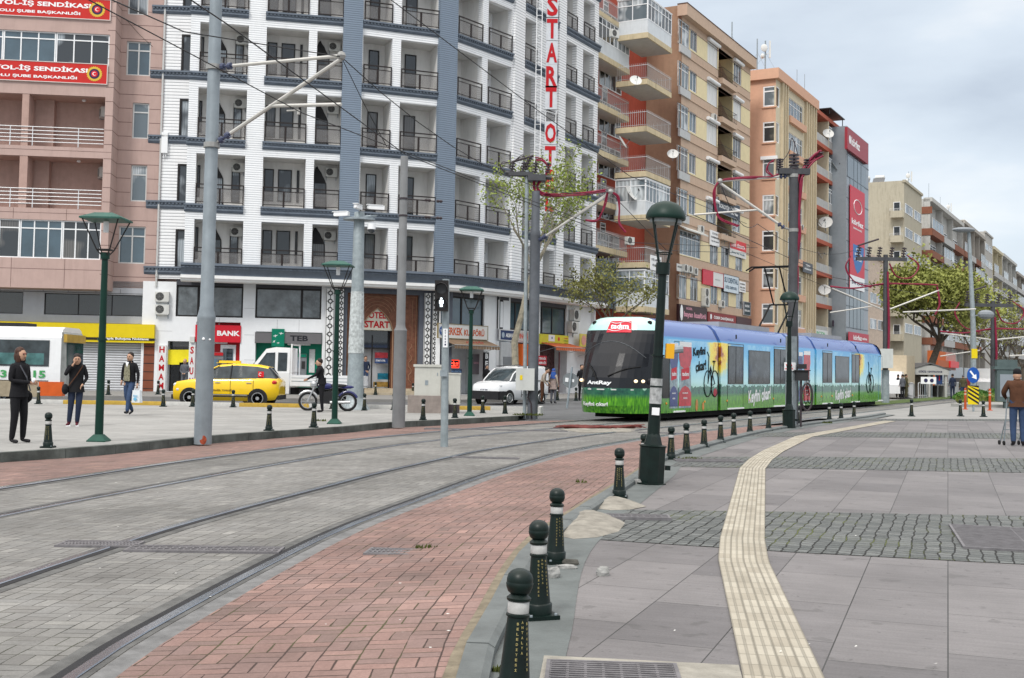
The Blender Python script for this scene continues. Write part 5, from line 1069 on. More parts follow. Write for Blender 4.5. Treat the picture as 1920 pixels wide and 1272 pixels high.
ac_unit(Fr_.M@Matrix.Translation((Fr_.x(1189,90)+.0,1.6,zr_(96)+.8))@Matrix.Rotation(R(-20),4,'Z'),'air conditioner between the top red building balconies',.9,'air conditioners on the red block'); ac_unit(Fr_.M@Matrix.Translation((rx[0]-.2,1.2,zr_(452)))@Matrix.Rotation(R(-20),4,'Z'),'air conditioner beside the lower glazed red building balcony',.9,'air conditioners on the red block')
sign('notice_sign','white notice with black writing reading DİŞ HEKİMİ on a red building balcony rail',Fr_,(1220,478,1240,506),y=-.02,th=.04,bc=WH,lines=[('DİŞ HEKİMİ',.5,.72,.22,.85,DK),('Aydın Ak',.5,.35,.2,.7,DK)])
# ---------------- beige and yellow building
bg_=mat('beige_render',(.52,.385,.29),.85,var=.06,dirt=.15); yl=mat('pale_yellow_render',(.72,.62,.39),.85,var=.05,dirt=.12); lnm=mat('dark_sill_line',(.10,.055,.035),.8,var=0)
BB=FQ(0.); be=thing('beige_building','beige and yellow striped apartment block covered with office signs','building')
LB=BB.x(1407,150); Z=[zk(5.95+2.92*k) for k in range(8)]; RT=zk(26.85)
W=lambda u,v=250:BB.x(u,v)
upper=[(W(1325),W(1345),'c'),(W(1374),W(1389),'d'),(W(1292.5),W(1305),'b')]
ops2=[]; 
for k,z in enumerate(Z[:-1]):
    if k>=2:
        ops2+= [(W(1271.5),W(1290.5),z+0.616,z+2.576,.12,'A'),(W(1292.5),W(1305),z+0.840,z+2.408,.12,'B'),(W(1325),W(1344),z+0.728,z+2.520,.12,'C'),(W(1346),W(1373),z+0.022,z+2.632,1.3,'L'),(W(1374.5),W(1389),z+0.728,z+2.464,.12,'C')]
    elif k==1: ops2+=[(BB.x(1273,480),BB.x(1313,480),z+0.784,z+2.688,.12,'T'),(BB.x(1331,480),BB.x(1346,480),z+0.672,z+2.408,.12,'B'),(BB.x(1352,480),BB.x(1367,480),z+0.672,z+2.408,.12,'B'),(BB.x(1379,480),BB.x(1392,480),z+0.672,z+2.408,.12,'B')]
    else: ops2+=[(BB.x(1271,560),BB.x(1287,560),z+0.616,z+2.464,.12,'B'),(BB.x(1294,560),BB.x(1308,560),z+0.616,z+2.464,.12,'B'),(BB.x(1332,560),BB.x(1345,560),z+0.616,z+2.464,.12,'B'),(BB.x(1352,560),BB.x(1366,560),z+0.616,z+2.464,.12,'B'),(BB.x(1380,560),BB.x(1393,560),z+0.616,z+2.464,.12,'B')]
mb=MB(BB.M)
for k,z in enumerate(Z[:-1]):
    o_=[o for o in ops2 if z-.1<o[2]<z+2.8]
    # spandrel beige / window row yellow, split at sill and head
    wall(mb,0,LB,z,z+0.694,[o for o in o_ if o[2]<z+0.694],mi=0); wall(mb,0,LB,z+0.694,z+2.296,o_,mi=1) if k>=0 else None
    wall(mb,0,LB,z+2.296,z+3.270,o_,mi=0 if k>3 else 0)
mb.q((0,0,-.05),(LB,0,-.05),(LB,0,Z[0]),(0,0,Z[0]),0); mb.q((0,0,Z[-1]),(LB,0,Z[-1]),(LB,0,RT),(0,0,RT),0)
mb.build('front_wall',[bg_,yl],be)
mb=MB(BB.M)
for z in Z: mb.box(-.03,LB,-.07,-.0,z-.03,z+.035)
mb.build('floor_lines',bg_,be)
mb=MB(BB.M)
for z in Z[:-1]: mb.box(0.,LB,-.012,-.0,z+2.290,z+2.324); mb.box(0,LB,-.012,0,z+0.672,z+0.700)
mb.build('edge_lines',lnm,be)
for o in ops2:
    ty=o[5]
    if ty=='L':
        mb=MB(BB.M); mb.q((o[0],1.3,o[2]),(o[1],1.3,o[2]),(o[1],1.3,o[3]),(o[0],1.3,o[3])); mb.build('loggia_wall',yl,be); winf(BB,be,o[0]+.5,o[0]+1.6,o[2],o[3]-.3,nv=2,tr=0,y=1.2,gl=wdark,fm=black,name='balcony_door')
        MB(BB.M).prism([(o[0],o[2]-.45),(o[1],o[2]-.45),(o[1]+.1,o[2]),(o[0]-.1,o[2])],-.42,-.0).build('balcony_slab',bg_,be)
        rails(BB,be,[(o[0]-.05,0),(o[0]-.05,-.38),(o[1]+.05,-.38),(o[1]+.05,0)],o[2],.9,.25,m=black,r=.01,pan=random.choice([None,smoke]))
    else:
        sh_=random.random()<.35 and ty=='C'
        winf(BB,be,o[0],o[1],o[2],o[3],nv={'A':3,'B':2,'C':3,'T':5}[ty],tr=.28 if ty in 'AT' else 0,y=.04,gl=shut if sh_ else random.choice([curt,curt3,curt2,skyglass]),e=.06)
        if ty=='C': MB(BB.M).tube([(o[0]-.1,-.14,o[3]+.12),(o[1]+.1,-.14,o[3]+.12)],.16,10).build('roller_box',pvc,be)
        if ty=='A': mb=MB(BB.M); mb.box(o[0]-.05,o[1]+.05,-.16,-.0,o[2]-.65,o[2]-.05); mb.build('bay_panel',mat('grey_bay_panel',(.48,.49,.49),.6,var=.06,dirt=.2),be)
        if ty=='T': MB(BB.M).add([(o[0]-.1,0,o[3]+.3),(o[1]+.2,0,o[3]+.3),(o[1]+.2,-.6,o[3]),(o[0]-.1,-.6,o[3]),(o[0]-.1,0,o[3]+.25),(o[1]+.2,0,o[3]+.25),(o[1]+.2,-.6,o[3]-.1),(o[0]-.1,-.6,o[3]-.1)],[(0,3,2,1),(3,7,6,2),(0,4,7,3),(1,2,6,5),(4,5,6,7)]).build('window_canopy',mat('pale_canopy',(.6,.6,.57),.7,var=.1),be)
mb=MB(BB.M); mb.box(-.25,LB+.2,-.5,.3,RT-.9,RT); mb.build('roof_parapet',bg_,be); MB(BB.M).box(-.28,LB+.23,-.53,.3,RT,RT+.07).build('roof_edge',lnm,be)
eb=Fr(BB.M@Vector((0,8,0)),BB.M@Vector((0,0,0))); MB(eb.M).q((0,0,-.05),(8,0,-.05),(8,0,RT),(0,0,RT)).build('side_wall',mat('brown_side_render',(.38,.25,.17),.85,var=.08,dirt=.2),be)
mb=MB(BB.M); mb.box(.05,LB-.05,1.35,12,-.05,RT-.05); mb.q((LB,0,-.05),(LB,12,-.05),(LB,12,RT),(LB,0,RT)); mb.build('building_core',bg_,be)
S_=lambda n,lab,px,bc,lines,**k: sign(n,lab,BB,px,y=k.pop('y',-.05),bc=bc,lines=lines,**k)
S_('office_sign','small white sign reading ÇOCUK DANIŞMANLIK on the beige block',(1332,431,1349,459),WH,[('ÇOCUK',.5,.8,.16,.6,DK),('DANIŞMANLIK',.5,.55,.16,.85,DK),('Uzm. Psk. Merkezi',.5,.3,.1,.8,DK)])
S_('office_sign','red and white sign reading OĞUL SİGORTA on the beige block',(1369,447,1399,478),(.66,.66,.64),[('Sigorta  HDI  Aracılık',.5,.2,.16,.8,(.05,.15,.2)),('OĞUL SİGORTA',.5,.7,.28,.86,WH)],marks=lambda t_,W,Hh:MB().box(0,W,-.004,0,.42*Hh,Hh).build('red_panel',redp,t_))
S_('office_sign','dark framed slanted sign with white script high on the beige block',(1345,370,1387,397),(.03,.045,.07),[('SOROTİP',.3,.55,.4,.45,WH),('Grup  Tıbbi',.75,.6,.26,.4,WH),('Cihazlar',.75,.3,.22,.35,WH)],frame=(.3,.33,.36))
S_('office_sign','long sign half red half white below the curtained beige windows',(1318,505,1356,532),(.68,.68,.67),[('MEDİKAL',.72,.5,.12,.25,(.4,.4,.4))],frame=(.5,.03,.05),marks=lambda t_,W,Hh:MB().box(0,.5*W,-.004,0,0,Hh).build('red_panel',mat('soft_red',(.58,.05,.08),.5,var=.1),t_))
S_('office_sign','white sign with blue letters reading SU DENTAL on the beige block',(1357,514,1385,546),(.60,.68,.74),[('SU DENTAL',.5,.7,.32,.9,(.02,.07,.13)),('DİŞ DEPOSU',.5,.28,.26,.75,(.02,.07,.13))],frame=(.03,.03,.04))
S_('office_sign','narrow white notice right of the SU DENTAL sign',(1386,527,1398,547),WH,[('DANIŞMA',.5,.75,.18,.8,DK),('ÖZEL DERS',.5,.45,.18,.8,DK),('Tel 0242',.5,.2,.12,.7,DK)])
S_('office_sign','small dark sign at the lower right corner of the beige block',(1395,566,1407,590),(.02,.04,.05),[('HUKUK',.5,.7,.18,.7,WH),('BÜROSU',.5,.35,.18,.8,WH)],frame=(.4,.4,.42))
S_('hairdresser_sign','dark sign with pink letters reading Bayan Kuaförü above the tram roof',(1273,570,1326,602),(.04,.018,.02),[('GÜZEL',.35,.82,.16,.22,(.65,.3,.38)),('bayan kuaförü',.56,.42,.42,.78,(.65,.3,.38))],th=.2,marks=lambda t_,W,Hh:MB().ball((.07*W,-.05,.5*Hh),(.05*W,.04,.48*Hh)).build('pale_silhouette',pvc,t_))
S_('office_sign','dark red sign reading ÖZBEK DANIŞMANLIK above the tram roof',(1328,585,1380,611),(.24,.02,.02),[('ÖZBEK DANIŞMANLIK',.55,.66,.3,.72,WH),('GAYRİMENKUL & EMLAK',.5,.28,.2,.8,WH)],th=.15,marks=lambda t_,W,Hh:(MB().tube([(.09*W,-.01,.68*Hh),(.09*W,-.015,.68*Hh)],.2*Hh,14).build('round_mark',pvc,t_)))
S_('blank_sign','plain dark brown fascia at the right end of the beige block',(1381,594,1409,611),(.065,.025,.03),[],th=.12)
S_('notice_sign','small pale notice left of the three air conditioners on the beige block',(1269,494,1280,508),(.6,.6,.58),[('AVUKAT',.5,.6,.25,.8,DK)],th=.03)
for k,(u,v,s_,lab) in enumerate([(1317,430,1.,'air conditioner alone under the upper beige windows'),(1362,445,1.,'air conditioner between white office signs on the beige block'),(1287,503,1.,'first of three air conditioners in a row on the beige block'),(1296,505,.95,'middle of three air conditioners in a row on the beige block'),(1306,509,.95,'last of three air conditioners in a row on the beige block'),(1356,570,1.,'air conditioner above the ÖZBEK sign on the beige block'),(1342,220,.9,'air conditioner beside a balcony high on the beige block')]):
    x,z=BB.at(u,v,.3); ac_unit(BB.M@Matrix.Translation((x,-.02,z)),lab,s_,'air conditioners on the beige block')
for k,v in enumerate((549,566)): x,z=BB.at(1325,v,.3); ac_unit(BB.M@Matrix.Translation((x,-.02,z)),['top','bottom'][k]+' fan box of the large stacked air conditioner on the beige block',1.25,'air conditioners on the beige block')
def mast(p,h,lab,kind='rod',r=.03):
    t_=thing('antenna_mast',lab,'antenna',loc=p); mb=MB(); mb.tube([(0,0,0),(0,0,h)],r,6); mb.box(-.08,.08,-.08,.08,0,.25); mb.build('pole',galv,t_)
    if kind!='rod':
        m=MB(); 
        for k in range(2): m.tube([(.05,0,h*.6),(1.2*(1 if k else -1),.4,0)],.012,4)
        m.build('guy_wire',galv,t_)
    if kind=='cell': m=MB(); m.box(.35,.5,-.08,.08,h*.45,h*1.0); m.tube([(0,0,h*.55),(.4,0,h*.6)],.03,5); m.ball((-.15,-.2,h*.75),(.32,.1,.36)); m.ball((-.25,0,h*.5),(.2,.25,.25)); m.build('antenna_head',dish_m,t_)
    return t_
mast(BB.M@Vector((BB.x(1322,60,-.0),1.5,RT)),1.6,'short antenna on the beige roof edge'); mast(BB.M@Vector((LB-.8,1.5,RT)),3.4,'tall rod at the right end of the beige roof','guy',.06)
# ---------------- orange building
og=mat('orange_render',(.60,.36,.25),.85,var=.05,dirt=.08); cm_=mat('cream_render',(.60,.53,.39),.85,var=.05,dirt=.15); cd_=mat('cream_fin',(.52,.44,.31),.85,var=.05,dirt=.2)
ob=thing('orange_building','orange apartment block with cream fins and white corner windows','building'); OF=FQ(1.3); s0=OF.x(1454,300); s1=OF.x(1529,350); RO_=zk(26.6)
c0=OF.M@Vector((s0,0,0)); SF=Fr((c0.x-NNv.x*6,c0.y-NNv.y*6),(c0.x,c0.y)); Ls=SF.L
zw=[SF.at(1442,v)[1]-.05 for v in (199,266,334,403,470,540,607)]
cw=SF.x(1431,180); rows_=[(cw,Ls+.01,z,z+1.9,.15) for z in zw]
mb=MB(SF.M); wall(mb,0,Ls,-.05,RO_,[(cw,Ls-.0,z,z+1.9,.15) for z in zw]); mb.build('side_wall',og,ob)
fx=lambda u,v=400:OF.x(u,v)
fo=[(s0,fx(1460),z,z+1.9,.15) for z in zw]; wb=[]
for k,z in enumerate(zw): wb.append((fx(1477),fx(1504),z-.1,z+1.75,.2))
mb=MB(OF.M); wall(mb,s0,s1,-.05,RO_,fo+wb); mb.build('front_wall',cm_,ob)
for k,z in enumerate(zw):
    winf(SF,ob,cw,Ls-.02,z,z+1.9,nv=1,tr=.25,y=.02,gl=random.choice([curt,curt3,curt2]),e=.12,name='corner_window'); winf(OF,ob,s0+.02,fx(1460),z,z+1.9,nv=1,tr=0,y=.02,gl=random.choice([curt,wdark]),e=.1,name='corner_window')
    MB(SF.M).box(cw-.1,Ls+.12,-.12,.0,z-.14,z-.02).build('sill',og,ob)
    winf(OF,ob,fx(1477),fx(1504),z-.1,z+1.75,nv=5,tr=.3,y=.05,gl=random.choice([curt3,curt,skyglass]),e=.06)
    MB(OF.M).prism([(fx(1476),z-.75),(fx(1505),z-.75),(fx(1505)+.1,z-.12),(fx(1476)-.1,z-.12)],-.35,0).build('bay_panel',og,ob)
    if k in (2,): MB(SF.M).box(cw-.15,Ls+.2,-.25,0,z+1.74,z+2.05).build('window_canopy',pvc,ob)
mb=MB(OF.M)
for u in (1463,1467.5,1472,1508,1512,1516.5,1521,1525.5): x=fx(u); mb.box(x-.12,x+.12,-.28,0,-.05,RO_-.9)
mb.build('facade_fins',cd_,ob)
mb=MB(); pts=[c0-Vector((NNv.x,NNv.y,0))*6,c0,OF.M@Vector((s1,0,0))]
ring([(p.x,p.y) for p in pts],[(-.1,RO_-.95),(.35,RO_-.95),(.35,RO_),(-.1,RO_)],[og],'roof_parapet',ob)
MB(OF.M).box(s0+.5,s1-.02,.5,14,-.05,RO_-.03).build('building_core',og,ob)
MB(OF.M).box(s1-.03,s1,.0,14,-.05,RO_-.03).build('end_wall',cm_,ob)
sign('office_sign','dark grey square sign with white lines on the orange block fins',OF,(1506,490,1524,510),y=-.3,bc=(.06,.065,.075),lines=[('TEMA',.5,.7,.2,.5,WH),('MİMARLIK',.5,.4,.2,.7,WH)])
x,z=OF.at(1504,427,.3); ac_unit(OF.M@Matrix.Translation((x,-.05,z)),'air conditioner on the orange block fins behind the cable pole',1.)
p=OF.M@Vector((s0+.6,1.2,RO_)); mast(p,2.9,'cluster of mobile phone antennas and dishes on the corner of the orange roof','cell',.07); mast(SF.M@Vector((Ls-2.1,1,RO_)),3.3,'guyed rod antenna at the left end of the orange roof','guy',.06); mast(OF.M@Vector((fx(1509,200),.8,RO_)),2.4,'thin rod antenna right of the orange roof middle'); mast(OF.M@Vector((fx(1523,210),.8,RO_)),2.6,'taller rod antenna near the right end of the orange roof')
# ---------------- red banded balcony building
rbd=mat('brick_red_band',(.38,.10,.06),.8,var=.08,dirt=.1); par=mat('grey_parapet',(.42,.42,.41),.85,var=.1,dirt=.45)
bb=thing('balcony_building','cream building with open balconies edged in brick red','building'); AF=FQ(1.0); a0=s1; a1=AF.x(1580,400)+.3
zb=[AF.at(1531,v)[1] for v in (203,262,323,384,446,507,568)]; am=(a0+a1)/2-.2
for k in range(len(zb)):
    z1=zb[k]; z0=zb[k+1] if k+1<len(zb) else zb[k]-3.2
    MB(AF.M).box(a0,a1,-.05,1.7,z1-.42,z1).build('floor_band',rbd,bb)
    MB(AF.M).box(a0,am-.05,-.02,.1,z0,z0+.85).build('balcony_parapet',par,bb); MB(AF.M).box(am+.15,a1,-.02,.1,z0,z0+.85).build('balcony_parapet',par,bb)
    winf(AF,bb,a0+1.2,am-.6,z0+.1,z0+2.2,nv=2,tr=.25,y=1.6,gl=random.choice([wdark,curt]),name='balcony_door')
    if k in (0,1,2): winf(AF,bb,am+.2,a1-.3,z0+.87,z0+2.45,nv=6,tr=.25,y=0.,gl=random.choice([curt3,curt]),name='balcony_glazing')
    else: winf(AF,bb,am+1.,a1-1.5,z0+.1,z0+2.2,nv=2,tr=.25,y=1.6,gl=wdark,name='balcony_door')
mb=MB(AF.M); mb.box(a0,a1,1.7,12,-.05,zb[0]-.02); mb.box(am-.05,am+.15,-.03,1.7,-.05,zb[0]); mb.box(a0,a0+.15,0.,1.7,-.05,zb[0]); mb.box(a1-.15,a1,0,1.7,-.05,zb[0]); mb.build('building_core',cm_,bb)
mb=MB(AF.M); mb.box(a0,a1,.6,12,zb[0],zb[0]+.25); mb.build('roof_slab',rbd,bb)
for k,(u,v,r,az,lab) in enumerate([(1552,262,.6,0,'white dish on the top balcony parapet of the red banded building'),(1548,432,.75,-20,'large grid dish on the middle parapet of the red banded building'),(1571,497,.5,10,'white dish near the right end of the lower red banded parapet'),(1546,556,.65,-15,'big white dish on the lowest parapet of the red banded building'),(1562,320,.55,60,'dark tilted dish on the second parapet of the red banded building'),(1533,426,.5,70,'dish seen edge on at the left of the middle red banded parapet'),(1534,487,.5,75,'dish seen edge on at the left of the lower red banded parapet')]):
    x,z=AF.at(u,v,.1); dish(AF.M@Vector((x,-.1,z-.1)),lab,r,math.atan2(DD.y,DD.x)+R(az)-R(60))
for u,v,lab in ((1533,232,'air conditioner on the top balcony wall of the red banded building'),(1536,345,'air conditioner on the third balcony wall of the red banded building')): x,z=AF.at(u,v,-1.5); ac_unit(AF.M@Matrix.Translation((x+.3,1.68,z)),lab,1.1)
sign('shop_sign','white and pink shop sign above the second tram car',AF,(1493,613,1525,632),y=-.4,bc=(.66,.60,.62),lines=[('DENT',.3,.5,.6,.4,(.6,.03,.2)),('estetik',.72,.5,.3,.4,(.5,.2,.3))],M=None)
sign('shop_sign','white sign with a green lower stripe above the tram',AF,(1526,617,1552,633),y=-.2,bc=(.62,.64,.62),lines=[('ECZA',.5,.6,.35,.6,(.05,.35,.12))],marks=lambda t_,W,Hh:MB().box(0,W,-.005,0,0,.22*Hh).build('green_stripe',mat('stripe_green',(.03,.35,.12),.5),t_))
sign('shop_sign','small pink and black sign hanging in the open balcony building ground floor',AF,(1562,601,1579,612),y=-.2,bc=(.05,.03,.05),lines=[('ESİN',.4,.5,.5,.5,(.7,.2,.4))])
# ---------------- glass office
gb=thing('glass_building','narrow grey building with a dark glass front and red signs','building'); GFm=FQ(2.4); g0=GFm.x(1587,450); g1=GFm.x(1628,450); GH=zk(25.7)
gm=mat('grey_composite_panel',(.27,.30,.33),.35,.3,var=.06); gg=mat('tinted_curtain_wall',(.045,.075,.095),.06,var=.3,scale=.3,spec=1.)
mb=MB(GFm.M); mb.box(g0,g1,0,12,4.4,GH); mb.build('building_core',gm,gb)
MB(GFm.M).box(g0+.2,g1-.2,.6,12,-.05,4.4).build('ground_floor',wdark,gb)
x0=GFm.x(1593,450); x1=GFm.x(1620,450)
nz_=8; 
for k in range(nz_):
    za,zb_=6.7+k*2.35,6.7+(k+1)*2.35
    if k>=7: continue
    MB(GFm.M).q((x0+.0,-.03,za+.04),(x1,-.03,za+.04),(x1,-.03,zb_-.04),(x0,-.03,zb_-.04)).build('glass_panel',gg,gb)
MB(GFm.M).q((x0-1.2,-.03,23.2),(x1+.9,-.03,23.2),(x1+.9,-.03,26.6),(x0-1.2,-.03,26.6)).build('glass_panel',gg,gb)
mb=MB(GFm.M)
for k in range(9): mb.box(g0,g1,-.045,-.0,6.66+k*2.35,6.73+k*2.35)
for f_ in (.25,.5,.75): mb.box(x0+(x1-x0)*f_-.03,x0+(x1-x0)*f_+.03,-.05,0,6.6,26.5)
mb.build('mullions',mat('dark_mullion',(.10,.12,.14),.4,.3),gb)
sign('roof_sign','red roof sign with white writing reading körfez on the glass building',GFm,(1589,238,1628,279),y=-.05,th=.3,bc=(.30,.035,.05),lines=[('körfez',.38,.5,.4,.4,WH)],marks=lambda t_,W,Hh:MB().tube([(.11*W,-.01,.5*Hh),(.11*W,-.02,.5*Hh)],.2*Hh,12).build('round_mark',pvc,t_))
def kf(t_,W,Hh):
    MB().box(0,W,-.005,0,0,.13*Hh).build('white_panel',pvc,t_); m=MB(); m.prism([(.2*W,.30*Hh),(.35*W,.2*Hh),(.5*W,.16*Hh),(.7*W,.2*Hh),(.9*W,.3*Hh),(.95*W,.44*Hh),(.2*W,.44*Hh)],-.008,0); m.build('blue_badge',mat('badge_blue',(.04,.16,.42),.5),t_)
    m=MB(); m.tube([(.5*W+.28*W*math.cos(a*.5),-.02,.82*Hh+.07*Hh*math.sin(a*.5)) for a in range(14)],.05,4); m.build('ring_mark',pvc,t_)
    mb=MB(); mb.text('ETÜD',.55*W,.40*Hh,.025*Hh,.3*W,y=-.012); mb.text('SINAVLARA',.55*W,.35*Hh,.022*Hh,.5*W,y=-.013); mb.text('HAZIRLIK',.55*W,.30*Hh,.022*Hh,.5*W,y=-.014); mb.build('badge_lettering',pvc,t_); mb=MB(); mb.text('244 33 33',.5*W,.065*Hh,.035*Hh,.8*W,y=-.01); mb.build('telephone_lettering',DKM,t_)
DKM=mat('dark_letter',(.03,.03,.08),.5,var=0)
sign('banner','tall red cloth banner reading körfez with a blue badge on the glass building',GFm,(1594,346,1621,540),y=-.1,th=.05,bc=(.55,.025,.05),lines=[('körfez',.5,.66,.055,.8,WH),('DERSHANESİ',.5,.60,.02,.6,WH)],marks=kf,cat='banner')
sign('shop_sign','red street level sign reading körfez medrese below the glass front',GFm,(1592,622,1629,641),y=-.3,bc=(.45,.03,.06),lines=[('körfez',.42,.5,.5,.42,WH),('medrese',.78,.5,.3,.25,WH)])
mb=MB(GFm.M); mb.box(g0-3,g0+3.5,1.,5,GH+1.4,GH+1.5); mb.tube([(g0-2.8,1.2,zb[0]+.2),(g0-2.8,1.2,GH+1.4)],.05,5); mb.tube([(g0+3.2,1.2,GH),(g0+3.2,1.2,GH+1.4)],.05,5); mb.build('roof_canopy',black,gb)
# ---------------- generic far blocks
def flat_block(name,lab,q,a,b_,h,wc,nb,style,side=5.,sc=None,fh=3.27,z0=6.5,sidew=1):
    h=zk(h)
    t_=thing(name,lab,'building'); f=FQ(q); L=b_-a; n=int((h-z0-.5)/fh); mb=MB(f.M); 
    mb.box(a,b_,0.9,12,-.05,h); sw=Fr(f.M@Vector((a,side,0)),f.M@Vector((a,0,0)))
    mb.build('building_core',wc,t_); MB(f.M).box(a-.02,b_+.02,0,.9,-.05,h).build('front_wall',wc,t_) if style=='flat' else None
    fin=MB(f.M); 
    for k in range(n):
        z=z0+k*fh
        for j in range(nb):
            x0=a+L*j/nb+.35; x1=a+L*(j+1)/nb-.35
            if style=='flat':
                winf(f,t_,x0+.3,x0+(x1-x0)*.45,z+.9,z+2.2,nv=2,tr=0,y=-.06,gl=gls(),e=.07); winf(f,t_,x0+(x1-x0)*.55,x1-.3,z+.9,z+2.2,nv=2,tr=0,y=-.06,gl=gls(),e=.07)
            else:
                pc=sc if sc and (j%2==0) else par
                m=MB(f.M); m.box(x0-.2,x1+.2,-.35,.9,z-.15,z+.0); m.box(x0-.2,x1+.2,-.35,-.25,z,z+.85); m.build('balcony',pc,t_)
                if random.random()<.45: winf(f,t_,x0,x1,z+.9,z+2.5,nv=4,tr=0,y=-.3,gl=gls(),e=.06,fm=greyp,name='balcony_glazing')
                else: winf(f,t_,x0+.4,x1-.4,z+.1,z+2.3,nv=3,tr=.2,y=.8,gl=gls(),e=.1,name='balcony_door')
        if style!='flat': fin.box(a,b_,0,.9,z-.14,z-.02)
    if style!='flat':
        for j in range(nb+1): x=a+L*j/nb; fin.box(max(a,x-.2),min(b_,x+.2),0,.95,-.05,h)
        fin.box(a,b_,-.3,.95,h-.4,h+.2); fin.build('facade_frame',wc,t_)
    else: MB(f.M).box(a-.15,b_+.15,-.2,.2,h-.25,h+.1).build('roof_parapet',wc,t_)
    m=MB(f.M); m.box(a+.3,b_-.3,-.12,.0,0.2,3.2); m.build('shop_window',wdark,t_)
    return t_,f
crw=mat('aged_cream_render',(.42,.385,.30),.9,var=.06,dirt=.45)
ct,cf=flat_block('cream_building','bare cream sided building with small corner balconies behind the street trees',2.,FQ(2.).x(1695,500),FQ(2.).x(1728,500),25.2,crw,1,'flat')
ca=FQ(2.).x(1695,500); cw0=cf.M@Vector((ca,0,0)); CS=Fr((cw0.x-NNv.x*9,cw0.y-NNv.y*9),(cw0.x,cw0.y))
MB(CS.M).q((0,-.01,-.05),(CS.L,-.01,-.05),(CS.L,-.01,zk(25.2)),(0,-.01,zk(25.2))).build('side_wall',crw,ct)
for k in range(6):
    z=CS.at(1680,408+46*k)[1]; x0=CS.x(1671,500)
    mb=MB(CS.M); mb.box(x0,CS.L,-1.2,0,z-.15,z); mb.box(x0,CS.L,-1.2,-1.1,z,z+.75); mb.box(x0,x0+.1,-1.2,0,z,z+.75); mb.build('balcony',crw,ct)
    rails(CS,ct,[(x0,-1.15),(CS.L,-1.15)],z+.75,.3,.3); winf(CS,ct,x0+.3,x0+1.2,z,z+2.1,nv=1,tr=0,y=-.1,gl=wdark,name='balcony_door')
def rooftop(f,a,h,lab):
    t_=thing('water_heater',lab,'solar water heater',M=f.M@Matrix.Translation((a,3,h))); MB().tube([(-.6,0,1.1),(.6,0,1.1)],.3,10).build('tank',dish_m,t_); m=MB(); m.tube([(-.5,0,0),(-.5,0,1.)],.03,4); m.tube([(.5,0,0),(.5,0,1.)],.03,4); m.build('legs',galv,t_); MB().add([(-.8,-.3,1.),(.8,-.3,1.),(.8,-1.3,.1),(-.8,-1.3,.1)],[(0,1,2,3)]).build('panel',wdark,t_)
rooftop(CS,3.2,zk(25.2),'white water tank on the left of the cream roof'); rooftop(CS,5.2,zk(25.2),'darker water tank beside the first one on the cream roof')
mast(cf.M@Vector((ca+9,1,zk(25.3))),2.6,'antenna cluster at the right end of the cream roof','cell')
# small orange and white house between glass and cream buildings
t_,f=flat_block('low_building','slim white and orange building squeezed beside the grey glass one',.6,g1+.3,ca-5,15.,mat('orange_white_render',(.52,.42,.34),.85,var=.2),2,'flat'); MB(f.M).box(g1+.3,g1+3.5,-.1,.0,4,11).build('orange_panel',rbd,t_)
brs=mat('brown_panel',(.22,.09,.055),.85,var=.1,dirt=.2); grw=mat('grey_render',(.40,.385,.355),.9,var=.08,dirt=.5); gr2=mat('pale_grey_render',(.46,.455,.43),.9,var=.08,dirt=.5); gr3=mat('warm_grey_render',(.36,.335,.30),.9,var=.08,dirt=.5); yl2=mat('faded_yellow_render',(.52,.47,.34),.9,var=.08,dirt=.4)
U=lambda u,q=2.3,v=560:FQ(q).x(u,v)
t_,f=flat_block('brown_striped_building','grey building with brown balcony panels behind the big street tree',2.3,U(1744),U(1805),25.3,gr2,3,'b',sc=brs)
fs=Fr(f.M@Vector((U(1744),4,0)),f.M@Vector((U(1744),-.3,0)))
for k in range(7): MB(fs.M).box(0,fs.L,-.1,0,6.3+k*3.27,7.35+k*3.27).build('side_panel',brs,t_)
mast(f.M@Vector((U(1744)+5,1,zk(25.4))),3.,'tall thin rod on the brown striped roof'); mast(f.M@Vector((U(1744)+16,1,zk(25.4))),2.4,'short rod on the brown striped roof'); mast(f.M@Vector((U(1744)+25,1,zk(25.4))),2.6,'panel antenna at the far end of the brown striped roof','cell')
for (a_,b2,h,m_,nb,st,lab) in ((1806,1846,26.,gr3,4,'b','grey building with stacked balconies behind the street lamp mast'),(1847,1861,27.4,grw,1,'flat','tall narrow dark grey building beyond the stacked balconies'),(1862,1879,25.8,yl2,2,'b','faded yellow building in the far row of blocks'),(1880,1905,26.,gr2,3,'b','pale grey building near the far end of the row'),(1906,1935,24.6,gr3,4,'b','last warm grey building at the right edge'),(1936,1980,25,grw,4,'b','grey building just beyond the right edge')):
    t_,f=flat_block('apartment_building',lab,2.3,U(a_),U(b2),h,m_,nb,st,sc=brs if a_==1806 else None)
for u,lab in ((1818,'dish on the roof of the grey stacked balcony building'),(1832,'water tank on the roof of the grey stacked balcony building')): 
    if 'dish' in lab: dish(FQ(2.3).M@Vector((U(u),1,zk(26.1))),lab,.6)
    else: rooftop(FQ(2.3),U(u),zk(26.1),lab)
# low shops along the pavement far away
for (u0,u1,lab,c_,q_) in ((1752,1775,'orange far shop sign behind the big tree',(.5,.13,.04),3.),(1776,1792,'pink low shop front in the far row',(.42,.25,.22),3.2),):
    f=FQ(q_); a_,b2=f.x(u0,680),f.x(u1,680); t_=thing('far_shop',lab,'shop'); MB(f.M).box(a_,b2,0,1,-.05,5.4).build('wall',mat('shopwall_%d'%u0,c_,.8,var=.15),t_); MB(f.M).box(a_+.3,b2-.3,-.03,0,.2,2.6).build('shop_window',wdark,t_); MB(f.M).box(a_,b2,-.5,0,3.,4.).build('fascia',redp if u0>1760 else mat('fascia_orange',(.4,.1,.03),.6),t_)

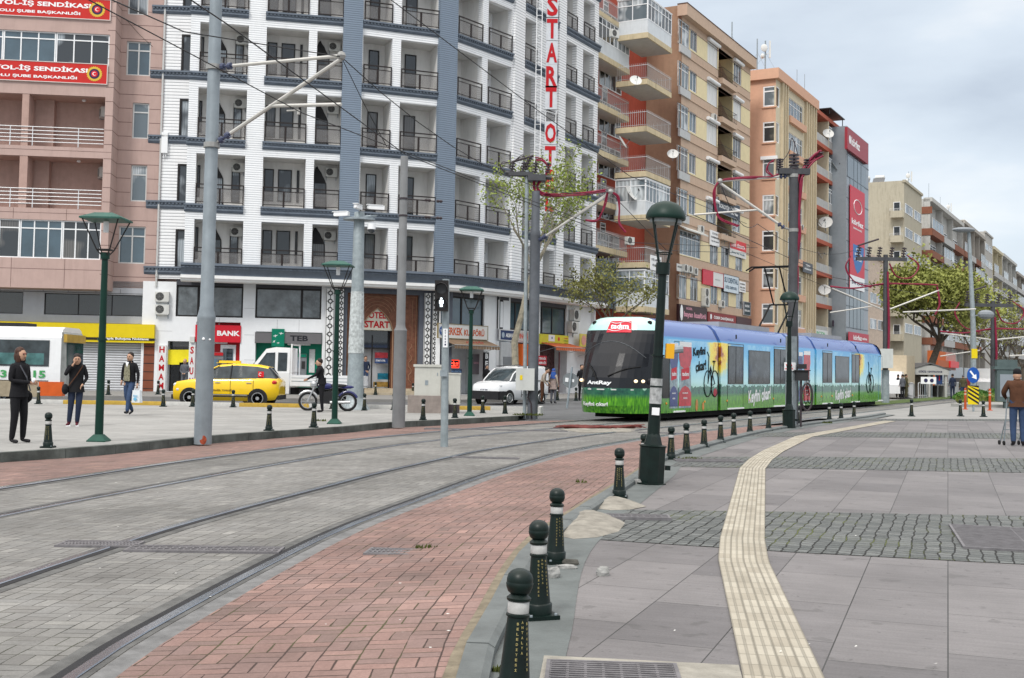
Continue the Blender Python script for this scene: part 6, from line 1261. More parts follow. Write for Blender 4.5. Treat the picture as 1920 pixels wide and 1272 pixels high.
for (t_,f,a_,b2,n_) in ((be,BB,.3,LB-.3,5),(ob,OF,s0+1,s1-.5,3),(bb,AF,a0+.3,a1-.3,3)):
    for k in range(n_):
        x0=a_+(b2-a_)*k/n_+.15; x1=a_+(b2-a_)*(k+1)/n_-.15; MB(f.M).box(x0,x1,-.04,.0,.1,3.0).build('shop_window',wdark,t_); MB(f.M).box(x0,x1,-.35,0,3.2,3.9).build('shop_fascia',random.choice([redp,gm,MC['shop_yellow'],brs]),t_)
# ================================================================ TRAM
TS=Fr((4.7,36.6),d=TD); tm=thing('tram','low floor tram wrapped in a blue sky and green meadow advert coming round the bend','tram')
def trammat():
    m=mat('tram_livery',(.2,.5,.7),.22,var=0,coat=.4); t,b=nodes(m); co=N(t,'ShaderNodeTexCoord'); mp=N(t,'ShaderNodeMapping'); mp.vector_type='POINT'
    # into tram coordinates
    ang=-math.atan2(TD.y,TD.x); mp.inputs['Rotation'].default_value=(0,0,ang)
    P=Vector((4.7,36.6)); c,s=math.cos(ang),math.sin(ang); mp.inputs['Location'].default_value=(-(P.x*c-P.y*s),-(P.x*s+P.y*c),0)
    t.links.new(co.outputs['Object'],mp.inputs[0]); sp=N(t,'ShaderNodeSeparateXYZ'); t.links.new(mp.outputs[0],sp.inputs[0]); x,y,z=sp.outputs
    n=noise_(t,mp.outputs[0],1.1,5); nb=noise_(t,mp.outputs[0],3.2,5,.7)
    base=ramp(t,[(0,(.05,.17,.03)),(.09,(.09,.28,.02)),(.20,(.09,.33,.03)),(.27,(.35,.60,.45)),(.36,(.42,.70,.72)),(.55,(.15,.47,.70)),(.79,(.06,.30,.58)),(.815,(.05,.10,.31)),(1,(.10,.17,.42))],math_(t,'DIVIDE',z,3.2))
    sky_=mix_(t,math_(t,'MULTIPLY',math_(t,'MULTIPLY',ramp(t,[(.45,0.),(.6,1.)],n).outputs[0],.35),math_(t,'LESS_THAN',z,2.5)),base.outputs[0],(.45,.72,.80))
    # meadow with tree line
    tl=math_(t,'GREATER_THAN',math_(t,'ADD',.66,math_(t,'MULTIPLY',nb,.66)),z)
    gr=ramp(t,[(.3,(.02,.10,.02)),(.5,(.07,.27,.02)),(.7,(.16,.45,.03))],noise_(t,vec_like(t,mp.outputs[0],(9,9,1.6)),2.,4)).outputs[0]
    tr=ramp(t,[(.35,(.015,.07,.06)),(.7,(.04,.19,.10))],noise_(t,mp.outputs[0],5.,4)).outputs[0]
    gm_=mix_(t,ramp(t,[(.19,0.),(.235,1.)],math_(t,'DIVIDE',z,3.2)).outputs[0],gr,tr)
    col=mix_(t,tl,sky_,gm_)
    # sunflower flares round the first and third joints, at the top of the sides
    def flare(cx,w):
        d=math_(t,'ABSOLUTE',math_(t,'SUBTRACT',x,cx)); a=ramp(t,[(0,1.),(1,0.)],math_(t,'DIVIDE',d,w)).outputs[0]; zz=ramp(t,[(.38,0.),(.6,1.),(.77,1.),(.79,0.)],math_(t,'DIVIDE',z,3.2)).outputs[0]
        return math_(t,'MULTIPLY',math_(t,'MULTIPLY',a,zz),ramp(t,[(.35,.6),(.6,1.3)],nb).outputs[0])
    f=math_(t,'ADD',flare(4.95,1.3),math_(t,'ADD',flare(23.8,1.2),0.))
    fr_=ramp(t,[(0,(.3,.6,.6)),(.3,(.72,.66,.08)),(.7,(.75,.48,.02)),(.9,(.30,.07,.01))],f).outputs[0]
    col=mix_(t,ramp(t,[(.05,0.),(.4,1.)],f).outputs[0],col,fr_)
    # front cap is pale turquoise above, grass below
    fm=math_(t,'LESS_THAN',x,.02); top=math_(t,'GREATER_THAN',z,1.4)
    tq=ramp(t,[(0,(.25,.62,.58)),(.75,(.35,.70,.66)),(1,(.55,.80,.76))],math_(t,'DIVIDE',z,3.2)).outputs[0]
    col=mix_(t,math_(t,'MULTIPLY',fm,top),col,tq)
    t.links.new(col,b.inputs['Base Color']); return m
def vec_like(t,v,sc):
    m=N(t,'ShaderNodeMapping'); m.inputs['Scale'].default_value=sc; t.links.new(v,m.inputs[0]); return m.outputs[0]
lv=trammat(); tgl=mat('tram_window',(.045,.052,.06),.06,var=.9,scale=2.2,spec=.45); tbl=mat('tram_black',(.010,.011,.014),.14,var=.1,spec=.35); gsk=mat('joint_bellows',(.09,.09,.095),.8,var=.15); ubd=mat('underframe_black',(.012,.012,.012),.8,var=0)  # tram window colour is mottled dark, painting in reflections of buildings
zr0=-.09
SEC=[(0,.16),(0,2.50),(.06,2.62),(.22,2.92),(.42,3.10),(.75,3.17)]
def seg(x0,x1,name,ex=0.):
    prof=SEC+[(2.65-y,z) for y,z in SEC[::-1]]; n=len(prof); mb=MB(TS.M); k=max(2,int((x1-x0)/1.))
    xs=[x0+(x1-x0)*i/k for i in range(k+1)]
    vs=[(x,y+ex*(1 if y<1.3 else -1),z) for x in xs for y,z in prof]; fs=[(i*n+j,(i+1)*n+j,(i+1)*n+j+1,i*n+j+1) for i in range(k) for j in range(n-1)]+[tuple(range(n))[::-1],tuple(k*n+j for j in range(n))]
    mb.add(vs,fs); return mb.build(name,lv if ex==0 else gsk,tm,smooth=True)
J=[0,4.8,5.12,13.05,13.35,16.35,16.65,23.65,23.95,28.2]
for i in range(0,9,2): seg(J[i],J[i+1],'car_body')
for i in range(1,8,2): seg(J[i]+.005,J[i+1]-.005,'gangway',.10)
MB(TS.M).box(.2,28,.25,2.4,-.02,.17).build('underframe',ubd,tm)
for x in (1.4,3.2,15,14.2,25.2,27): MB(TS.M).tube([(x,.35,.2),(x,.5,.2)],.28,16).build('wheel',ubd,tm); 
# front cap
def cap(x0,sgn,name):
    zs=[.16,.4,.85,.93,1.25,1.6,2.0,2.35,2.62,2.74,2.9,3.04,3.13,3.17]; xf=[-1.42,-1.55,-1.60,-1.6,-1.52,-1.36,-1.12,-.88,-.68,-.60,-.52,-.42,-.28,-.1]
    hw=[1.325]*9+[1.29,1.2,1.08,.85,.60]; m=22; vs=[]
    for z,xx,h in zip(zs,xf,hw):
        for k in range(m+1):
            s=-1+2*k/m; yy=h*math.sin(s*math.pi/2); vs.append((x0+sgn*(-xx)*(max(0,1-abs(yy/h)**2.7))**.85*-1 if sgn>0 else x0+(-xx)*(max(0,1-abs(yy/h)**2.7))**.85,1.325+yy,z))
    n=m+1; parts={0:MB(TS.M),1:MB(TS.M),2:MB(TS.M)}
    for j in range(len(zs)-1):
        bk=1 if .9<zs[j]<2.65 else 0 if zs[j]>2 else 2
        for k in range(m): parts[bk].add([vs[j*n+k],vs[j*n+k+1],vs[(j+1)*n+k+1],vs[(j+1)*n+k]],[(0,3,2,1) if sgn>0 else (0,1,2,3)])
    top=MB(TS.M) if False else parts[0]; top.add([vs[(len(zs)-1)*n+k] for k in range(n)],[tuple(range(n))])
    o=parts[0].build(name,lv,tm,smooth=True); parts[2].build('front_skirt' if sgn>0 else 'rear_skirt',lv,tm,smooth=True); g=parts[1].build('windscreen',tbl if sgn>0 else tbl,tm,smooth=True); return vs,n,zs
vs,n,zs=cap(0,1,'front_cap'); cap(28.2,-1,'rear_cap')
# helper: point on the cap for lateral s(-1..1) and height z
def capp(s,z,o=.02):
    zz=[.16,.4,.85,.93,1.25,1.6,2.0,2.35,2.62,2.74,2.9,3.04,3.13,3.17]; xf=[-1.42,-1.55,-1.60,-1.6,-1.52,-1.36,-1.12,-.88,-.68,-.60,-.52,-.42,-.28,-.1]
    hw=[1.325]*9+[1.29,1.2,1.08,.85,.60]
    for i in range(len(zz)-1):
        if zz[i]<=z<=zz[i+1]: f=(z-zz[i])/(zz[i+1]-zz[i]); X=xf[i]+(xf[i+1]-xf[i])*f; h=hw[i]+(hw[i+1]-hw[i])*f; break
    yy=h*s; return Vector((X*(max(0,1-abs(s)**2.7))**.85-o,1.325+yy,z))
whl=mat('lamp_glow',(1,.8,.5),.3,var=0,emit=(1,.75,.45),es=1.2)
for s in (-.80,-.70,.70,.80): p=capp(s,1.15,.03); MB(TS.M).ball(tuple(p),(.05,.065,.05),10).build('headlight',whl,tm)
for s in (-.86,.86): p=capp(s,1.15,.0); MB(TS.M).ball(tuple(p),(.05,.11,.10),10).build('lamp_surround',tbl,tm)
def captext(s0,z0,h,t_,w,m,name,off=.03):
    v_,f_,tw,th=text_geo(t_); mb=MB(TS.M); kz=h/th; kx=w/tw; out=[]
    for p in v_: s=s0+(-1)*(p.x*kx-w/2)/1.32*-1; s=s0-(p.x*kx-w/2)/1.32*-1*-1; q=capp(s,z0+p.y*kz-h/2,off); out.append(q)
    mb.add(out,[f[::-1] for f in f_]); return mb.build(name,m,tm)
captext(.06,1.08,.15,'AntRay',.85,pvc,'lettering'); captext(.18,.42,.16,'Keyfini çıkar!',.95,pvc,'lettering')
def cappatch(s0,s1,z0,z1,m,name,off=.02,parent=None):
    mb=MB(TS.M); k=6
    for i in range(k):
        for j in range(2):
            a,b_=s0+(s1-s0)*i/k,s0+(s1-s0)*(i+1)/k; c,d=z0+(z1-z0)*j/2,z0+(z1-z0)*(j+1)/2; mb.add([capp(a,c,off),capp(b_,c,off),capp(b_,d,off),capp(a,d,off)],[(0,3,2,1)])
    return mb.build(name,m,parent or tm)
o=cappatch(-.42,.22,2.66,3.03,mat('sign_red',(.55,.03,.05),.4,var=0),'logo_panel'); 
captext(-.10,2.86,.17,'tadım',.66,pvc,'logo_lettering')
mb=MB(TS.M); mb.tube([capp(-.40+.6*k/10,2.74+.03*math.sin(k*.7),.03) for k in range(11)],.012,4); mb.tube([capp(-.40+.6*k/10,2.98+.03*math.sin(k*.7),.03) for k in range(11)],.012,4); mb.build('logo_swoosh',pvc,tm)
for s in (-.86,.80): p=capp(s,2.98,.0); MB(TS.M).ball(tuple(p),(.05,.09,.07),10).build('roof_lamp',ubd,tm)
cappatch(-.985,.985,.87,.905,mat('pale_stripe',(.6,.62,.6),.4,var=0),'stripe',.015)
mb=MB(TS.M); mb.tube([capp(-.15,1.30,.05),capp(-.5,1.52,.05),capp(-.75,1.6,.05)],.018,5); mb.tube([capp(.12,1.2,.05),capp(.25,1.45,.05),capp(.5,1.72,.05)],.018,5); mb.build('wipers',ubd,tm)
mb=MB(TS.M); mb.tube([capp(-.80+1.6*k/14,1.38+1.0*math.sin(math.pi*(k+1.5)/17)**.55,.006) for k in range(15)],.012,4); mb.build('windscreen_seam',mat('seam_grey',(.10,.11,.12),.4),tm)
# side windows and doors, from the photograph
def sw(u0,v0,u1,v1,name,div=0,gl=tgl,y=-.012):
    (x0,z1),(x1,_)=TS.at(u0,v0),TS.at(u1,v0); z0=TS.at(u0,v1)[1]; mb=MB(TS.M); mb.box(x0,x1,y,.02,z0,z1); o=mb.build(name,gl,tm)
    f=MB(TS.M); e=.035
    for a in ((x0-e,x0,z0-e,z1+e),(x1,x1+e,z0-e,z1+e),(x0,x1,z0-e,z0),(x0,x1,z1,z1+e)): f.box(a[0],a[1],y-.006,.0,a[2],a[3])
    for k in range(1,div+1): xx=x0+(x1-x0)*k/(div+1); f.box(xx-.02,xx+.02,y-.008,y,z0,z1)
    f.build('frame',tbl,o); return x0,x1,z0,z1
for (u0,v0,u1,v1,d_,nm) in ((1366,650.5,1393,718.5,1,'door_window'),(1404,658.5,1443,718.5,0,'window'),(1452,656,1474,718.5,1,'door_window'),(1543,662.5,1559.5,716.5,1,'door_window'),(1566.5,669,1591.5,716.5,0,'window'),(1597.5,666,1612-1.5,716.5,1,'door_window')):
    x0,x1,z0,z1=sw(u0,v0,u1,v1,nm,d_)
    if nm=='door_window':
        f=MB(TS.M)
        for a in (x0-.07,x1+.05): f.box(a,a+.02,-.006,.0,.25,z1+.12)
        f.box(x0-.05,x1+.05,-.006,0,z1+.10,z1+.12); f.build('door_seam',tbl,tm); MB(TS.M).box(x0-.05,x1+.05,-.05,.02,.17,.22).build('door_step',pvc,tm); xm=(x0+x1)/2; MB(TS.M).box(xm-.05,xm+.05,-.02,0,z1+.3,z1+.45).build('door_lamp',ubd,tm)
sw(1243,672,1254.5,745,'cab_side_window',0,tbl)
dg=mat('ghost_panel_line',(.07,.22,.32),.3,var=0)
for (u0,v0,u1,v1) in ((1264,641,1284,760),(1498,667,1507,745),(1647,669,1654,745)):
    (x0,z1),(x1,_)=TS.at(u0,v0),TS.at(u1,v0); mb=MB(TS.M); z0=.25
    for a in ((x0,x0+.03,z0,z1),(x1,x1+.03,z0,z1),(x0,x1,z1,z1+.03)): mb.box(a[0],a[1],-.006,0,a[2],a[3])
    mb.build('door_seam',dg,tm); MB(TS.M).box(x0,x1,-.05,.02,.17,.22).build('door_step',pvc,tm)
# printed decorations: two tall glasses, bicycle, basket
gblue=mat('print_blue_glass',(.05,.07,.22),.25,var=.3,scale=3,coat=.4); gred=mat('print_red_glass',(.50,.03,.05),.25,var=.3,scale=3,coat=.4); gpale=mat('print_pale_glass',(.28,.36,.40),.25,var=.5,scale=7,coat=.4); org=mat('print_orange',(.55,.22,.03),.3,var=.4,scale=8,coat=.4)
def glass(x0,x1,m,zt_,nm):
    w=x1-x0; xc=(x0+x1)/2
    mb=MB(TS.M); y=-.008
    mb.add([(xc-w*.45,y,zt_),(xc+w*.45,y,zt_),(xc+w*.48,y,zt_-.35),(xc+w*.36,y,zt_-.62),(xc,y,zt_-.75),(xc-w*.36,y,zt_-.62),(xc-w*.48,y,zt_-.35)],[(0,6,5,4,3,2,1)],0)
    mb.add([(xc-w*.42,y+.003,zt_-.5),(xc+w*.42,y+.003,zt_-.5),(xc+w*.46,y+.003,.30),(xc-w*.46,y+.003,.30)],[(0,3,2,1)],1)
    mb.add([(xc-w*.46,y-.002,.78),(xc-w*.25,y-.002,.95),(xc,y-.002,1.02),(xc+w*.25,y-.002,.95),(xc+w*.46,y-.002,.78),(xc+w*.46,y-.002,.36),(xc-w*.46,y-.002,.36)],[(0,6,5,4,3,2,1)],0)
    mb.q((xc-w*.45,y,zt_),(xc+w*.45,y,zt_),(xc+w*.45,y,zt_+.16),(xc-w*.45,y,zt_+.16),2)
    mb.q((xc-w*.3,y-.003,1.18),(xc+w*.3,y-.003,1.25),(xc+w*.3,y-.003,1.62),(xc-w*.3,y-.003,1.55),3)
    mb.text('tadım',xc,1.4,.14,w*.5,y=y-.006,mi=4); mb.text('ENERJİ',xc,.78,.06,w*.4,y=y-.006,mi=4); mb.text('dolu',xc,.62,.06,w*.3,y=y-.0055,mi=4)
    mb.build('printed_glass',[m,gpale,pvc,MC['sign_red'],pvc],tm)
X_=lambda u:TS.x(u,700)
glass(X_(1255),X_(1271.5),gblue,2.22,'b'); glass(X_(1272),X_(1297),gred,2.28,'r')
glass(X_(1497),X_(1505),gblue,2.22,'b'); glass(X_(1506),X_(1519.5),gred,2.28,'r')
def bike_print(xa,xb,zb,s):
    mb=MB(TS.M); r=min(.36,(xb-xa)*.25)*s; y=-.01; xm_=(xa+xb)/2; xa,xb=xm_-1.9*r,xm_+1.9*r
    for xc in (xa+r,xb-r): mb.tube([(xc+r*math.cos(a*.4488),y,zb+r+r*1.25*math.sin(a*.4488)) for a in range(15)],.018,4)
    A,B=(xa+r,y,zb+r),(xb-r,y,zb+r); T=((xa+xb)/2-.1,y,zb+r*2.6); mb.tube([A,T,B],.016,4); mb.tube([T,((xa+xb)/2,y,zb+r*.8),B],.016,4); mb.tube([A,(xa+r*1.2,y,zb+r*3.6),(xa+r*.8,y,zb+r*4.)],.016,4); mb.tube([((xa+xb)/2,y,zb+r*.8),(xb-r*1.2,y,zb+r*3.1)],.014,4); mb.box(xb-r*1.6,xb-r*.9,y-.01,y,zb+r*3.05,zb+r*3.2)
    mb.build('printed_bicycle',ubd,tm)
bike_print(X_(1316),X_(1350.5),.72,1); bike_print(X_(1507),X_(1522),.3,1); bike_print(X_(1622),X_(1640),.7,1)
mb=MB(TS.M); y=-.009
for (u,v,w,h) in ((1306,760,14,22),(1318,762,12,16)):
    x,z=TS.at(u,v); pts=[(x+w/60*.5*math.cos(a*.628),y,z+h/55*.5*math.sin(a*.628)) for a in range(10)]; mb.add(pts,[tuple(range(10))[::-1]])
mb.build('printed_basket',org,tm)
x,z=TS.at(1341,737); MB(TS.M).ball((x,-.004,z),(.18,.012,.16),10).build('printed_flowers',mat('print_dark_red',(.35,.03,.05),.4,var=.3,scale=9),tm)
def ttext(s_,u,v,h,w,m,rot=0.,name='lettering',y=-.012): 
    x,z=TS.at(u,v); mb=MB(TS.M@Matrix.Translation((x,0,z))@Matrix.Rotation(-rot,4,'Y')); mb.text(s_,0,0,h,w,y=y); return mb.build(name,m,tm)
ttext('Keyfini',1311,661,.36,1.1,ubd,R(4)); ttext('çıkar!',1314,688,.42,.95,ubd,R(6))
ttext('Keyfini çıkar!',1424,744,.62,2.5,pvc,R(3)); ttext('Keyfini çıkar!',1581,741,.62,2.7,pvc,R(3))
for u in (1249,1321,1363,1405,1450,1540,1560,1598): x,z=TS.at(u,757-(u-1249)*.045); MB(TS.M).ball((x,-.01,z),(.05,.02,.04),8).build('side_marker',mat('amber_lamp',(.7,.25,.03),.4,var=0),tm)
# roof gear and pantograph
MB(TS.M).box(6.2,11.8,.5,2.15,3.12,3.3).build('roof_box',mat('roof_grey',(.3,.31,.33),.6,var=.1),tm); MB(TS.M).box(17.5,22.5,.5,2.15,3.12,3.3).build('roof_box',MC['roof_grey'],tm)
def panto(x,z0,h):
    t_=MB(TS.M)
    for yy in (.85,1.8): t_.tube([(x-.9,yy,z0),(x+.9,yy,z0+h*.45)],.045,6)
    for yy in (1.0,1.65): t_.tube([(x+.9,yy,z0+h*.45),(x-.35,yy,z0+h)],.035,6)
    t_.tube([(x+.9,.8,z0+h*.45),(x+.9,1.85,z0+h*.45)],.04,6)
    for dx in (-.2,.2): t_.tube([(x-.35+dx,.25,z0+h-.15),(x-.35+dx,.5,z0+h),(x-.35+dx,2.15,z0+h),(x-.35+dx,2.4,z0+h-.15)],.035,6)
    t_.build('pantograph',ubd,tm)
panto(14.9,3.2,2.8)
ttext_=None
# ================================================================ BOLLARDS, LAMPS, POLES
bolm=mat('dark_green_enamel',(.003,.010,.008),.4,var=.4,scale=7,dirt=.1,spec=.28); whb=mat('reflective_band',(.40,.40,.39),.4,var=.25,scale=12,dirt=.35); goldl=mat('gold_lettering',(.30,.25,.10),.5,var=0)
def make_bollard(M,label,group,detail=False,src={}):
    M=M@Matrix.Rotation(random.gauss(0,.012),4,'X')@Matrix.Rotation(random.gauss(0,.012),4,'Y')@Matrix.Diagonal((1,1,random.uniform(.97,1.03),1))
    if 's' in src:
        t_=copy_tree(src['s']); t_.matrix_world=M; t_['label']=label; t_['group']=group
    else:
        t_=thing('bollard',label,'bollard',M=M,group=group)
        mb=MB(); mb.box(-.10,.10,-.10,.10,0,.028); 
        mb.lathe([(.080,.028),(.082,.085),(.077,.092),(.072,.094),(.0705,.10),(.048,.368),(.055,.372),(.055,.380),(.048,.384),(.047,.437),(.055,.441),(.057,.452),(.045,.462),(.038,.470)],20); mb.build('body',bolm,t_,smooth=True)
        b_=MB(); b_.lathe([(.038,.468),(.052,.478),(.061,.500),(.063,.515),(.0605,.520),(.0605,.524),(.061,.535),(.055,.555),(.040,.571),(.018,.580),(.002,.582)],20); b_.build('ball_top',bolm,t_,smooth=True)
        w=MB(); w.lathe([(.0482,.385),(.0495,.388),(.0495,.434),(.0475,.437)],20); w.build('white_band',whb,t_,smooth=True)
        bo=MB(); 
        for a in (-1,1):
            for c in (-1,1): bo.tube([(a*.08,c*.08,.02),(a*.08,c*.08,.038)],.01,6)
        bo.build('bolts',galv,t_); src['s']=t_
    if detail:
        for k,(w_,a) in enumerate((('ANTALYA',-8),('BÜYÜKŞEHİR',18),('BELEDİYESİ',-30))):
            mb=MB(Matrix.Rotation(R(a+8),4,'Z')@Matrix.Translation((0,-.0615,.235))@Matrix.Rotation(-math.atan2(.0225,.27),4,'X'))
            n=len(w_)
            for i,c in enumerate(w_): mb.text(c,0,(n/2-i)*.022+(.0 if k else .04),.012,.010,y=-.003)
            mb.build('lettering',goldl,t_)
    return t_
ordn=['nearest','second','third','fourth','fifth','sixth','seventh','eighth','ninth','tenth','eleventh','twelfth','thirteenth','fourteenth','fifteenth','sixteenth']
BR=[(962,1314),(1010,1160),(1041,1057),(1161,935),(1208,884),(1226,862),(1258,863),(1287,852),(1320,840),(1351,831),(1376,823),(1406,815),(1441,809),(1496,799),(1555,790),(1577,787),(1601,785)]
for k,(u,v) in enumerate(BR):
    p=G(u,v-1,ZP); lab='%s dark green bollard along the right kerb counting from the camera'%(ordn[k] if k<16 else 'seventeenth')
    if k==1: lab='second dark green bollard from the camera with its bolted foot showing beside the broken stones'
    make_bollard(Matrix.Translation((p.x,p.y,ZP))@Matrix.Rotation(R(random.uniform(-12,12)+ (28 if k<3 else 0)),4,'Z')@Matrix.Rotation(R([1.5,-1.2,0,0][k] if k<4 else 0),4,'Y'),lab,'bollards along the right kerb',k<3)
for k,(u,v,lab) in enumerate([(1709,781,'bollard standing alone on the open plaza between kerb and trees'),(1801,781,'bollard in front of the left orange post'),(1844,782,'bollard in front of the blue arrow sign')]):
    p=G(u,v,ZP-.02); make_bollard(Matrix.Translation((p.x,p.y,ZP-.02))@Matrix.Diagonal((1.1,1.1,1.12,1)),lab,'bollards on the open plaza')
p=G(1865,756,ZP-.02); make_bollard(Matrix.Translation((p.x,p.y,.05))@Matrix.Diagonal((1.2,1.2,1.2,1)),'bollard standing in the green bush on the traffic island','bollards on the open plaza')
for k,(u,v,lab) in enumerate([(90,840,'big bollard between the woman and the green lamp post at left'),(504,808,'bollard on the left plaza edge right of the tall steel pole'),(588,802,'bollard on the left plaza edge before the motorcycle'),(793,788,'bollard on the left plaza edge before the stone plinth'),(853,784,'bollard on the left plaza edge before the dark foot of the grey cabinet'),(905,775,'bollard before the nose of the white van'),(947,776,'bollard before the white van door by the grey pole')]):
    p=G(u,v,0); make_bollard(Matrix.Translation((p.x,p.y,0))@Matrix.Diagonal((1.0,1.0,1.0,1)),lab,'bollards along the left plaza edge')
for k,(u,v,lab) in enumerate([(72,758,'bollard by the yellow kerb behind the bus tail'),(306,763,'bollard by the yellow kerb below the HAMAM column'),(361,763,'bollard by the yellow kerb before the taxi nose'),(437,764,'bollard by the white kerb before the taxi rear door'),(683,770,'bollard by the kerb right of the camera pole'),(738,769,'bollard by the yellow kerb left of the stone plinth'),(243,757,'small bollard behind the walking man'),(623,767,'bollard by the kerb behind the rear wheel of the motorcycle')]):
    p=G(u,v,0); make_bollard(Matrix.Translation((p.x,p.y,0)),lab,'bollards by the painted kerb')
for k,(u,v,lab) in enumerate([(203,741,'far bollard before the roller shutter'),(296,740,'far bollard before the foot of the HAMAM column'),(704,751-10,'far bollard before the hotel steps'),(774,741,'far bollard right of the hotel door'),(1045,751,'far bollard behind the woman in the blue scarf'),(1080,752,'far bollard right of the round sign')]):
    p=G(u,v,-.02); make_bollard(Matrix.Translation((p.x,p.y,-.02))@Matrix.Diagonal((1.1,1.1,1.15,1)),lab,'bollards on the shop pavement')
capg=mat('lamp_cap_green',(.02,.085,.065),.55,var=.2,spec=.3); clr=mat('lamp_glass',(.45,.5,.52),.1,var=.1,alpha=.18)
def lamp_left(u,v,h,lab,z=0.,s=1.):
    p=G(u,v,z); t_=thing('street_lamp',lab,'street lamp',loc=p,group='green street lamps on the left plaza'); mb=MB()
    mb.lathe([(.235,0),(.24,.02),(.19,.06),(.14,.10),(.105,.13)],4,ph=.5); mb.build('base',mat('lamp_base_green',(.01,.06,.042),.4,var=.2),t_)
    mb=MB(); mb.tube([(0,0,.1),(0,0,h*.44)],[.076,.068],14); mb.tube([(0,0,h*.44),(0,0,h*.45)],.085,14); mb.tube([(0,0,h*.45),(0,0,h-.78)],[.064,.056],14); mb.tube([(0,0,h-.84),(0,0,h-.72)],.085,12); mb.build('pole',grnp,t_,smooth=True)
    f=MB(); z0,z1=h-.72,h-.1; a0,a1=.12,.335
    for sx_,sy in ((1,1),(1,-1),(-1,-1),(-1,1)): f.tube([(sx_*.03,sy*.03,z0-.08),(sx_*a0,sy*a0,z0+.05),(sx_*a1,sy*a1,z1)],.013,5)
    for a,z_ in ((a0,z0+.05),(a1,z1)): f.tube([(a,a,z_),(a,-a,z_),(-a,-a,z_),(-a,a,z_),(a,a,z_)],.012,5)
    f.build('lantern_frame',black,t_); c=MB(); c.add([(sx_*.37,sy*.37,z1) for sx_,sy in ((1,1),(-1,1),(-1,-1),(1,-1))]+[(sx_*.16,sy*.16,h) for sx_,sy in ((1,1),(-1,1),(-1,-1),(1,-1))]+[(sx_*.37,sy*.37,z1-.03) for sx_,sy in ((1,1),(-1,1),(-1,-1),(1,-1))],[(0,1,5,4),(1,2,6,5),(2,3,7,6),(3,0,4,7),(4,5,6,7),(8,9,1,0),(9,10,2,1),(10,11,3,2),(11,8,0,3),(11,10,9,8)]); c.build('lamp_cap',capg,t_)
    MB().tube([(0,0,z1-.05),(0,0,z1-.25)],.05,8).build('bulb',pvc,t_); t_.scale=(s,s,s); return t_
lamp_left(185,828,4.17,'tall green street lamp between the girl in black and the walking man'); lamp_left(627,795,4.1,'green street lamp in front of the motorcycle'); lamp_left(880,780,3.98,'green street lamp before the barber shop sign')
def lamp_right(u,v,h,lab,lean=0.,ped=True,w=.30,ph_=.52):
    p=G(u,v,ZP); t_=thing('street_lamp',lab,'street lamp',M=Matrix.Translation(p)@Matrix.Rotation(lean,4,'Y'),group='dark lamps with domed caps on the right plaza')
    mb=MB(); mb.lathe([(.21,0),(.21,.02),(.178,.025),(.178,ph_-.02),(.195,ph_-.01),(.195,ph_),(.13,ph_+.01),(.10,ph_+.12),(.085,ph_+.16)],8,ph=.5); mb.box(.18,.25,-.03,.03,.2,.26); mb.build('pedestal',bolm,t_)
    mb=MB(); mb.tube([(0,0,ph_+.1),(0,0,h*.45)],[.085,.072],16); 
    for z_ in (h*.34,h*.45): mb.tube([(0,0,z_),(0,0,z_+.02)],.09,16)
    mb.tube([(0,0,h*.45),(0,0,h-.95)],[.066,.056],16); mb.tube([(0,0,h-1.0),(0,0,h-.84)],.095,12); mb.build('pole',bolm,t_,smooth=True)
    f=MB(); z0,z1=h-.84,h-.23
    for k in range(4): a=k*1.571+.6; c,s=math.cos(a),math.sin(a); f.tube([(.05*c,.05*s,z0-.1),(.09*c,.09*s,z0+.03),(.235*c,.235*s,z1)],.016,5)
    f.tube([(.12*math.cos(k*.524),.12*math.sin(k*.524),z0+.13) for k in range(13)],.008,4); f.build('lantern_frame',bolm,t_)
    c=MB(); c.lathe([(.262,z1-.02),(.272,z1),(.272,z1+.03),(.25,z1+.09),(.205,z1+.16),(.14,z1+.205),(.06,z1+.23),(.005,z1+.235)],24); c.build('lamp_cap',mat('dark_cap_green',(.004,.022,.016),.45,var=.2,spec=.25),t_,smooth=True)
    b_=MB(); b_.tube([(0,0,z1-.02),(0,0,z1-.07)],.22,20); b_.build('diffuser',mat('diffuser_grey',(.22,.24,.24),.3,var=.1),t_); return t_
lpz=lamp_right(1220,908,3.83,'leaning dark lamp post with a yellow button box at the kerb',R(2.6))
k=MB(); k.box(.10,.21,-.06,.06,1.70,1.90); k.build('button_box',mat('signal_yellow',(.70,.36,.02),.45,var=.06),lpz); k=MB(); k.tube([(.2,0,1.82),(.33,0,1.84)],.055,10); k.build('sounder',galv,lpz)
k=MB(); k.tube([(0,0,1.08),(0,0,1.42)],.083,14); k.build('torn_poster',mat('torn_paper',(.32,.33,.33),.8,var=.5,scale=14),lpz); k=MB(); k.box(-.05,.05,-.1,-.082,.93,1.03); k.build('sticker',pvc,lpz)
lamp_right(1479,803,3.86,'upright dark lamp post with domed cap before the red cabled pole',0.)
concp=mat('spun_concrete_pole',(.25,.28,.30),.75,var=.12,scale=3,bump=.25,dirt=.25); lgst=mat('light_galvanised',(.27,.31,.325),.5,.2,var=.2,scale=6,dirt=.2); dkst=mat('dark_steel_pole',(.07,.072,.078),.55,.2,var=.2,scale=4,dirt=.2); insu=mat('brown_insulator',(.05,.04,.045),.3,var=.1); arm_m=mat('galvanised_arm',(.50,.49,.46),.45,.3,var=.1)
redc=mat('crimson_cable',(.20,.014,.04),.4,var=.2,scale=4)
def ins(mb,p,q,n=6,r=.075):
    p,q=Vector(p),Vector(q)
    for k in range(n): c=p.lerp(q,(k+.5)/n); d=(q-p)/n*.22; mb.tube([c-d,c+d],r,10)
    mb.tube([p,q],.03,6)
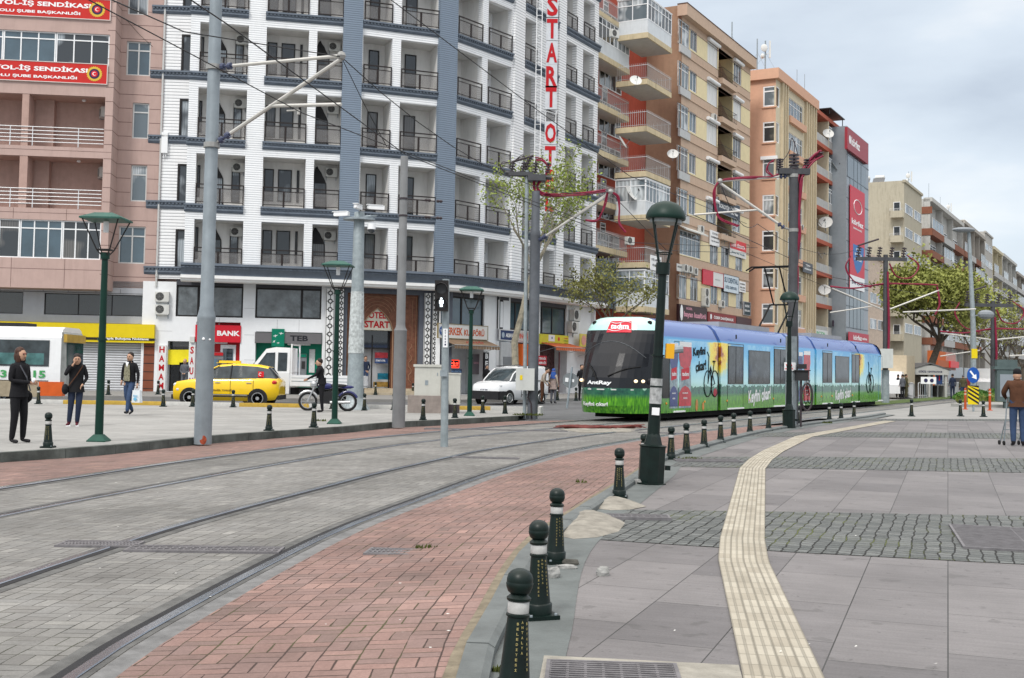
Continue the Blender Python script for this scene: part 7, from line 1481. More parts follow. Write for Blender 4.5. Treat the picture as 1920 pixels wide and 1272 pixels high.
def pole_thing(lab,u,v,z,prof,m=concp,n=18,name='catenary_pole',lean=0.):
    p=G(u,v,z); t_=thing(name,lab,'pole',M=Matrix.Translation(p)@Matrix.Rotation(lean,4,'Y')); MB().lathe(prof,n).build('pole',m,t_,smooth=True); return t_,p
def loc(p,u,v,Y): a=at(u,v,Y); return Vector((a.x-p.x,a.y-p.y,a.z-p.z))
# tall steel pole at left
t1,p1=pole_thing('tall steel pole with a two arm bracket standing at the left kerb',380,833,-.12,[(.170,0),(.170,2.42),(.178,2.45),(.175,2.5),(.140,2.64),(.142,2.66),(.132,2.7),(.118,9.5),(.02,9.55)],mat('galvanised_mast',(.24,.275,.30),.5,.2,var=.14,scale=3,dirt=.2))
def cantilever(t_,p,Y0,hi,lo,tip,mid,reg,Yt,steady=None):
    """brackets at pixels hi/lo on the pole (depth Y0), tube to tip (depth Yt)"""
    mb=MB(); A=loc(p,*hi,Y0); B=loc(p,*lo,Y0); T=loc(p,*tip,Yt); mb.tube([A.lerp(T,.16),T],.035,8); mb.tube([B.lerp(T,.14),T+Vector((0,0,-.06))],.04,8)
    if mid: 
        Mm=B.lerp(T,mid); E=loc(p,*reg,Yt); mb.tube([Mm,E],.035,8)
        if steady: S0=Mm.lerp(E,.25)+Vector((0,0,-.1)); S1=loc(p,*steady,Yt); mb.tube([S0,S1],.015,6); mb.tube([S1,S1+Vector((0,0,-.08))],.03,6)
    mb.build('cantilever_arm',arm_m,t_); i=MB(); ins(i,A.lerp(T,.05),A.lerp(T,.16),2,.07); ins(i,B.lerp(T,.04),B.lerp(T,.14),2,.07); i.build('insulator',mat('blue_grey_insulator',(.06,.07,.12),.3),t_)
    c=MB(); 
    for Q in (A,B): c.tube([Vector((0,0,Q.z-.05)),Vector((0,0,Q.z+.05))],.16 if t_ is t1 else .15,12); c.tube([Vector((0,0,Q.z)),Q.lerp(T,.05)],.03,6)
    c.ball(tuple(T),.09,8); c.build('clamps',mat('clamp_zinc',(.3,.3,.29),.5,.3),t_); return T
T1=cantilever(t1,p1,p1.y,(400,127),(400,273),(640,105),.45,(640,196),22.,(560,207))
m_=MB(); m_.ball((.0,-.175,2.05),(.03,.015,.03),8); m_.ball((.11,-.13,2.04),(.025,.015,.02),8); m_.build('sticker',pvc,t1); m_=MB(); m_.add([(.05+.07*math.cos(k*.6),-.166-.004*math.cos(k),.09+.09*math.sin(k*.6)) for k in range(10)],[tuple(range(10))[::-1]]); m_.build('rust_patch',mat('rust',(.28,.06,.03),.9,var=.4,scale=20),t1)
# bare concrete pole in the middle
t2,p2=pole_thing('bare grey concrete pole between the lamp and the stone plinth',747,802,-.12,[(.170,0),(.165,2.50),(.175,2.53),(.128,2.62),(.12,2.7),(.098,7.1),(.09,7.12)],mat('grey_concrete_pole',(.185,.19,.195),.75,var=.12,scale=3,bump=.25,dirt=.2))
i=MB(); 
for z in (5.55,6.0): i.tube([(.1,0,z),(1.0,.4,z)],.008,4); ins(i,(.55,.2,z),(.7,.27,z),2,.04); ins(i,(.85,.33,z),(1.,.4,z),2,.04); i.tube([(0,0,z-.02),(0,0,z+.02)],.125,12)
i.build('insulator',insu,t2)
# camera pole
t3,p3=pole_thing('conical galvanised pole carrying security cameras before the hotel door',665,768,0,[(.52,0),(.50,.05),(.30,.35),(.29,.4),(.235,3.),(.2,5.),(.18,6.7),(.17,6.72)],lgst,16,'camera_pole')
b_=MB(); b_.slab([(.55*math.cos(k*.524),.45*math.sin(k*.524)) for k in range(12)],6.45,6.52); b_.tube([(-.5,-.1,6.5),(.6,-.1,6.6)],.04,6); b_.build('camera_platform',galv,t3)
for (x,y,z,a) in ((-.55,-.2,6.62,-.4),(.0,-.3,6.85,1.4),(.62,-.2,6.86,.35)): c=MB(Matrix.Translation((x,y,z))@Matrix.Rotation(a,4,'Z')); c.box(-.3,.25,-.07,.07,-.06,.08,0); c.box(-.36,.2,-.09,.09,.08,.10,0); c.tube([(-.3,0,0),(-.33,0,0)],.05,8); c.build('camera',pvc,t3)
c=MB(); c.tube([(.45,-.2,6.3),(.45,-.2,6.12)],.14,14); c.build('camera_dome',pvc,t3); c=MB(); c.ball((.45,-.2,6.1),.12,12); c.build('dome_lens',dkglass,c and t3)
c=MB(); c.tube([(0,0,1.9),(0,0,4.0)],[.273,.222],16); c.build('poster_scraps',mat('poster_scraps_paper',(.42,.45,.45),.8,var=.4,scale=9),t3)
# pedestrian signal
ps=G(833,838,zt); t4=thing('pedestrian_signal','pedestrian signal on a grey post standing between the tracks','traffic signal',M=Matrix.Translation(ps)@Matrix.Rotation(R(-.6),4,'Y')); m_=MB(); m_.tube([(0,0,0),(0,0,3.30)],[.075,.07],12); m_.build('post',lgst,t4,smooth=True)
m_=MB(); m_.box(-.20,.06,-.26,-.04,2.66,3.26); m_.build('signal_head',black,t4)
for z,l in ((3.1,None),(2.81,1)):
    m_=MB(); m_.tube([(-.07,-.262,z),(-.07,-.268,z)],.105,20); m_.build('lens',mat('signal_lens',(.05,.052,.055),.25,var=.3) ,t4); m_=MB()
    for k in range(12): 
        a,b_=math.pi*(k/12)*1.2-.3,math.pi*((k+1)/12)*1.2-.3; m_.q((-.07+.12*math.cos(a),-.26,z+.12*math.sin(a)),(-.07+.12*math.cos(b_),-.26,z+.12*math.sin(b_)),(-.07+.12*math.cos(b_),-.40,z+.12*math.sin(b_)-.02),(-.07+.12*math.cos(a),-.40,z+.12*math.sin(a)-.02))
    m_.build('visor',black,t4)
m_=MB(); m_.box(-.095,-.045,-.275,-.27,2.74,2.84); m_.box(-.11,-.03,-.275,-.27,2.80,2.87); m_.ball((-.07,-.272,2.90),(.022,.004,.022),8); m_.build('walking_figure',mat('signal_white',(.8,.9,1),.5,var=0,emit=(.85,.95,1),es=2.),t4)
m_=MB(); m_.box(-.04,.05,-.085,-.073,1.95,2.32); m_.build('number_plate',pvc,t4); m_=MB()
for k,c_ in enumerate('ST0531'): m_.text(c_,.005,2.28-.055*k,.035,.03,y=-.087)
m_.build('plate_number',DKM,t4); m_=MB(); m_.box(-.09,.05,-.12,-.07,1.38,1.5); m_.build('push_button',galv,t4)
# pole with switch gear at the tram bend
def switchgear(t_,p,Yp,zt_,sc=1.,mir=1):
    m=MB(); m.box(-.28*sc,.30*sc,-.25,.25,zt_-.32,zt_-.12); m.tube([(-1.0*mir*sc,0,zt_-.05),(.5*sc,0,zt_-.2)],.08*sc,6); m.box(-.9*sc*mir if mir>0 else .1,-.1*sc if mir>0 else .9*sc,-.12,.12,zt_-.15,zt_-.03); m.build('switch_platform',dkst,t_)
    i=MB(); 
    for x in (-.8,-.45,-.05,.35): ins(i,(x*sc*mir,0,zt_-.05),(x*sc*mir+.05,0,zt_+.3),4,.085*sc)
    ins(i,(-.35*sc*mir,0,zt_+.05),(-.2*sc*mir,0,zt_+.5),5,.07*sc); i.tube([(-.8*sc*mir,0,zt_+.3),(-.1*sc*mir,0,zt_+.52)],.04,6); i.build('insulator',insu,t_)
def cable(name_part,t_,pts,r=.03,n=3,m=redc,j=.035):
    random.seed(len(pts)); 
    mb=MB()
    for k in range(n):
        P=[Vector(q)+Vector((random.uniform(-j,j),random.uniform(-j,j),random.uniform(-j,j)+.02*k)) for q in pts]; out=[]
        r_=r*.66; PP=[P[0]*2-P[1]]+P+[P[-1]*2-P[-2]]
        for i in range(1,len(PP)-2):
            a,b_,c,d=PP[i-1:i+3]
            for s in range(5): q=s/5; out.append(.5*((2*b_)+(c-a)*q+(2*a-5*b_+4*c-d)*q*q+(3*b_-a-3*c+d)*q**3))
        out.append(PP[-2]); mb.tube(out,r_,6)
    return mb.build(name_part,m,t_)
t5,p5=pole_thing('steel pole with black switch gear and crimson cables left of the tram nose',998,786,-.13,[(.17,0),(.17,1.2),(.165,4.2),(.165,5.9),(.175,5.92),(.14,6.1),(.13,7.35),(.1,7.36)],mat('blue_grey_mast',(.115,.125,.14),.55,.2,var=.15,scale=4,dirt=.2))
L5=lambda u,v,Y=p5.y:loc(p5,u,v,Y)
switchgear(t5,p5,p5.y,L5(995,322).z,1.0); cantilever(t5,p5,p5.y,(1005,455),(1005,455),(1145,360),None,None,36.)
cable('crimson_cable',t5,[L5(1005,300),L5(1018,303),L5(1027,318),L5(1018,335),L5(1008,350),L5(1014,362),L5(1040,369),L5(1090,366,35.5),L5(1135,359,36)],.035,4)
cable('crimson_cable',t5,[L5(1003,335),L5(1001,350),L5(1004,362),L5(1020,366)],.04,3)
cable('crimson_cable',t5,[L5(1138,361,36),L5(1134,385,36),L5(1128,405,36),L5(1117,414,36),L5(1098,414,36)],.035,3); cable('crimson_cable',t5,[L5(1143,360,36),L5(1158,372,36),L5(1163,395,36),L5(1160,418,36),L5(1172,436,36)],.035,3)
cable('lead_wire',t5,[L5(945,325),L5(938,312),L5(945,306),L5(960,305),L5(978,294),L5(983,296)],.02,2,insu); 
m=MB(); m.box(-.55,.04,-.45,-.14,.92,1.62); m.build('control_cabinet',mat('cabinet_grey',(.50,.52,.50),.5,var=.06,dirt=.2),t5); m=MB(); m.box(-.42,-.34,-.46,-.45,1.25,1.4); m.build('warning_label',MC['shop_yellow'],t5); m=MB(); m.tube([(-.1,-.2,.9),(-.16,-.2,.7),(-.05,-.18,.5),(-.02,-.18,0)],.03,6); m.build('conduit',insu,t5)
m=MB(); x0=L5(985,700).x; m.tube([(x0,0,0),(L5(988,320).x,0,L5(988,320).z)],.06,8); o=m.build('thin_pole',lgst,None); o.location=p5; tag(o,'thin grey pole close beside the switch gear pole at the tram bend','pole')
# red cabled pole on the right
t6,p6=pole_thing('dark pole with crimson cables and insulators behind the upright lamp',1486,800,ZP,[(.16,0),(.16,2.62),(.15,2.65),(.145,2.7),(.135,7.6),(.1,7.62)],dkst)
L6=lambda u,v,Y=p6.y:loc(p6,u,v,Y)
m=MB(); m.tube([(-.05,-.03,.0),(-.05,-.03,2.62)],.17,14); m.build('grey_sleeve',lgst,t6); z=L6(1490,320).z
i=MB(); m=MB(); m.box(-.45,.45,-.12,.12,z-.12,z+.05); m.build('switch_platform',dkst,t6)
for x in (-.42,.0,.38): ins(i,(x,0,z),(x,0,z+.35+(.15 if x==0 else 0)),5,.10 if x else .15)
i.build('insulator',insu,t6); cable('lead_wire',t6,[L6(1466,305),L6(1478,285),L6(1486,262),L6(1490,268),L6(1496,292)],.02,1,insu); cable('lead_wire',t6,[L6(1489,262),L6(1490,300)],.02,1,insu)
cable('crimson_cable',t6,[L6(1458,328),L6(1445,333),L6(1410,335),L6(1370,337),L6(1350,341),L6(1341,350),L6(1339,368),L6(1343,398),L6(1354,415),L6(1385,424)],.035,3)
cable('crimson_cable',t6,[L6(1450,330),L6(1438,322),L6(1440,308),L6(1452,302)],.03,2)
cable('crimson_cable',t6,[L6(1541,290),L6(1520,305),L6(1504,325),L6(1498,345),L6(1497,400),L6(1495,450),L6(1492,520),L6(1488,600),L6(1480,630)],.045,7,redc,.08)
cable('lead_wire',t6,[L6(1512,305),L6(1528,293),L6(1545,290)],.025,3,insu)
cantilever(t6,p6,p6.y,(1482,330),(1476,432),(1350,340),None,None,p6.y); m=MB(); m.tube([L6(1301,403),L6(1420,394)],.03,8); m.build('registration_arm',arm_m,t6)
m=MB(); m.box(-.2,.36,-.22,-.12,1.65,2.05) if False else m.box(-.30,.02,-.24,-.2,1.62,1.86); m.build('warning_plate',pvc,t6); m=MB(); m.text('YAYA',-.17,1.78,.07,.2,y=-.245); m.text('GEÇİDİ',-.17,1.68,.07,.24,y=-.245); m.build('plate_lettering',redp,t6)
sg=thing('signal_box','folded grey signal lamp with a black loop cable on the red cabled pole','signal',loc=at(1502,705,p6.y-.3)); m=MB(); m.box(-.16,.2,-.1,.1,-.14,.14); m.box(-.2,.24,-.14,.14,.14,.17); m.box(-.1,.14,-.1,.1,.2,.34); m.build('casing',mat('signal_casing',(.03,.03,.032),.5,var=.2),sg); m=MB(); m.tube([(.15+.2*math.cos(k*.5)*.8,-.1,-.6+.4*math.sin(k*.5)) for k in range(14)],.03,6); m.tube([(0,0,-.1),(.0,0,-1.6)],.03,6); m.build('loop_cable',insu,sg)
# far catenary poles
def farpole(lab,u,v,top,s,redcab=True,base_box=False):
    p=G(u,v,-.09); h=(H+.09)+ (ray(u,top).z/ray(u,top).y)*p.y; t_=thing('catenary_pole',lab,'pole',loc=p); MB().tube([(0,0,0),(0,0,h)],[.16,.13],10).build('pole',dkst,t_,smooth=True)
    L=lambda a,b_:loc(p,a,b_,p.y); m=MB(); m.box(-1.7,1.2,-.12,.12,h-.35,h-.15); m.build('switch_platform',dkst,t_); i=MB()
    for x in (-1.6,-1.,-.4,.3,1.): ins(i,(x,0,h-.15),(x+.1,0,h+.45),4,.13)
    i.tube([(-1.6,0,h+.5),(-.4,0,h+.9)],.06,6); i.build('insulator',insu,t_)
    m=MB(); m.tube([(0,0,h*.62),(-3.1,0,h-2.0)],.05,6); m.tube([(0,0,h*.62),(3.1,0,h-2.)],.05,6); m.tube([(-3.2,0,h-3.4),(-.8,0,h-3.)],.04,6); m.tube([(1.,0,h-3.3),(5.2,0,h-3.05)],.05,6); m.build('cantilever_arm',arm_m,t_)
    if redcab:
        cable('crimson_cable',t_,[(-3.2,0,h-1.9),(-1.8,0,h-2.),(0,0,h-1.7),(1.8,0,h-1.65),(3.,0,h-1.7)],.07,2); cable('crimson_cable',t_,[(-2.,0,h-.1),(-2.3,0,h-.8),(-1.8,0,h-1.6),(-.8,0,h-1.9)],.05,2); cable('crimson_cable',t_,[(1.2,0,h),(1.9,0,h-.6),(1.5,0,h-1.3),(.6,0,h-1.2),(.2,0,h-.5)],.05,2); cable('crimson_cable',t_,[(.1,-.15,h-1),(.12,-.2,h*.5),(.1,-.2,2.)],.09,2); cable('crimson_cable',t_,[(3.,0,h-1.8),(3.1,0,h-2.8),(2.9,0,h-3.4)],.08,2)
    if base_box: m=MB(); m.box(-.5,.25,-.6,-.2,2.0,3.1); m.build('control_cabinet',MC['cabinet_grey'],t_); m=MB(); m.tube([(0,0,0),(0,0,1.9)],.22,10); m.build('base_sleeve',lgst,t_)
    return t_
farpole('cabled catenary pole with a grey cabinet at the tail of the tram',1660,756,478,1,True,True); farpole('distant catenary pole rising behind the traffic island',1862,757,565,.8)
mm=G(1825,757,ZP); h=(ray(1818,432).z/ray(1818,432).y)*mm.y+H+.07; t_=thing('street_light','very tall pale street light mast with two lamp heads by the traffic island','street light',loc=mm); MB().tube([(0,0,0),(0,0,h*.45),(-.25,0,h-.2),(-.35,0,h)],[.19,.15,.1,.07],12).build('mast',lgst,t_,smooth=True)
m=MB(); m.ball((-.6,-.1,h),(.7,.4,.16),12); m.build('lamp_head',mat('lamp_head_grey',(.2,.22,.24),.4),t_); m=MB(); z2=(ray(1840,590).z/ray(1840,590).y)*mm.y+H+.07; m.tube([(0,0,z2-.1),(.6,0,z2)],.04,6); m.ball((.75,0,z2),(.5,.35,.28),12); m.build('lamp_head',MC['lamp_head_grey'],t_); m=MB(); m.box(-.17,.17,-.2,-.15,1.9*1.4,2.3*1.4); m.build('yellow_plate',MC['shop_yellow'],t_)
# wires
def wire(name,lab,pts,r=.008,cat='overhead wire',grp=None,sag=.0):
    out=[]
    for i in range(len(pts)-1):
        a,b_=Vector(pts[i]),Vector(pts[i+1])
        for k in range(10): f=k/10; q=a.lerp(b_,f); q.z-=sag*4*f*(1-f); out.append(q)
    out.append(Vector(pts[-1])); o=MB().tube(out,r,5).build(name,mat('wire_black',(.02,.02,.022),.6,var=0)); return tag(o,lab,cat,grp)
w0=at(640,107,22.); w1=at(566,212,22.)
wire('contact_wire','contact wire running from the left bracket over the far track to the tram',[at(-60,-120,14.5),w1,at(1097,415,36),at(1300,405,52)],.010)
wire('messenger_wire','messenger wire dropping from the top left corner to the left bracket',[at(130,-35,13),at(345,60,17.5),at(640,107,22)+Vector((0,0,0))],.010)
wire('messenger_wire','messenger wire between the left bracket tip and the switch gear pole arm',[w0,at(1145,360,36)],.010,sag=.9)
wire('messenger_wire','upper wire crossing the blue pilasters towards the red building',[at(700,-25,26),at(1005,205,33),at(1180,330,38),at(1400,420,60)],.012)
wire('contact_wire','lower wire crossing the hotel front towards the red cabled pole',[at(350,-5,15),at(425,45,17),at(760,290,26),at(1180,455,40),at(1420,465,60)],.011)
wire('drop_wire','short slanting wire hanging from the left bracket tip',[w0,at(680,190,23.5),at(725,275,25)],.008)
wire('contact_wire','wire from the cable arm over the tram roof to the far pole',[at(1145,362,36),at(1250,470,44),at(1400,475,60),at(1600,560,66)],.012)
wire('messenger_wire','wire between the red cabled pole and the far pole',[at(1350,342,p6.y),at(1420,420,45),at(1600,470,66)],.012,sag=.6)
wire('contact_wire','thin wire passing above the tram to the far trees',[at(1301,404,p6.y),at(1560,520,60),at(1740,555,72),at(1870,590,90)],.014)
# round sign
prs=G(1063,766,-.14); t_=thing('road_sign','round traffic sign seen from its grey back on a leaning post','road sign',M=Matrix.Translation(prs)@Matrix.Rotation(R(6.2),4,'Y')); m=MB(); m.tube([(0,0,0),(0,0,1.75)],.045,8); m.build('post',galv,t_); m=MB(); m.tube([(0,.05,1.18),(0,.07,1.18)],.325,28); m.build('disc',mat('sign_back_grey',(.22,.24,.25),.5,.3,var=.1),t_); m=MB(); m.box(-.22,-.08,.03,.048,1.1,1.27); m.box(.08,.16,.03,.048,1.12,1.24); m.build('sticker',pvc,t_)
# plinth cabinet and grey cabinet
pc=G(800,775,0); t_=thing('utility_cabinet','pale box cabinet standing on a brown stone plinth','cabinet',loc=pc); plm=mat('plinth_stone',(.24,.205,.185),.8,var=.2,scale=4,bump=.3); m=MB(); m.box(-.62,.62,0,.9,0,.56); m.build('plinth',plm,t_); cab=mat('cabinet_beige',(.47,.47,.43),.55,var=.06,dirt=.25); m=MB(); m.box(-.42,.42,.1,.8,.56,1.48); m.box(-.46,.46,.06,.84,1.48,1.56); m.build('box',cab,t_); m=MB(); m.box(-.08,.02,.09,.1,.9,1.05); m.box(.3,.33,.09,.1,1.2,1.3); m.build('sticker',galv,t_)
pc=G(849,775,0); t_=thing('utility_cabinet','narrow grey cabinet on a dark foot beside the signal post','cabinet',loc=pc); m=MB(); m.box(-.25,.22,0,.5,.28,1.25); m.box(-.27,.24,-.02,.52,1.25,1.3); m.build('box',cab,t_); m=MB(); m.box(-.26,.2,-.01,.5,0,.28); m.build('foot',insu,t_)
# ================================================================ VEHICLES
tyre=mat('tyre_rubber',(.018,.018,.018),.85,var=.15); rim=mat('alloy_rim',(.42,.43,.44),.3,.6,var=.1); cgl=mat('car_glass',(.03,.04,.045),.05,var=.7,scale=2,spec=.5); hlm=mat('headlamp_lens',(.6,.62,.64),.15,var=.05,coat=.5); tlm=mat('tail_lamp',(.5,.02,.02),.2,var=.1,coat=.4); plm_=mat('black_plastic',(.02,.02,.022),.6,var=.15)
def loft(mb,secs,mi=0,cap=True):
    n=len(secs[0]); vs=[p for s in secs for p in s]; fs=[(i*n+j,i*n+(j+1)%n,(i+1)*n+(j+1)%n,(i+1)*n+j) for i in range(len(secs)-1) for j in range(n)]
    if cap: fs+=[tuple(range(n))[::-1],tuple((len(secs)-1)*n+j for j in range(n))]
    return mb.add(vs,fs,mi)
def wheel(t_,x,y,r=.31,side=-1,dark=False):
    m=MB(Matrix.Translation((x,y,r))); m.tube([(0,0,0),(0,side*.20,0)],r,22); o=m.build('wheel',tyre,t_,smooth=False)
    m=MB(Matrix.Translation((x,y+side*.205,r))); 
    for k in range(9):
        a=k*.698; c,s=math.cos(a),math.sin(a); m.add([(.05*c-.03*s,0,.05*s+.03*c),(.05*c+.03*s,0,.05*s-.03*c),(r*.66*c+.045*s,0,r*.66*s-.045*c),(r*.66*c-.045*s,0,r*.66*s+.045*c)],[(0,1,2,3),(3,2,1,0)])
    m.tube([(r*.66*math.cos(a*.314),0,r*.66*math.sin(a*.314)) for a in range(21)],.018,5); m.tube([(0,0,0),(0,side*.01,0)],.07,10); m.build('rim',rim if not dark else galv,o)
def car(name,lab,M,st,gh,paint,wheels,wr,W,cat='car'):
    """faces -x; st: (x,zlow,zbelt,half width); gh: (x,zbottom,ztop,half bottom,half top)"""
    t_=thing(name,lab,cat,M=M); mb=MB()
    S=[[(x,-w*.86,zl),(x,-w*.98,zl+.12),(x,-w,zl+(zb-zl)*.5),(x,-w*.985,zb-.09),(x,-w*.90,zb),(x,0,zb+.03),(x,w*.90,zb),(x,w*.985,zb-.09),(x,w,zl+(zb-zl)*.5),(x,w*.98,zl+.12),(x,w*.86,zl)] for x,zl,zb,w in st]
    loft(mb,S); mb.build('body',paint,t_,smooth=True)
    g=MB(); G_=[[(x,-b_,z0),(x,-tt-(b_-tt)*.15,z1-.07),(x,-tt*.85,z1),(x,tt*.85,z1),(x,tt+(b_-tt)*.15,z1-.07),(x,b_,z0)] for x,z0,z1,b_,tt in gh]; loft(g,G_); g.build('windows',cgl,t_,smooth=True)
    r_=MB(); k=[q for q in gh if q[2]>max(z[2] for z in gh)-.16]; loft(r_,[[(x,-tt*1.02,z1-.06),(x,-tt*.86,z1+.015),(x,0,z1+.03),(x,tt*.86,z1+.015),(x,tt*1.02,z1-.06)] for x,z0,z1,b_,tt in k]); r_.build('roof',paint,t_,smooth=True)
    for x in wheels:
        for s in (-1,1):
            a=MB(Matrix.Translation((x,s*(W*.99),wr))); a.tube([(0,0,0),(0,s*.012,0)],wr*1.17,22); a.build('wheel_arch',plm_,t_); wheel(t_,x,s*(W*1.0-.19),wr,s)
    return t_
def pillar(t_,pts,m,r=.03,name='pillar'): 
    for s in (1,-1): MB().tube([(x,s*y,z) for x,y,z in pts],r,5).build(name,m,t_)
# yellow taxi, faces left
ty=mat('taxi_yellow',(.80,.52,.01),.22,var=.02,coat=.8)
p=at(424,740,45.6); Zr=-.16
tx=car('taxi','yellow taxi with a red crescent sticker in its rear side window','' or Matrix.Translation((p.x,46.1,Zr)),
 [(-2.05,.30,.62,.55),(-2.0,.24,.80,.72),(-1.85,.22,.92,.82),(-1.4,.21,1.0,.87),(-.9,.21,1.06,.885),(0,.21,1.07,.89),(1.,.21,1.09,.89),(1.7,.24,1.10,.87),(1.95,.28,1.08,.80),(2.07,.34,.95,.68)],
 [(-1.05,1.02,1.07,.80,.70),(-.62,1.04,1.40,.81,.63),(-.25,1.05,1.58,.82,.62),(.4,1.06,1.64,.82,.62),(1.2,1.07,1.60,.81,.60),(1.62,1.07,1.52,.79,.56),(1.9,1.06,1.14,.74,.54)],ty,(-1.32,1.30),.325,.89)
for pts in ([(-1.0,.79,1.06),(-.62,.69,1.38),(-.25,.66,1.56)],[(.22,.835,1.06),(.24,.67,1.60)]): pillar(tx,pts,ty if pts[0][0]<0 else plm_,.028)
m=MB(); m.box(-.8,1.05,-.90,-.885,.36,.40); m.box(-.85,1.0,-.905,-.885,.42,.47); m.build('side_strip',plm_,tx); m=MB(); m.box(-.75,.9,-.912,-.9,.43,.455); m.build('chrome_strip',rim,tx)
m=MB(); m.box(-.42,.42,-.06,.06,1.66,1.76); m.slab([(-.5,-.15),(-.1,-.15),(-.1,.15),(-.5,.15)],1.66,1.68); m.build('taxi_light',ty,tx)
m=MB(); m.ball((-1.86,-.66,.80),(.16,.12,.09),10); m.build('headlight',hlm,tx); m=MB(); m.ball((-1.80,-.80,.62),(.07,.05,.06),8); m.build('headlight',hlm,tx); m=MB(); m.ball((1.88,-.74,.94),(.13,.10,.10),10); m.build('tail_light',tlm,tx); m=MB(); m.ball((-.72,-.96,1.10),(.12,.09,.08),8); m.build('mirror',ty,tx)
m=MB(); m.box(-2.10,-1.9,-.6,.6,.25,.42); m.box(1.95,2.1,-.7,.7,.28,.45); m.build('bumper',plm_,tx)
for x in (-.25,.95): m=MB(); m.box(x-.1,x+.1,-.91,-.89,.90,.925); m.build('door_handle',rim,tx)
for x in (-.85,.24,1.12): m=MB(); m.box(x-.006,x+.006,-.896,-.88,.4,1.02); m.build('door_seam',plm_,tx)
m=MB(); m.box(1.28,1.5,-.80,-.775,1.14,1.36); o=m.build('flag_sticker',redp,tx); m=MB(); m.tube([(1.37+.05*math.cos(a*.45+.8),-.805,1.25+.05*math.sin(a*.45+.8)) for a in range(11)],.012,4); m.build('crescent',pvc,o); m=MB(); m.text('ŞEHİR TAKSİ',-.1,.62,.09,.8,y=-.912); m.build('lettering',mat('brown_letter',(.15,.08,.01),.5,var=0),tx)
# white pickup behind the taxi
wp=mat('white_van_paint',(.74,.75,.76),.25,var=.03,coat=.6,dirt=.1); p=at(545,720,48.6); pk_=thing('pickup_truck','white pickup truck with a flat open bed parked behind the taxi','truck',M=Matrix.Translation((p.x,49.2,Zr)))
x0=-2.35; m=MB(); loft(m,[[(x,-w,.45),(x,-w,z),(x,w,z),(x,w,.45)] for x,z,w in ((-2.5,.9,.75),(-2.35,1.15,.85),(-1.7,1.30,.9),(.0,1.32,.92))]); loft(m,[[(a,-.9,1.3),(b_,-.8,z),(b_,.8,z),(a,.9,1.3)] for a,b_,z in ((-1.75,-1.0,2.28),(-.6,-.6,2.36),(.0,.0,2.34))]); m.build('cab',wp,pk_)
m=MB(); m.add([(-1.5,-.905,1.38),(-.98,-.83,2.12),(-.62,-.84,2.14),(-.62,-.905,1.38)],[(0,3,2,1)]); m.add([(-.5,-.905,1.38),(-.5,-.84,2.14),(-.12,-.84,2.14),(-.12,-.905,1.38)],[(0,3,2,1)]); m.add([(-1.80,-.8,1.36),(-1.80,.8,1.36),(-1.04,.72,2.2),(-1.04,-.72,2.2)],[(0,1,2,3)]); m.build('windows',cgl,pk_)
m=MB(); m.box(.08,3.0,-.98,-.94,.78,1.22); m.box(.08,3.0,.94,.98,.78,1.22); m.box(2.96,3.0,-.94,.94,.78,1.22); m.box(.04,.1,-.95,.95,.78,2.5) if False else m.box(.04,.1,-.95,-.88,.78,2.5); m.box(.04,.1,.88,.95,.78,2.5); m.box(.04,.1,-.88,.88,2.44,2.5); m.box(.08,3.,-.94,.94,.74,.80); m.build('flat_bed',wp,pk_); m=MB(); m.box(.1,3.,-.985,-.98,.96,.99); m.box(.1,3.,-.985,-.98,1.10,1.12); m.build('bed_ribs',galv,pk_)
m=MB(); m.box(-2.3,2.9,-.6,.6,.42,.7); m.box(.4,1.1,-.85,-.6,.45,.68); m.build('chassis',plm_,pk_)
for x in (-1.65,1.8):
    for s in (-1,1): wheel(pk_,x,s*.72,.34,s,True)
# white van facing the camera's left, parked along the street
vd=DD; pv=at(957,740,54.6); ang=math.atan2(vd.y,vd.x); wv=car('delivery_van','white delivery van with black bumper parked behind the grey pole and cabinet',Matrix.Translation((pv.x,54.9,Zr))@Matrix.Rotation(ang-R(8),4,'Z'),
 [(-1.95,.30,.75,.62),(-1.88,.24,.92,.76),(-1.5,.22,1.02,.83),(-1.0,.22,1.08,.845),(0,.22,1.12,.85),(1.8,.22,1.15,.85),(1.93,.3,1.12,.80)],
 [(-1.12,1.04,1.10,.78,.70),(-.75,1.06,1.42,.79,.66),(-.38,1.08,1.66,.80,.66),(.3,1.1,1.74,.80,.68),(.38,1.1,1.74,.80,.68)],wp,(-1.2,1.25),.315,.85,'van')
m=MB(); loft(m,[[(x,-.845,1.1),(x,-.80,z-.1),(x,-.66,z),(x,.66,z),(x,.80,z-.1),(x,.845,1.1)] for x,z in ((.36,1.77),(1.0,1.80),(1.75,1.78),(1.90,1.70))]); m.build('cargo_body',wp,wv,smooth=True); m=MB(); m.box(-1.99,-1.55,-.80,.80,.24,.62); m.box(-1.9,-1.3,-.86,-.80,.26,.62) ; m.build('bumper',plm_,wv)
pillar(wv,[(-1.08,.77,1.08),(-.75,.70,1.40),(-.36,.68,1.64)],wp,.03); 
for s in (-1,1): m=MB(); m.ball((-1.72,s*.66,.86),(.17,.14,.10),10); m.build('headlight',hlm,wv); m=MB(); m.ball((-.75,s*.93,1.14),(.08,.10,.10),8); m.build('mirror',wp if s<0 else plm_,wv); m=MB(); m.tube([(-.3,s*.62,1.76),(1.6,s*.62,1.84)],.02,5); m.build('roof_rail',plm_,wv)
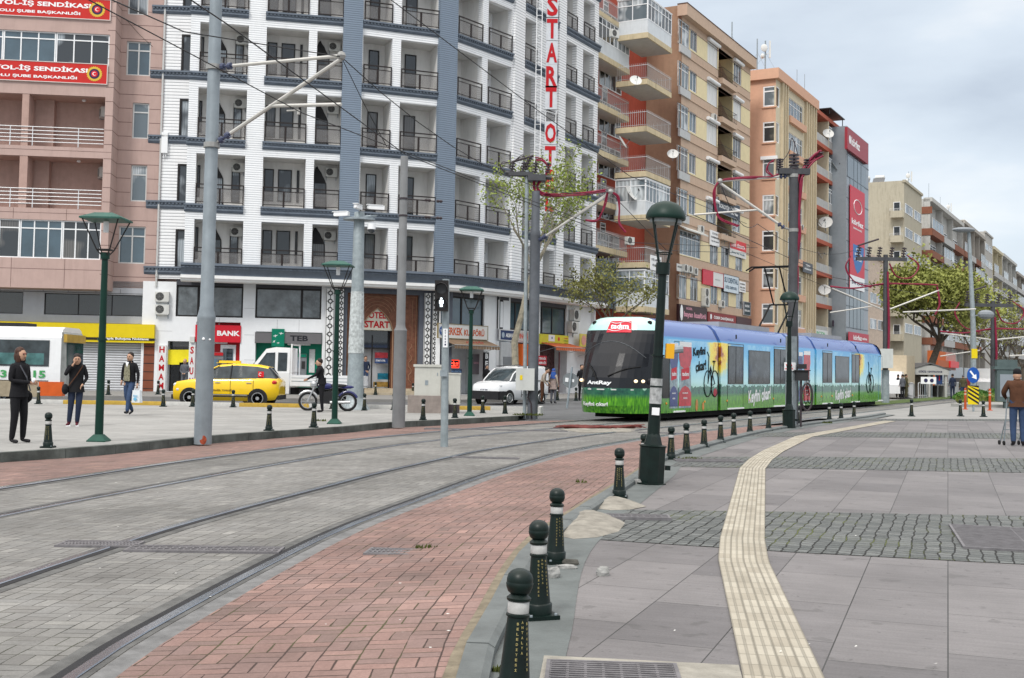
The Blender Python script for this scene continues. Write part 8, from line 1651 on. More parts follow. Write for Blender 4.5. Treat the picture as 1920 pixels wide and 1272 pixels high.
m=MB(); m.box(-.30,-.29,-.86,-.84,.35,1.1); m.box(.45,.46,-.86,-.84,.35,1.1); m.box(-.28,1.85,-.865,-.84,.44,.47); m.box(.5,1.9,-.865,-.84,1.1,1.12); m.build('door_seam',plm_,wv); m=MB(); m.box(-2.01,-1.99,-.27,.27,.62,.73); m.build('number_plate',pvc,wv); m=MB(); m.text('07 EV 582',0,0,.07,.42,M=Matrix.Translation((-2.015,0,.675))@Matrix.Rotation(R(-90),4,'Z')); m.build('plate_number',DKM,wv)
# bus at the left edge
by=43.2; pb_=at(113,700,by); bs=thing('city_bus','white city bus with green numbers leaving at the left edge','bus',M=Matrix.Translation((pb_.x,by,Zr))@Matrix.Rotation(R(2),4,'Z')); bw=mat('bus_white',(.72,.73,.74),.3,var=.04,coat=.3,dirt=.1)
m=MB(); L=9.; loft(m,[[(x,0,.32),(x,-.02,1.2),(x,0,2.5),(x,.12,2.78),(x,.4,2.88),(x,1.9,2.88),(x,2.2,2.78),(x,2.3,2.5),(x,2.32,1.2),(x,2.3,.32)] for x in (-L,0)]); m.build('body',bw,bs)
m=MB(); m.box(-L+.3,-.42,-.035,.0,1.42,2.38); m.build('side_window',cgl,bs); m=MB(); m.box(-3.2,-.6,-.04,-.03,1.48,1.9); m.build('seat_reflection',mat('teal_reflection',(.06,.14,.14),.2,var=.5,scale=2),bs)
m=MB(); loft(m,[[(0,.03,.5),(0,.03,2.7),(0,2.27,2.7),(0,2.27,.5)],[(.16,.2,.6),(.10,.2,2.6),(.10,2.1,2.6),(.16,2.1,.6)]]); m.build('rear_panel',mat('bus_rear',(.30,.31,.30),.4,var=.2),bs); m=MB(); m.box(.08,.14,.25,2.05,1.35,2.3); m.build('rear_window',cgl,bs); m=MB(); m.box(.04,.17,.1,2.2,2.32,2.62); m.build('rear_sign',mat('ochre_strip',(.40,.26,.05),.5,var=.2),bs)
m=MB(); m.box(-.75,.10,-.04,.3,.34,.86); m.build('tail_light',mat('orange_corner',(.55,.10,.02),.35,var=.15),bs); m=MB(); m.box(-L,-.78,-.03,0,.3,.9); m.build('skirt',mat('bus_dirty_skirt',(.32,.27,.19),.7,var=.3,scale=2),bs); m=MB(); m.box(-L,-.42,-.035,-.02,.88,.905); m.build('trim_line',plm_,bs)
gl_=mat('green_lettering',(.06,.30,.10),.4,var=0); m=MB(); m.text('293 25 15',-1.62,1.13,.28,2.2,y=-.045,al='c'); m.build('lettering',gl_,bs); m=MB(); m.ball((-1.55,-.05,1.52),(.09,.01,.09),8); m.build('green_star',gl_,bs)
m=MB(); m.box(-2.6,-1.5,.5,1.6,2.88,3.02); m.tube([(-4.2,.9,2.9),(-3.6,.9,3.05),(-3.2,.9,2.9)],.1,6); m.build('roof_hatch',plm_,bs)
for x in (-2.2,-7): wheel(bs,x,.25,.42,-1,True)
# motorcycle
pm=G(612,771,0); mo_=thing('motorcycle','blue motorcycle with a silver headlamp facing left on the plaza','motorcycle',M=Matrix.Translation((pm.x,pm.y+.1,0))@Matrix.Rotation(R(4),4,'Z')); blu=mat('motorcycle_blue',(.012,.016,.10),.25,var=.1,coat=.6)
for x in (-.62,.66):
    m=MB(); m.tube([(x+.27*math.cos(a*.314),0,.30+.27*math.sin(a*.314)) for a in range(21)],.04,8); o=m.build('wheel',tyre,mo_); m=MB(); m.tube([(x+.22*math.cos(a*.314),0,.30+.22*math.sin(a*.314)) for a in range(21)],.014,5)
    for a in range(10): m.tube([(x,0,.30),(x+.22*math.cos(a*.628),0,.3+.22*math.sin(a*.628))],.006,3)
    m.build('rim',rim,o); m=MB(); m.tube([(x+.33*math.cos(R(q)),0,.30+.33*math.sin(R(q))) for q in range(25,150,15)],.045,6); m.build('mudguard',rim if x<0 else blu,mo_)
m=MB(); m.tube([(-.62,.07,.3),(-.35,.07,.92)],.025,6); m.tube([(-.62,-.07,.3),(-.35,-.07,.92)],.025,6); m.tube([(-.3,-.33,1.02),(-.36,-.2,.98),(-.36,.2,.98),(-.3,.33,1.02)],.018,5); m.tube([(-.34,-.2,1.),(-.4,-.24,1.16)],.01,4); m.tube([(.1,-.12,.28),(.75,-.14,.3)],.05,8); m.build('fork_and_pipe',rim,mo_)
m=MB(); m.ball((-.05,0,.80),(.25,.12,.11),12); m.ball((.62,0,.78),(.24,.07,.06),10); m.box(-.12,.3,-.1,.1,.35,.45); m.build('tank',blu,mo_); m=MB(); m.ball((.33,0,.82),(.34,.12,.06),10); m.build('saddle',plm_,mo_); m=MB(); m.ball((-.44,0,.84),(.12,.12,.14),10); m.build('headlight',rim,mo_); m=MB(); m.box(-.2,.2,-.13,.13,.25,.62); m.tube([(-.35,0,.9),(-.15,0,.4),(.5,0,.5)],.03,6); m.build('engine',plm_,mo_)
# distant vehicles
def box_car(lab,u,v,z,L,W,Hh,m_,cat,rz,name='parked_van'):
    p=G(u,v,z); t_=thing(name,lab,cat,M=Matrix.Translation(p)@Matrix.Rotation(rz,4,'Z')); m=MB(); loft(m,[[(x,-W/2,.3),(x,-W/2,h*.55),(x,-W/2*.85,h),(x,W/2*.85,h),(x,W/2,h*.55),(x,W/2,.3)] for x,h in ((-L/2,Hh*.5),(-L/2+.5,Hh*.62),(-L/2+.9,Hh),(L/2,Hh*.98))]); m.build('body',m_,t_); m=MB()
    for s in (-1,1): m.add([(-L/2+.95,s*W*.485,Hh*.58),(L/2-.3,s*W*.485,Hh*.58),(L/2-.3,s*W*.45,Hh*.88),(-L/2+1.1,s*W*.45,Hh*.88)],[(0,1,2,3),(3,2,1,0)])
    m.add([(-L/2+.55,-W*.4,Hh*.62),(-L/2+.55,W*.4,Hh*.62),(-L/2+.86,W*.38,Hh*.93),(-L/2+.86,-W*.38,Hh*.93)],[(0,1,2,3),(3,2,1,0)]); m.add([(L/2+.01,-W*.38,Hh*.6),(L/2+.01,W*.38,Hh*.6),(L/2-.03,W*.36,Hh*.9),(L/2-.03,-W*.36,Hh*.9)],[(0,1,2,3),(3,2,1,0)]); m.build('windows',cgl,t_)
    for x in (-L/2+.8,L/2-.8):
        for s in (-1,1): wheel(t_,x,s*(W/2-.2),.33,s,True)
    return t_
a_=ang
t_=box_car('white van with a tall beige box body parked beyond the tram tail',1676,745,ZP-.02,5.,2.,1.9,wp,'truck',a_,'box_truck'); m=MB(); m.box(-.8,2.6,-1.05,1.05,1.0,3.1); m.build('cargo_box',mat('beige_box',(.55,.46,.33),.6,var=.1),t_)
t_=box_car('white minibus with red tail lamps beyond the blue arrow sign',1858,741,ZP-.02,5.5,2.1,2.4,wp,'minibus',a_,'minibus'); m=MB(); m.box(-2.8,-2.6,-1.,-.8,1.2,1.6); m.box(-2.8,-2.6,.8,1.,1.2,1.6); m.build('tail_light',tlm,t_)
box_car('dark car seen between railings behind the walking policeman',1800,738,ZP-.02,4.2,1.7,1.5,plm_,'car',a_,'parked_car'); box_car('red car far down the street beside the arrow sign mast',1838,734,ZP-.02,4.2,1.7,1.5,tlm,'car',a_,'parked_car')
# ================================================================ PEOPLE
skin=mat('skin',(.42,.25,.17),.55,var=.06,scale=20); hairb=mat('dark_hair',(.018,.012,.010),.5,var=.2,scale=30); hairr=mat('brown_hair',(.05,.022,.014),.5,var=.25,scale=30); shoeb=mat('dark_shoe',(.015,.014,.016),.45,var=.1)
def cloth(n,c,**k): return mat(n,c,.9,var=.16,scale=9,bump=.35,bscale=35,**k)
blackc=cloth('black_cloth',(.010,.010,.012)); navy=cloth('navy_cloth',(.018,.026,.05)); jean=cloth('blue_denim',(.035,.06,.12)); brownj=cloth('brown_suede',(.075,.033,.018)); olive=cloth('olive_cloth',(.07,.065,.035)); greyc=cloth('grey_cloth',(.10,.105,.12)); redcl=cloth('red_cloth',(.20,.025,.035)); beigec=cloth('beige_cloth',(.32,.27,.22)); bluesc=cloth('blue_scarf',(.03,.08,.28))
BASE=dict(pel=(0,0,.95,.135,.10),spi=(0,0,1.13,.125,.09),che=(0,0,1.33,.155,.105),nk0=(0,.005,1.45,.07,.065),nk=(0,-.005,1.52,.052,.052),hd=(0,-.015,1.60,.066,.078),tp=(0,-.005,1.69,.060,.070),
 shL=(.165,0,1.40,.070,.066),elL=(.235,.03,1.14,.047,.047),wrL=(.25,-.05,.90,.031,.03),shR=(-.165,0,1.40,.070,.066),elR=(-.235,.03,1.14,.047,.047),wrR=(-.25,-.05,.90,.031,.03),
 hiL=(.085,0,.90,.105,.105),knL=(.10,-.02,.50,.070,.074),anL=(.10,.02,.10,.050,.054),heL=(.10,.04,.045,.036,.034),toL=(.12,-.15,.035,.036,.026),hiR=(-.085,0,.90,.105,.105),knR=(-.10,-.02,.50,.070,.074),anR=(-.10,.02,.10,.050,.054),heR=(-.10,.04,.045,.036,.034),toR=(-.12,-.15,.035,.036,.026))
BONES=[('pel','spi',1),('spi','che',1),('che','nk0',1),('nk0','nk',0),('nk','hd',0),('hd','tp',0),('che','shL',1),('shL','elL',1),('elL','wrL',1),('che','shR',1),('shR','elR',1),('elR','wrR',1)]+[(a+s,b_+s,m) for s in 'LR' for a,b_,m in (('hi','kn',2),('kn','an',2),('an','he',3),('he','to',3))]+[('pel','hiL',2),('pel','hiR',2)]
def person(lab,pos,rz,h,pose,top,legs,hair=hairb,shoe=shoeb,coat=None,fine=True,hairlen=0,hat=None,scale_w=1.,extra=None,group=None,face=True):
    k=h/1.75; J={a:list(v) for a,v in BASE.items()}
    for a,v in pose.items():
        for i,x in enumerate(v): J[a][i]=x
    t_=thing('person',lab,'person',M=Matrix.Translation(pos)@Matrix.Rotation(rz,4,'Z')@Matrix.Diagonal((k*scale_w,k*scale_w,k,1)),group=group)
    names=list(J); vs=[J[n][:3] for n in names]; rad=[J[n][3:5] for n in names]; ed=[(names.index(a),names.index(b_)) for a,b_,m in BONES]; bm_=[m for *_,m in BONES]
    segs=[(Vector(vs[a]),Vector(vs[b_]),m) for (a,b_),m in zip(ed,bm_)]
    for s in 'LR':      # palm and fingers
        w=Vector(J['wr'+s][:3]); e=Vector(J['el'+s][:3]); d=(w-e).normalized(); sd=Vector((1,0,0)) if abs(d.x)<.7 else Vector((0,1,0)); side=d.cross(sd).normalized(); cu=side.cross(d).normalized()
        i0=names.index('wr'+s); pa=w+d*.075; vs.append(tuple(pa)); rad.append((.030,.018) if fine else (.036,.03)); ip=len(vs)-1; ed.append((i0,ip)); segs.append((w+d*.01,pa,0))
        if fine:
            for j,(o_,l_) in enumerate(((-.027,.068),(-.009,.078),(.009,.073),(.027,.058))):
                a_=pa+side*o_+d*.012; b_=a_+d*l_*.55; c_=b_+d*l_*.35+cu*l_*.35*(1 if cu.y<0 else -1)
                base=len(vs); vs+= [tuple(a_),tuple(b_),tuple(c_)]; rad+=[(.010,.010),(.0085,.0085),(.007,.007)]; ed+=[(ip,base),(base,base+1),(base+1,base+2)]; segs+=[(pa,c_,0)]
            a_=w+d*.03-side*.03; b_=a_+d*.045-side*.015; base=len(vs); vs+=[tuple(a_),tuple(b_)]; rad+=[(.011,.011),(.008,.008)]; ed+=[(i0,base),(base,base+1)]; segs.append((w+d*.02,b_,0))
    me=bpy.data.meshes.new('body'); me.from_pydata(vs,ed,[]); o=bpy.data.objects.new('body',me); COL.objects.link(o)
    md=o.modifiers.new('s','SKIN'); md.use_smooth_shade=True; sk=me.skin_vertices[0].data
    for i,r in enumerate(rad): sk[i].radius=r; sk[i].use_root=(i==0)
    sb=o.modifiers.new('u','SUBSURF'); sb.levels=1; sb.render_levels=1
    bpy.context.view_layer.update(); nm=bpy.data.meshes.new_from_object(o.evaluated_get(bpy.context.evaluated_depsgraph_get())); bpy.data.objects.remove(o)
    for m_ in (skin,top,legs,shoe): nm.materials.append(m_)
    for p in nm.polygons:
        c=p.center; best=9;mi=0
        for a,b_,m in segs:
            ab=b_-a; f=max(0,min(1,(c-a).dot(ab)/max(1e-9,ab.length_squared))); q=(c-a-ab*f).length
            if q<best: best=q; mi=m
        p.material_index=mi; p.use_smooth=True
    nm.name='body'; bo=bpy.data.objects.new('body',nm); COL.objects.link(bo); bo.parent=t_
    hd=Vector(J['hd'][:3]); tp=Vector(J['tp'][:3]); up=(tp-hd).normalized(); HM=Matrix.Translation(hd+up*.01)@up.to_track_quat('Z','Y').to_matrix().to_4x4()
    if 'yaw' in (extra or {}): HM=HM@Matrix.Rotation(extra['yaw'],4,'Z')
    # align so that local -y is the face
    fx=HM.to_3x3()@Vector((0,-1,0)); 
    m=MB(Matrix.Translation(hd+up*.0)); m.ball((0,0,0),(.084,.102,.122),16); m.ball((0,-.106,-.012),(.013,.022,.022),8); 
    for s in (-1,1): m.ball((s*.079,.005,-.01),(.012,.022,.03),8)
    fh=m.build('head',skin,bo,smooth=True)
    if face:
        m=MB(Matrix.Translation(hd+up*.02)); 
        for s in (-1,1): m.ball((s*.032,-.092,-.008),(.014,.010,.007),8); m.box(s*.030-.017,s*.030+.017,-.101,-.090,.010,.018)
        m.box(-.022,.022,-.098,-.090,-.070,-.063); m.build('eyes_and_mouth',hairb,bo)
    if hat: m=MB(Matrix.Translation(hd+up*.02)); m.lathe([(.088,.015),(.094,.03),(.094,.06),(.085,.10),(.055,.135),(.01,.145)],14,sx=.95,sy=1.12); m.build('hat',hat,bo,smooth=True)
    else:
        m=MB(Matrix.Translation(hd+up*.03)); m.ball((0,.026,.026),(.088,.100,.104),14)
        if hairlen: m.ball((0,.05,-.05),(.100,.075,.12),12); m.ball((-.055,.0,-.08),(.045,.06,.13),10); m.ball((.055,.0,-.08),(.045,.06,.13),10)
        m.build('hair',hair,bo,smooth=True)
    if coat: # open skirt of a coat or jacket from the waist down
        z0,z1,mm,fl=coat; sp=Vector(J['spi'][:3]); m=MB(); m.lathe([(.155,0.),(.158,-.02),(.165,(z0-z1)*-.5),(.165+fl,-(z0-z1)),(.155+fl,-(z0-z1)),(.15,-.1)],16,sx=1.02,sy=.80,c=(sp.x*.5,sp.y*.5,z0)); m.build('coat_hem',mm,bo,smooth=True)
        m=MB(); ch=Vector(J['che'][:3]); m.lathe([(.150,z0-.02-ch.z),(.160,-.12),(.172,0),(.165,.07),(.11,.13),(.075,.15)],16,sx=1.05,sy=.78,c=(ch.x,ch.y,ch.z)); m.build('coat_chest',mm,bo,smooth=True)
        m=MB(); n_=Vector(J['nk0'][:3]); m.lathe([(.085,0.),(.083,.05),(.066,.055),(.062,.01)],14,c=(n_.x,n_.y,n_.z+.0)); m.build('collar',mm,bo,smooth=True)
    return t_,bo,J
WALK=dict(knL=(.09,-.16,.52),anL=(.09,-.22,.13),heL=(.09,-.20,.07),toL=(.10,-.38,.10),knR=(-.09,.02,.50),anR=(-.09,.30,.14),heR=(-.09,.34,.10),toR=(-.10,.18,.03))
# woman at the left, looking right, hands together
t_,bo,J=person('woman with long brown hair in a black jacket holding a tissue at the left edge',G(32,831,0),R(68),1.68,dict(elL=(.22,.0,1.14),wrL=(.07,-.25,1.13),elR=(-.22,.0,1.14),wrR=(-.03,-.27,1.11),knL=(.12,-.02,.5),anL=(.15,.02,.10),heL=(.15,.04,.045),toL=(.17,-.15,.035),anR=(-.10,.03,.1),heR=(-.1,.05,.045),toR=(-.11,-.13,.035)),blackc,blackc,hair=hairr,hairlen=1,coat=(1.14,.84,blackc,.02))
m=MB(); m.ball((.01,-.33,1.15),(.05,.04,.05),8); m.build('tissue',pvc,bo); m=MB(); m.tube([(-.1,-.1,1.42),(.0,-.17,1.2),(.15,-.12,.95)],.012,5); m.tube([(-.1,.1,1.44),(.1,.14,1.1),(.2,.1,.95)],.012,5); m.build('bag_strap',greyc,bo); m=MB(); m.ball((.25,.1,.84),(.08,.17,.13),12); m.build('handbag',blackc,bo); m=MB(); m.tube([(-.05,-.115,1.63),(.0,-.125,1.63),(.05,-.115,1.63)],.005,4); m.build('spectacles',redcl,bo)
# girl in black, head bowed, hand at the face
t_,bo,J=person('girl in a short black coat with bowed head and striped trainers',G(140,799,0),R(22),1.66,dict(nk=(0,-.05,1.50),hd=(.0,-.10,1.565),tp=(.0,-.12,1.65),elL=(.24,.0,1.14),wrL=(.15,-.10,1.0),elR=(-.25,-.08,1.20),wrR=(-.11,-.17,1.42),knL=(.07,-.06,.5),anL=(.05,-.0,.10),heL=(.05,.02,.045),toL=(.03,-.17,.035),anR=(-.13,.02,.10),heR=(-.13,.04,.045),toR=(-.19,-.13,.035)),blackc,navy,shoe=cloth('maroon_shoe',(.10,.02,.03)),coat=(1.14,.80,blackc,.035),hairlen=0)
m=MB(); m.lathe([(.10,0),(.105,.04),(.10,.09),(.08,.12)],14,sx=1.1,sy=1.1,c=(0,-.01,1.40)); m.build('scarf',blackc,bo); m=MB(); m.tube([(.13,-.10,1.42),(.0,-.17,1.2),(-.17,-.13,.95)],.013,5); m.build('bag_strap',brownj,bo); m=MB(); m.ball((-.24,-.03,.87),(.08,.15,.13),12); m.build('shoulder_bag',blackc,bo); m=MB(); m.box(.015,.085,-.20,-.02,.0,.018); m.box(-.20,-.10,-.16,.04,.0,.018); m.build('shoe_soles',pvc,bo)
# man walking with a plastic bag
t_,bo,J=person('man in a dark open jacket walking with a white and blue plastic bag',G(241,779,0),R(-14),1.74,{**WALK,'elL':(.25,.02,1.14),'wrL':(.27,-.04,.90),'elR':(-.25,.04,1.15),'wrR':(-.20,-.07,.97)},blackc,jean,coat=(1.12,.93,blackc,.02))
m=MB(); m.add([(-.07,-.152,1.40),(.07,-.152,1.40),(.095,-.150,1.15),(.09,-.150,.95),(-.09,-.150,.95),(-.095,-.150,1.15)],[(0,5,4,3,2,1)]); m.build('patterned_vest',mat('vest_knit',(.20,.19,.13),.9,var=.6,scale=26),bo); m=MB(); m.add([(-.055,-.156,1.47),(.055,-.156,1.47),(0,-.160,1.33)],[(0,2,1)]); m.build('white_shirt',pvc,bo)
m=MB(); m.add([(.20,-.16,.70),(.38,-.10,.70),(.40,-.12,.36),(.19,-.18,.36),(.20,-.06,.70),(.38,-.0,.70),(.42,.0,.36),(.19,-.04,.36)],[(0,3,2,1),(4,5,6,7),(0,4,7,3),(1,2,6,5),(3,7,6,2)]); m.tube([(.22,-.1,.70),(.27,-.06,.83),(.31,-.08,.83),(.36,-.07,.70)],.008,4); t2_=m.build('shopping_bag',mat('white_plastic_bag',(.62,.66,.68),.35,var=.08,scale=6),None); t2_.matrix_world=t_.matrix_world; tag(t2_,'white plastic bag with pale blue print held by the walking man','bag'); m=MB(); m.text('Akdeniz',.29,.55,.05,.14,y=-.165); m.ball((.29,-.172,.46),(.055,.004,.05),10); m.build('printed_mark',mat('print_cyan',(.15,.42,.62),.5,var=.2),t2_)
# motorcyclist seen from the side
p=G(605,773,0); person('young man in a black hooded jacket standing at the handlebar of the motorcycle',p+Vector((0,-.22,0)),R(-80),1.70,dict(spi=(0,-.02,1.13),che=(0,-.08,1.32),nk0=(0,-.09,1.44),nk=(0,-.10,1.51),hd=(0,-.12,1.59),tp=(0,-.11,1.68),shL=(.165,-.08,1.40),shR=(-.165,-.08,1.40),elL=(.22,-.22,1.20),wrL=(.20,-.46,1.08),elR=(-.22,-.2,1.2),wrR=(-.20,-.44,1.08)),blackc,blackc,coat=(1.12,.90,blackc,.02))
# shop and street people
SM=dict(fine=False)
person('bald man in a grey jacket with folded hands standing in the hammam doorway',G(349,737,-.02)+Vector((0,-.4,0)),R(0),1.72,dict(wrL=(.06,-.16,1.0),wrR=(-.06,-.16,1.0),elL=(.23,.02,1.14),elR=(-.23,.02,1.14)),greyc,greyc,hair=skin,coat=(1.12,.9,greyc,.02),**SM)
pq=f1.M@Vector((ex(682,690),-.35,.31)); person('bearded man in a dark jumper and jeans on the hotel steps',pq,R(15),1.74,dict(wrL=(.12,-.14,.93)),navy,jean,**SM)
pq=RF.M@Vector((RF.x(892,700),-.8,-.02)); person('grey haired man in a black suit before the barber window',pq,R(40),1.72,{},blackc,blackc,hair=greyc,coat=(1.12,.85,blackc,.02),**SM)
p=G(1016,757,-.1); person('stooping man in a beige jacket walking behind the white van',p,R(80),1.72,dict(che=(0,-.12,1.30),nk0=(0,-.16,1.41),nk=(0,-.2,1.47),hd=(0,-.24,1.55),tp=(0,-.25,1.64),shL=(.165,-.11,1.37),shR=(-.165,-.11,1.37),elL=(.22,-.1,1.1),wrL=(.2,-.3,.98),elR=(-.22,-.1,1.1),wrR=(-.2,-.25,.9)),beigec,brownj,**SM)
p=G(1037,757,-.1); t_,bo,J=person('woman in a blue headscarf and patterned coat behind the white van',p,R(150),1.62,{},beigec,greyc,coat=(1.15,.72,mat('patterned_coat',(.28,.22,.20),.9,var=.5,scale=30),.04),hat=bluesc,**SM); m=MB(); m.lathe([(.10,-.2),(.17,-.3),(.15,-.12),(.10,.02),(.09,.06)],12,c=(0,.0,1.56)); m.build('headscarf',bluesc,bo,smooth=True)
p=G(1090,752,-.02); person('dark dressed man standing in shade right of the round sign',p,R(20),1.78,{},blackc,blackc,coat=(1.12,.7,blackc,.02),**SM)
for (u,v,rz,h,tp_,lg,hr,coat_,lab,kw) in (
 (1684,746,150,1.70,blackc,blackc,hairb,(1.12,.85,blackc,.02),'man in black at the left of the chatting group near the tram tail',{}),
 (1692,747,200,1.70,greyc,blackc,hairb,(1.12,.85,greyc,.02),'man in grey in the middle of the chatting group near the tram tail',{}),
 (1699,747,100,1.72,olive,olive,hairb,(1.12,.8,olive,.02),'man in an olive coat at the right of the chatting group near the tram tail',{}),
 (1740,744,180,1.74,blackc,blackc,hairb,None,'person in black going in at the entrance gate',{}),
 (1786,748,185,1.80,navy,navy,hairb,(1.12,.88,navy,.02),'officer in dark uniform walking away beside the railing',{}),
 (1806,750,170,1.74,olive,jean,greyc,(1.12,.9,olive,.02),'man in an olive jacket and jeans near the arrow sign',{}),
 (1815,748,10,1.68,redcl,blackc,hairb,(1.12,.9,redcl,.02),'person in a red top and pale cap beside the arrow sign',{'hat':beigec})):
    person(lab,G(u,v,ZP-.02),R(rz),h,{},tp_,lg,hair=hr,coat=coat_,**SM,**kw)
# man with a walking frame at the right edge, seen from behind
pm_=G(1909,837,ZP); t_,bo,J=person('man in a brown suede jacket and black cap seen from behind at the right edge',pm_,R(165),1.74,dict(pel=(0,0,.95,.17,.13),spi=(0,-.02,1.13,.18,.14),che=(0,-.05,1.33,.19,.14),nk0=(0,-.06,1.45),nk=(0,-.08,1.51),hd=(0,-.11,1.58),tp=(0,-.11,1.66),shL=(.19,-.03,1.41,.08,.08),shR=(-.19,-.03,1.41,.08,.08),elL=(.30,-.08,1.18,.065,.065),wrL=(.20,-.30,1.05),elR=(-.30,-.08,1.18,.065,.065),wrR=(-.20,-.30,1.05),hiL=(.09,0,.9,.11,.11),hiR=(-.09,0,.9,.11,.11),knL=(.1,-.02,.5,.08,.08),knR=(-.1,-.02,.5,.08,.08),anL=(.1,.02,.1,.06,.06),anR=(-.1,.02,.1,.06,.06)),brownj,jean,coat=(1.14,.88,brownj,.05),hat=blackc,face=False)
wf=thing('walking_trolley','tall wheeled trolley pushed by the man in brown','trolley',M=Matrix.Translation(pm_+Vector((-.17,.25,0)))); m=MB(); 
for a in (0,.42): m.tube([(a-.02,.05,.06),(a,.0,.55),(a+.02,-.02,1.05)],.014,6); m.tube([(a,.3,.06),(a,0,.6)],.014,6)
m.tube([(0,0,.55),(.42,0,.55)],.012,5); m.tube([(0,.1,.35),(.42,.1,.35)],.012,5); m.build('frame',galv,wf)
for a in (-.02,.42):
    for y in (.05,.3): m=MB(); m.tube([(a-.015,y,.05),(a+.015,y,.05)],.05,12); m.build('wheel',tyre,wf)
# ================================================================ TREES
bark=mat('plane_bark',(.25,.225,.17),.85,var=.45,scale=3.5,bump=.5,bscale=12); barkd=mat('dark_bark',(.09,.075,.06),.9,var=.3,scale=5,bump=.6)
def leafm(n,c): 
    m=mat(n,c,.7,var=.45,scale=.9); m.node_tree.nodes['Principled BSDF'].inputs['Subsurface Weight'].default_value=0; return m
lfy=leafm('young_leaf',(.21,.26,.055)); lfo=leafm('olive_leaf',(.23,.25,.065)); lfb=leafm('brownish_leaf',(.17,.17,.05))
def tree(lab,base,trunk,r0,segs,depth,spread,leaf,nleaf,lsize,seed,crown=None,bk=bark,l0=1.6,cat='tree'):
    random.seed(seed); t_=thing('street_tree',lab,cat,loc=base); mb=MB(); tips=[]
    mb.tube(trunk,[r0*(1-.5*i/(len(trunk)-1)) for i in range(len(trunk))],9); 
    def br(p,d,L,r,dp):
        n=4; pts=[p]; 
        for i in range(n): d=(d+Vector((random.uniform(-1,1),random.uniform(-1,1),random.uniform(-.5,.8)))*.17).normalized(); p=p+d*L/n; pts.append(p)
        mb.tube(pts,[r*(1-.5*i/n) for i in range(n+1)],5 if dp>1 else 3,cap=False)
        if dp<=2: tips.extend(pts[1:])
        if dp==0: return
        for k in range(random.choice((2,3,3))): a=random.uniform(0,6.28); e=Vector((math.cos(a),math.sin(a),random.uniform(-.1,.7)))*spread; br(pts[random.choice((2,3,4,4))],(d+e).normalized(),L*random.uniform(.62,.85),r*.5,dp-1)
    T=Vector(trunk[-1])
    for k in range(segs): a=6.283*k/segs+random.uniform(-.4,.4); s=Vector(trunk[-1]).lerp(Vector(trunk[-2]),random.uniform(0,.5)); br(s,Vector((math.cos(a)*spread*1.1,math.sin(a)*spread*1.1,1)).normalized(),l0,r0*.42,depth)
    mb.build('trunk',bk,t_,smooth=True)
    if leaf and nleaf:
        c=MB(); vs=[];fs=[]
        for i in range(nleaf):
            q=random.choice(tips)+Vector((random.gauss(0,1),random.gauss(0,1),random.gauss(0,.9)))*lsize*2.7
            a=Vector((random.uniform(-1,1),random.uniform(-1,1),random.uniform(-1,1))).normalized()*lsize*random.uniform(.6,1.25); b_=a.cross(Vector((random.uniform(-1,1),random.uniform(-1,1),random.uniform(-1,1)))).normalized()*a.length*.55
            k=len(vs); vs+=[q-a,q+b_,q+a,q-b_]; fs.append((k,k+1,k+2,k+3))
        c.v=vs; c.f=fs; c.m=[0]*len(fs); c.build('crown',leaf,t_)
    return t_
p=G(968,752,-.02); p=Vector((p.x*57/p.y,57,-.02)); P_=lambda u,v:loc(p,u,v,57.); z_=P_(1000,520)
tree('sparse young plane tree with pale bark before the white hotel corner',p,[(0,0,0),P_(965,640),P_(978,590),P_(990,535),P_(1006,490)],.19,5,3,.5,lfy,3600,.085,14,l0=2.35)
p=G(1128,745,-.02); p=Vector((p.x*71/p.y,71,-.02)); P_=lambda u,v:loc(p,u,v,71.)
tree('bare leaning tree with small brownish leaves behind the tram front',p,[(0,0,0),P_(1132,650),P_(1150,600)],.17,5,3,.8,lfb,2600,.10,5,bk=barkd,l0=1.8)
p=G(1738,744,ZP-.03); p=Vector((p.x*92/p.y,92,-.05)); P_=lambda u,v:loc(p,u,v,92.)
tree('big broad plane tree with yellow green young leaves beyond the kiosk',p,[(0,0,0),P_(1744,690),P_(1757,655),P_(1764,635)],.36,7,4,.95,lfo,16000,.17,8,bk=barkd,l0=2.5)
p=G(1828,742,ZP-.03); P_=lambda u,v:loc(p,u,v,p.y); tree('smaller leafy plane tree right of the big one behind the light mast',p,[(0,0,0),P_(1826,690),P_(1828,660)],.22,5,3,.8,lfo,3800,.16,21,bk=barkd,l0=2.4)
for u,sd,l in ((1866,31,'bare branching tree behind the distant catenary pole'),(1893,32,'bare tree left of the information board top'),(1916,33,'bare tree at the right edge above the brown jacket')):
    p=G(u,738,ZP-.03); p=Vector((p.x*85/p.y,85,-.1)); tree(l,p,[(0,0,0),(.1,0,1.6),(.0,0,2.6)],.16,5,3,.75,lfb,260,.10,sd,bk=barkd,l0=1.9)
# shrub on the island
random.seed(4); sh=thing('shrub','low bright green clipped bush on the traffic island','shrub',loc=G(1838,757,0)+Vector((1.5,0,0))); c=MB()
for i in range(5000):
    cx,r=random.choice(((-1.3,.6),(-.4,.75),(.6,.85),(1.6,.7)))
    a=random.uniform(0,6.28); e=random.uniform(0,1.57); q=Vector((cx+r*math.cos(a)*math.cos(e),3+r*math.sin(a)*math.cos(e),.15+.75*r*math.sin(e)*random.uniform(.85,1.08))); s=.06; a_=Vector((random.uniform(-1,1),random.uniform(-1,1),random.uniform(-1,1)))*s; b_=Vector((random.uniform(-1,1),random.uniform(-1,1),random.uniform(-1,1)))*s; c.add([q-a_,q+b_,q+a_],[(0,1,2)])
c.build('foliage',leafm('bush_leaf',(.07,.17,.03)),sh); m=MB(); 
for x in (-1.6,-.5,.7,2.): m.ball((x*.8,3,.2),(.5,.5,.4),10)
m.build('inner_branches',lfo,sh)
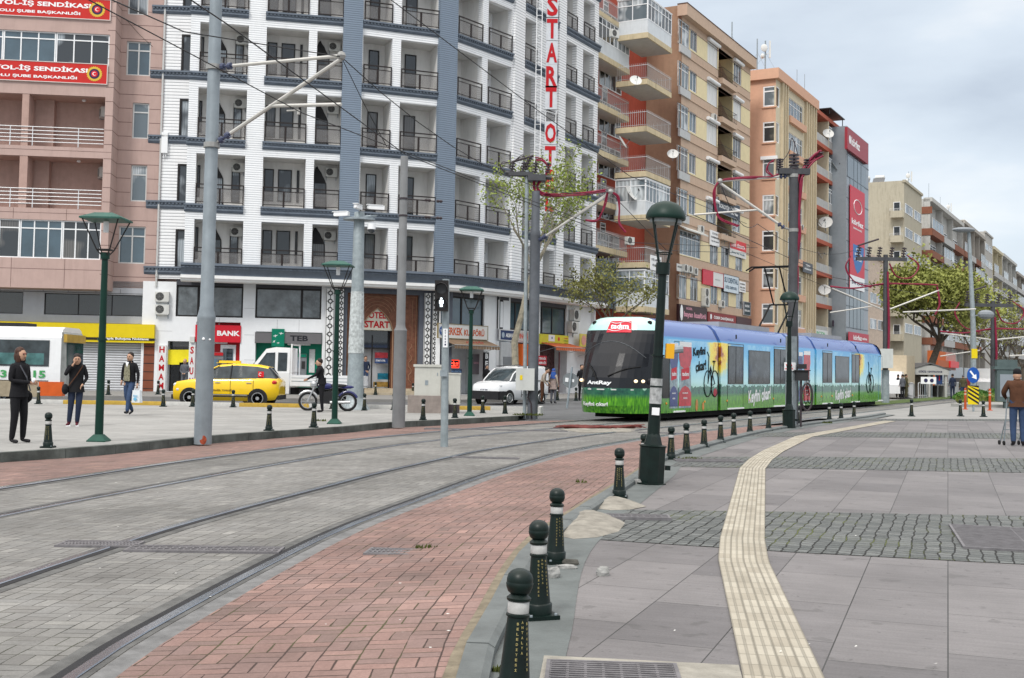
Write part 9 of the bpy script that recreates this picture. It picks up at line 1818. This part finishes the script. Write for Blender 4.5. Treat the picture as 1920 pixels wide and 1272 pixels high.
# ================================================================ KIOSK AND SIGNS AT RIGHT
kp=G(1743,746,ZP-.02); Yk=kp.y+2; kx=lambda u:(at(u,740,Yk).x-kp.x); ks=thing('entrance_kiosk','small pale kiosk with an arched front reading GİRİŞ / ENTRANCE','kiosk',loc=(kp.x,Yk,ZP-.03)); kz=lambda v:at(1743,v,Yk).z-ZP
kg=mat('kiosk_panel',(.42,.42,.40),.5,var=.08); a,b_=kx(1711),kx(1776); zr_k=kz(700); m=MB(); m.box(a,a+.18,0,.2,0,zr_k); m.box(b_-.18,b_,0,.2,0,zr_k); m.prism([(a-.1,zr_k-.1),(b_+.1,zr_k-.1),(b_+.1,zr_k+.25),((a+b_)/2+.6,kz(685)),((a+b_)/2-.6,kz(685)),(a-.1,zr_k+.25)],-.1,.15); m.box((a+b_)/2-.1,(a+b_)/2+.05,0,.2,0,zr_k-.1); m.box(b_-.02,b_,.2,4,0,.9); m.box(a,a+.02,.2,4,0,zr_k); m.build('frame',kg,ks)
m=MB(); m.prism([(a-.2,zr_k+.25),((a+b_)/2,kz(682)),(b_+.25,zr_k+.25),(b_+.25,zr_k+.32),((a+b_)/2,kz(682)+.1),(a-.2,zr_k+.32)],-.15,4.2); m.build('roof',mat('kiosk_roof',(.12,.12,.12),.6),ks); m=MB(); m.text('GİRİŞ / ENTRANCE',(a+b_)/2,kz(696.5),.22,1.8,y=-.11); m.build('lettering',DKM,ks)
m=MB(); m.q((a,3.5,0),(b_,3.5,0),(b_,3.5,zr_k),(a,3.5,zr_k)); m.box(a+.2,(a+b_)/2-.4,1.,1.1,0,zr_k-.2); m.build('inner_wall',mat('kiosk_inside',(.16,.13,.10),.7,var=.4,scale=2),ks); m=MB(); m.box((a+b_)/2+.5,b_-.3,.18,.22,1.0,2.2); m.build('poster',mat('poster_blue',(.05,.12,.35),.4,var=.6,scale=4),ks); m=MB(); m.box((a+b_)/2+.75,b_-.5,.16,.18,1.3,1.8); m.build('poster_patch',redp,ks)
def barrier(lab,pts,z,h=1.1,step=.22,grp='white railings round the kiosk'):
    t_=thing('railing',lab,'railing',loc=(0,0,0),group=grp); m=MB()
    for i in range(len(pts)-1):
        a,b_=Vector((*pts[i],z)),Vector((*pts[i+1],z)); n=max(2,int((b_-a).length/step)); m.tube([a+Vector((0,0,h)),b_+Vector((0,0,h))],.035,5); m.tube([a+Vector((0,0,.2)),b_+Vector((0,0,.2))],.025,4)
        for k in range(n+1): q=a.lerp(b_,k/n); m.tube([q,q+Vector((0,0,h))],.016 if k%4 else .035,4)
    m.build('bars',wrail,t_); return t_
gg2=lambda u,v:tuple(G(u,v,ZP-.02))[:2]
barrier('white railing left of the kiosk entrance',[gg2(1700,745),gg2(1712,747)],ZP-.02); barrier('long white railing between the kiosk and the walking officer',[gg2(1758,745),gg2(1784,743),gg2(1797,740)],ZP-.02); barrier('white crowd gate inside the kiosk entrance',[gg2(1722,747),gg2(1738,747)],ZP-.02); barrier('white fence behind the green bush',[gg2(1834,741),gg2(1862,741),gg2(1885,742)],ZP-.02,1.5,.3); barrier('white railing behind the man in the olive jacket',[gg2(1795,745),gg2(1820,745)],ZP-.02)
t_=sign('gate_sign','small white board with two black pictograms on the kiosk gate',None,(1.1,.5),M=Matrix.Translation((gg2(1724,747)[0],gg2(1724,747)[1]-.3,.95)),bc=WH,th=.03); m=MB(); m.tube([(.35,-.01,.25),(.35,-.02,.25)],.14,12); m.tube([(.78,-.01,.25),(.78,-.02,.25)],.14,12); m.build('pictogram',DKM,t_); m=MB(); m.tube([(.3,.04,0),(.3,.04,-1.)],.03,5); m.tube([(.8,.04,0),(.8,.04,-1.)],.03,5); m.build('legs',galv,t_)
pa=G(1826,772,ZP-.02); sc_=2200/pa.y; t_=thing('road_sign','round blue road sign with a white arrow over a black and yellow chevron board','road sign',loc=pa); m=MB(); m.tube([(0,.05,0),(0,.05,2.2)],.05,8); m.build('post',galv,t_)
m=MB(Matrix.Translation((-.03,0,1.65))); m.lathe([(.36,0),(.36,.03)],24,0,Matrix.Rotation(R(90),4,'X'),sx=.78); m.build('disc',mat('sign_blue',(.015,.08,.33),.4,var=.03),t_); m=MB(Matrix.Translation((-.03,-.04,1.65))@Matrix.Rotation(R(-38),4,'Y')); m.add([(-.04,0,.24),(.04,0,.24),(.04,0,-.03),(-.04,0,-.03),(-.13,0,-.03),(.13,0,-.03),(0,0,-.24)],[(0,3,2,1),(4,6,5)]); m.build('arrow',pvc,t_)
m=MB(); m.box(-.27,.22,-.02,.02,.32,1.18); b2_=m.build('chevron_board',MC['shop_yellow'],t_); m=MB()
for k in range(5): z=.32+k*.19; m.add([(-.27,-.024,min(1.18,z+.3)),(-.27,-.024,min(1.18,z+.4)),(.22,-.024,min(1.18,z+.1)),(.22,-.024,max(.32,z))],[(0,3,2,1)])
m.build('black_stripes',black,b2_)
for u,v,l in ((1810,768,'left orange delineator post on the plaza'),(1856,770,'right orange delineator post on the plaza')):
    t_=thing('delineator_post',l,'post',loc=G(u,v,ZP-.02),group='orange delineator posts'); m=MB(); m.lathe([(.13,0),(.12,.03),(.06,.04),(.055,1.0),(.04,1.03)],12); m.build('post',mat('delineator_orange',(.42,.07,.02),.6,var=.1),t_); m=MB(); m.lathe([(.058,.70),(.058,.78)],12); m.lathe([(.058,.86),(.058,.93)],12); m.build('reflective_rings',mat('faded_ring',(.5,.32,.25),.5),t_)
pb2=G(1888,766,ZP-.02); t_=thing('information_board','grey information pillar standing left of the brown jacket','information board',loc=(pb2.x,pb2.y,-.1)); m=MB(); m.box(-.5,.55,0,.3,.35,2.0); m.box(-.65,.7,-.05,.35,2.0,2.15); m.box(-.5,.55,0,.3,2.15,2.5); m.box(-.1,.15,.05,.25,0,.35); m.build('casing',mat('board_green_grey',(.08,.11,.11),.5,var=.15),t_); m=MB(); m.box(-.35,.4,-.01,0,.6,1.75); m.build('panel',gm,t_)
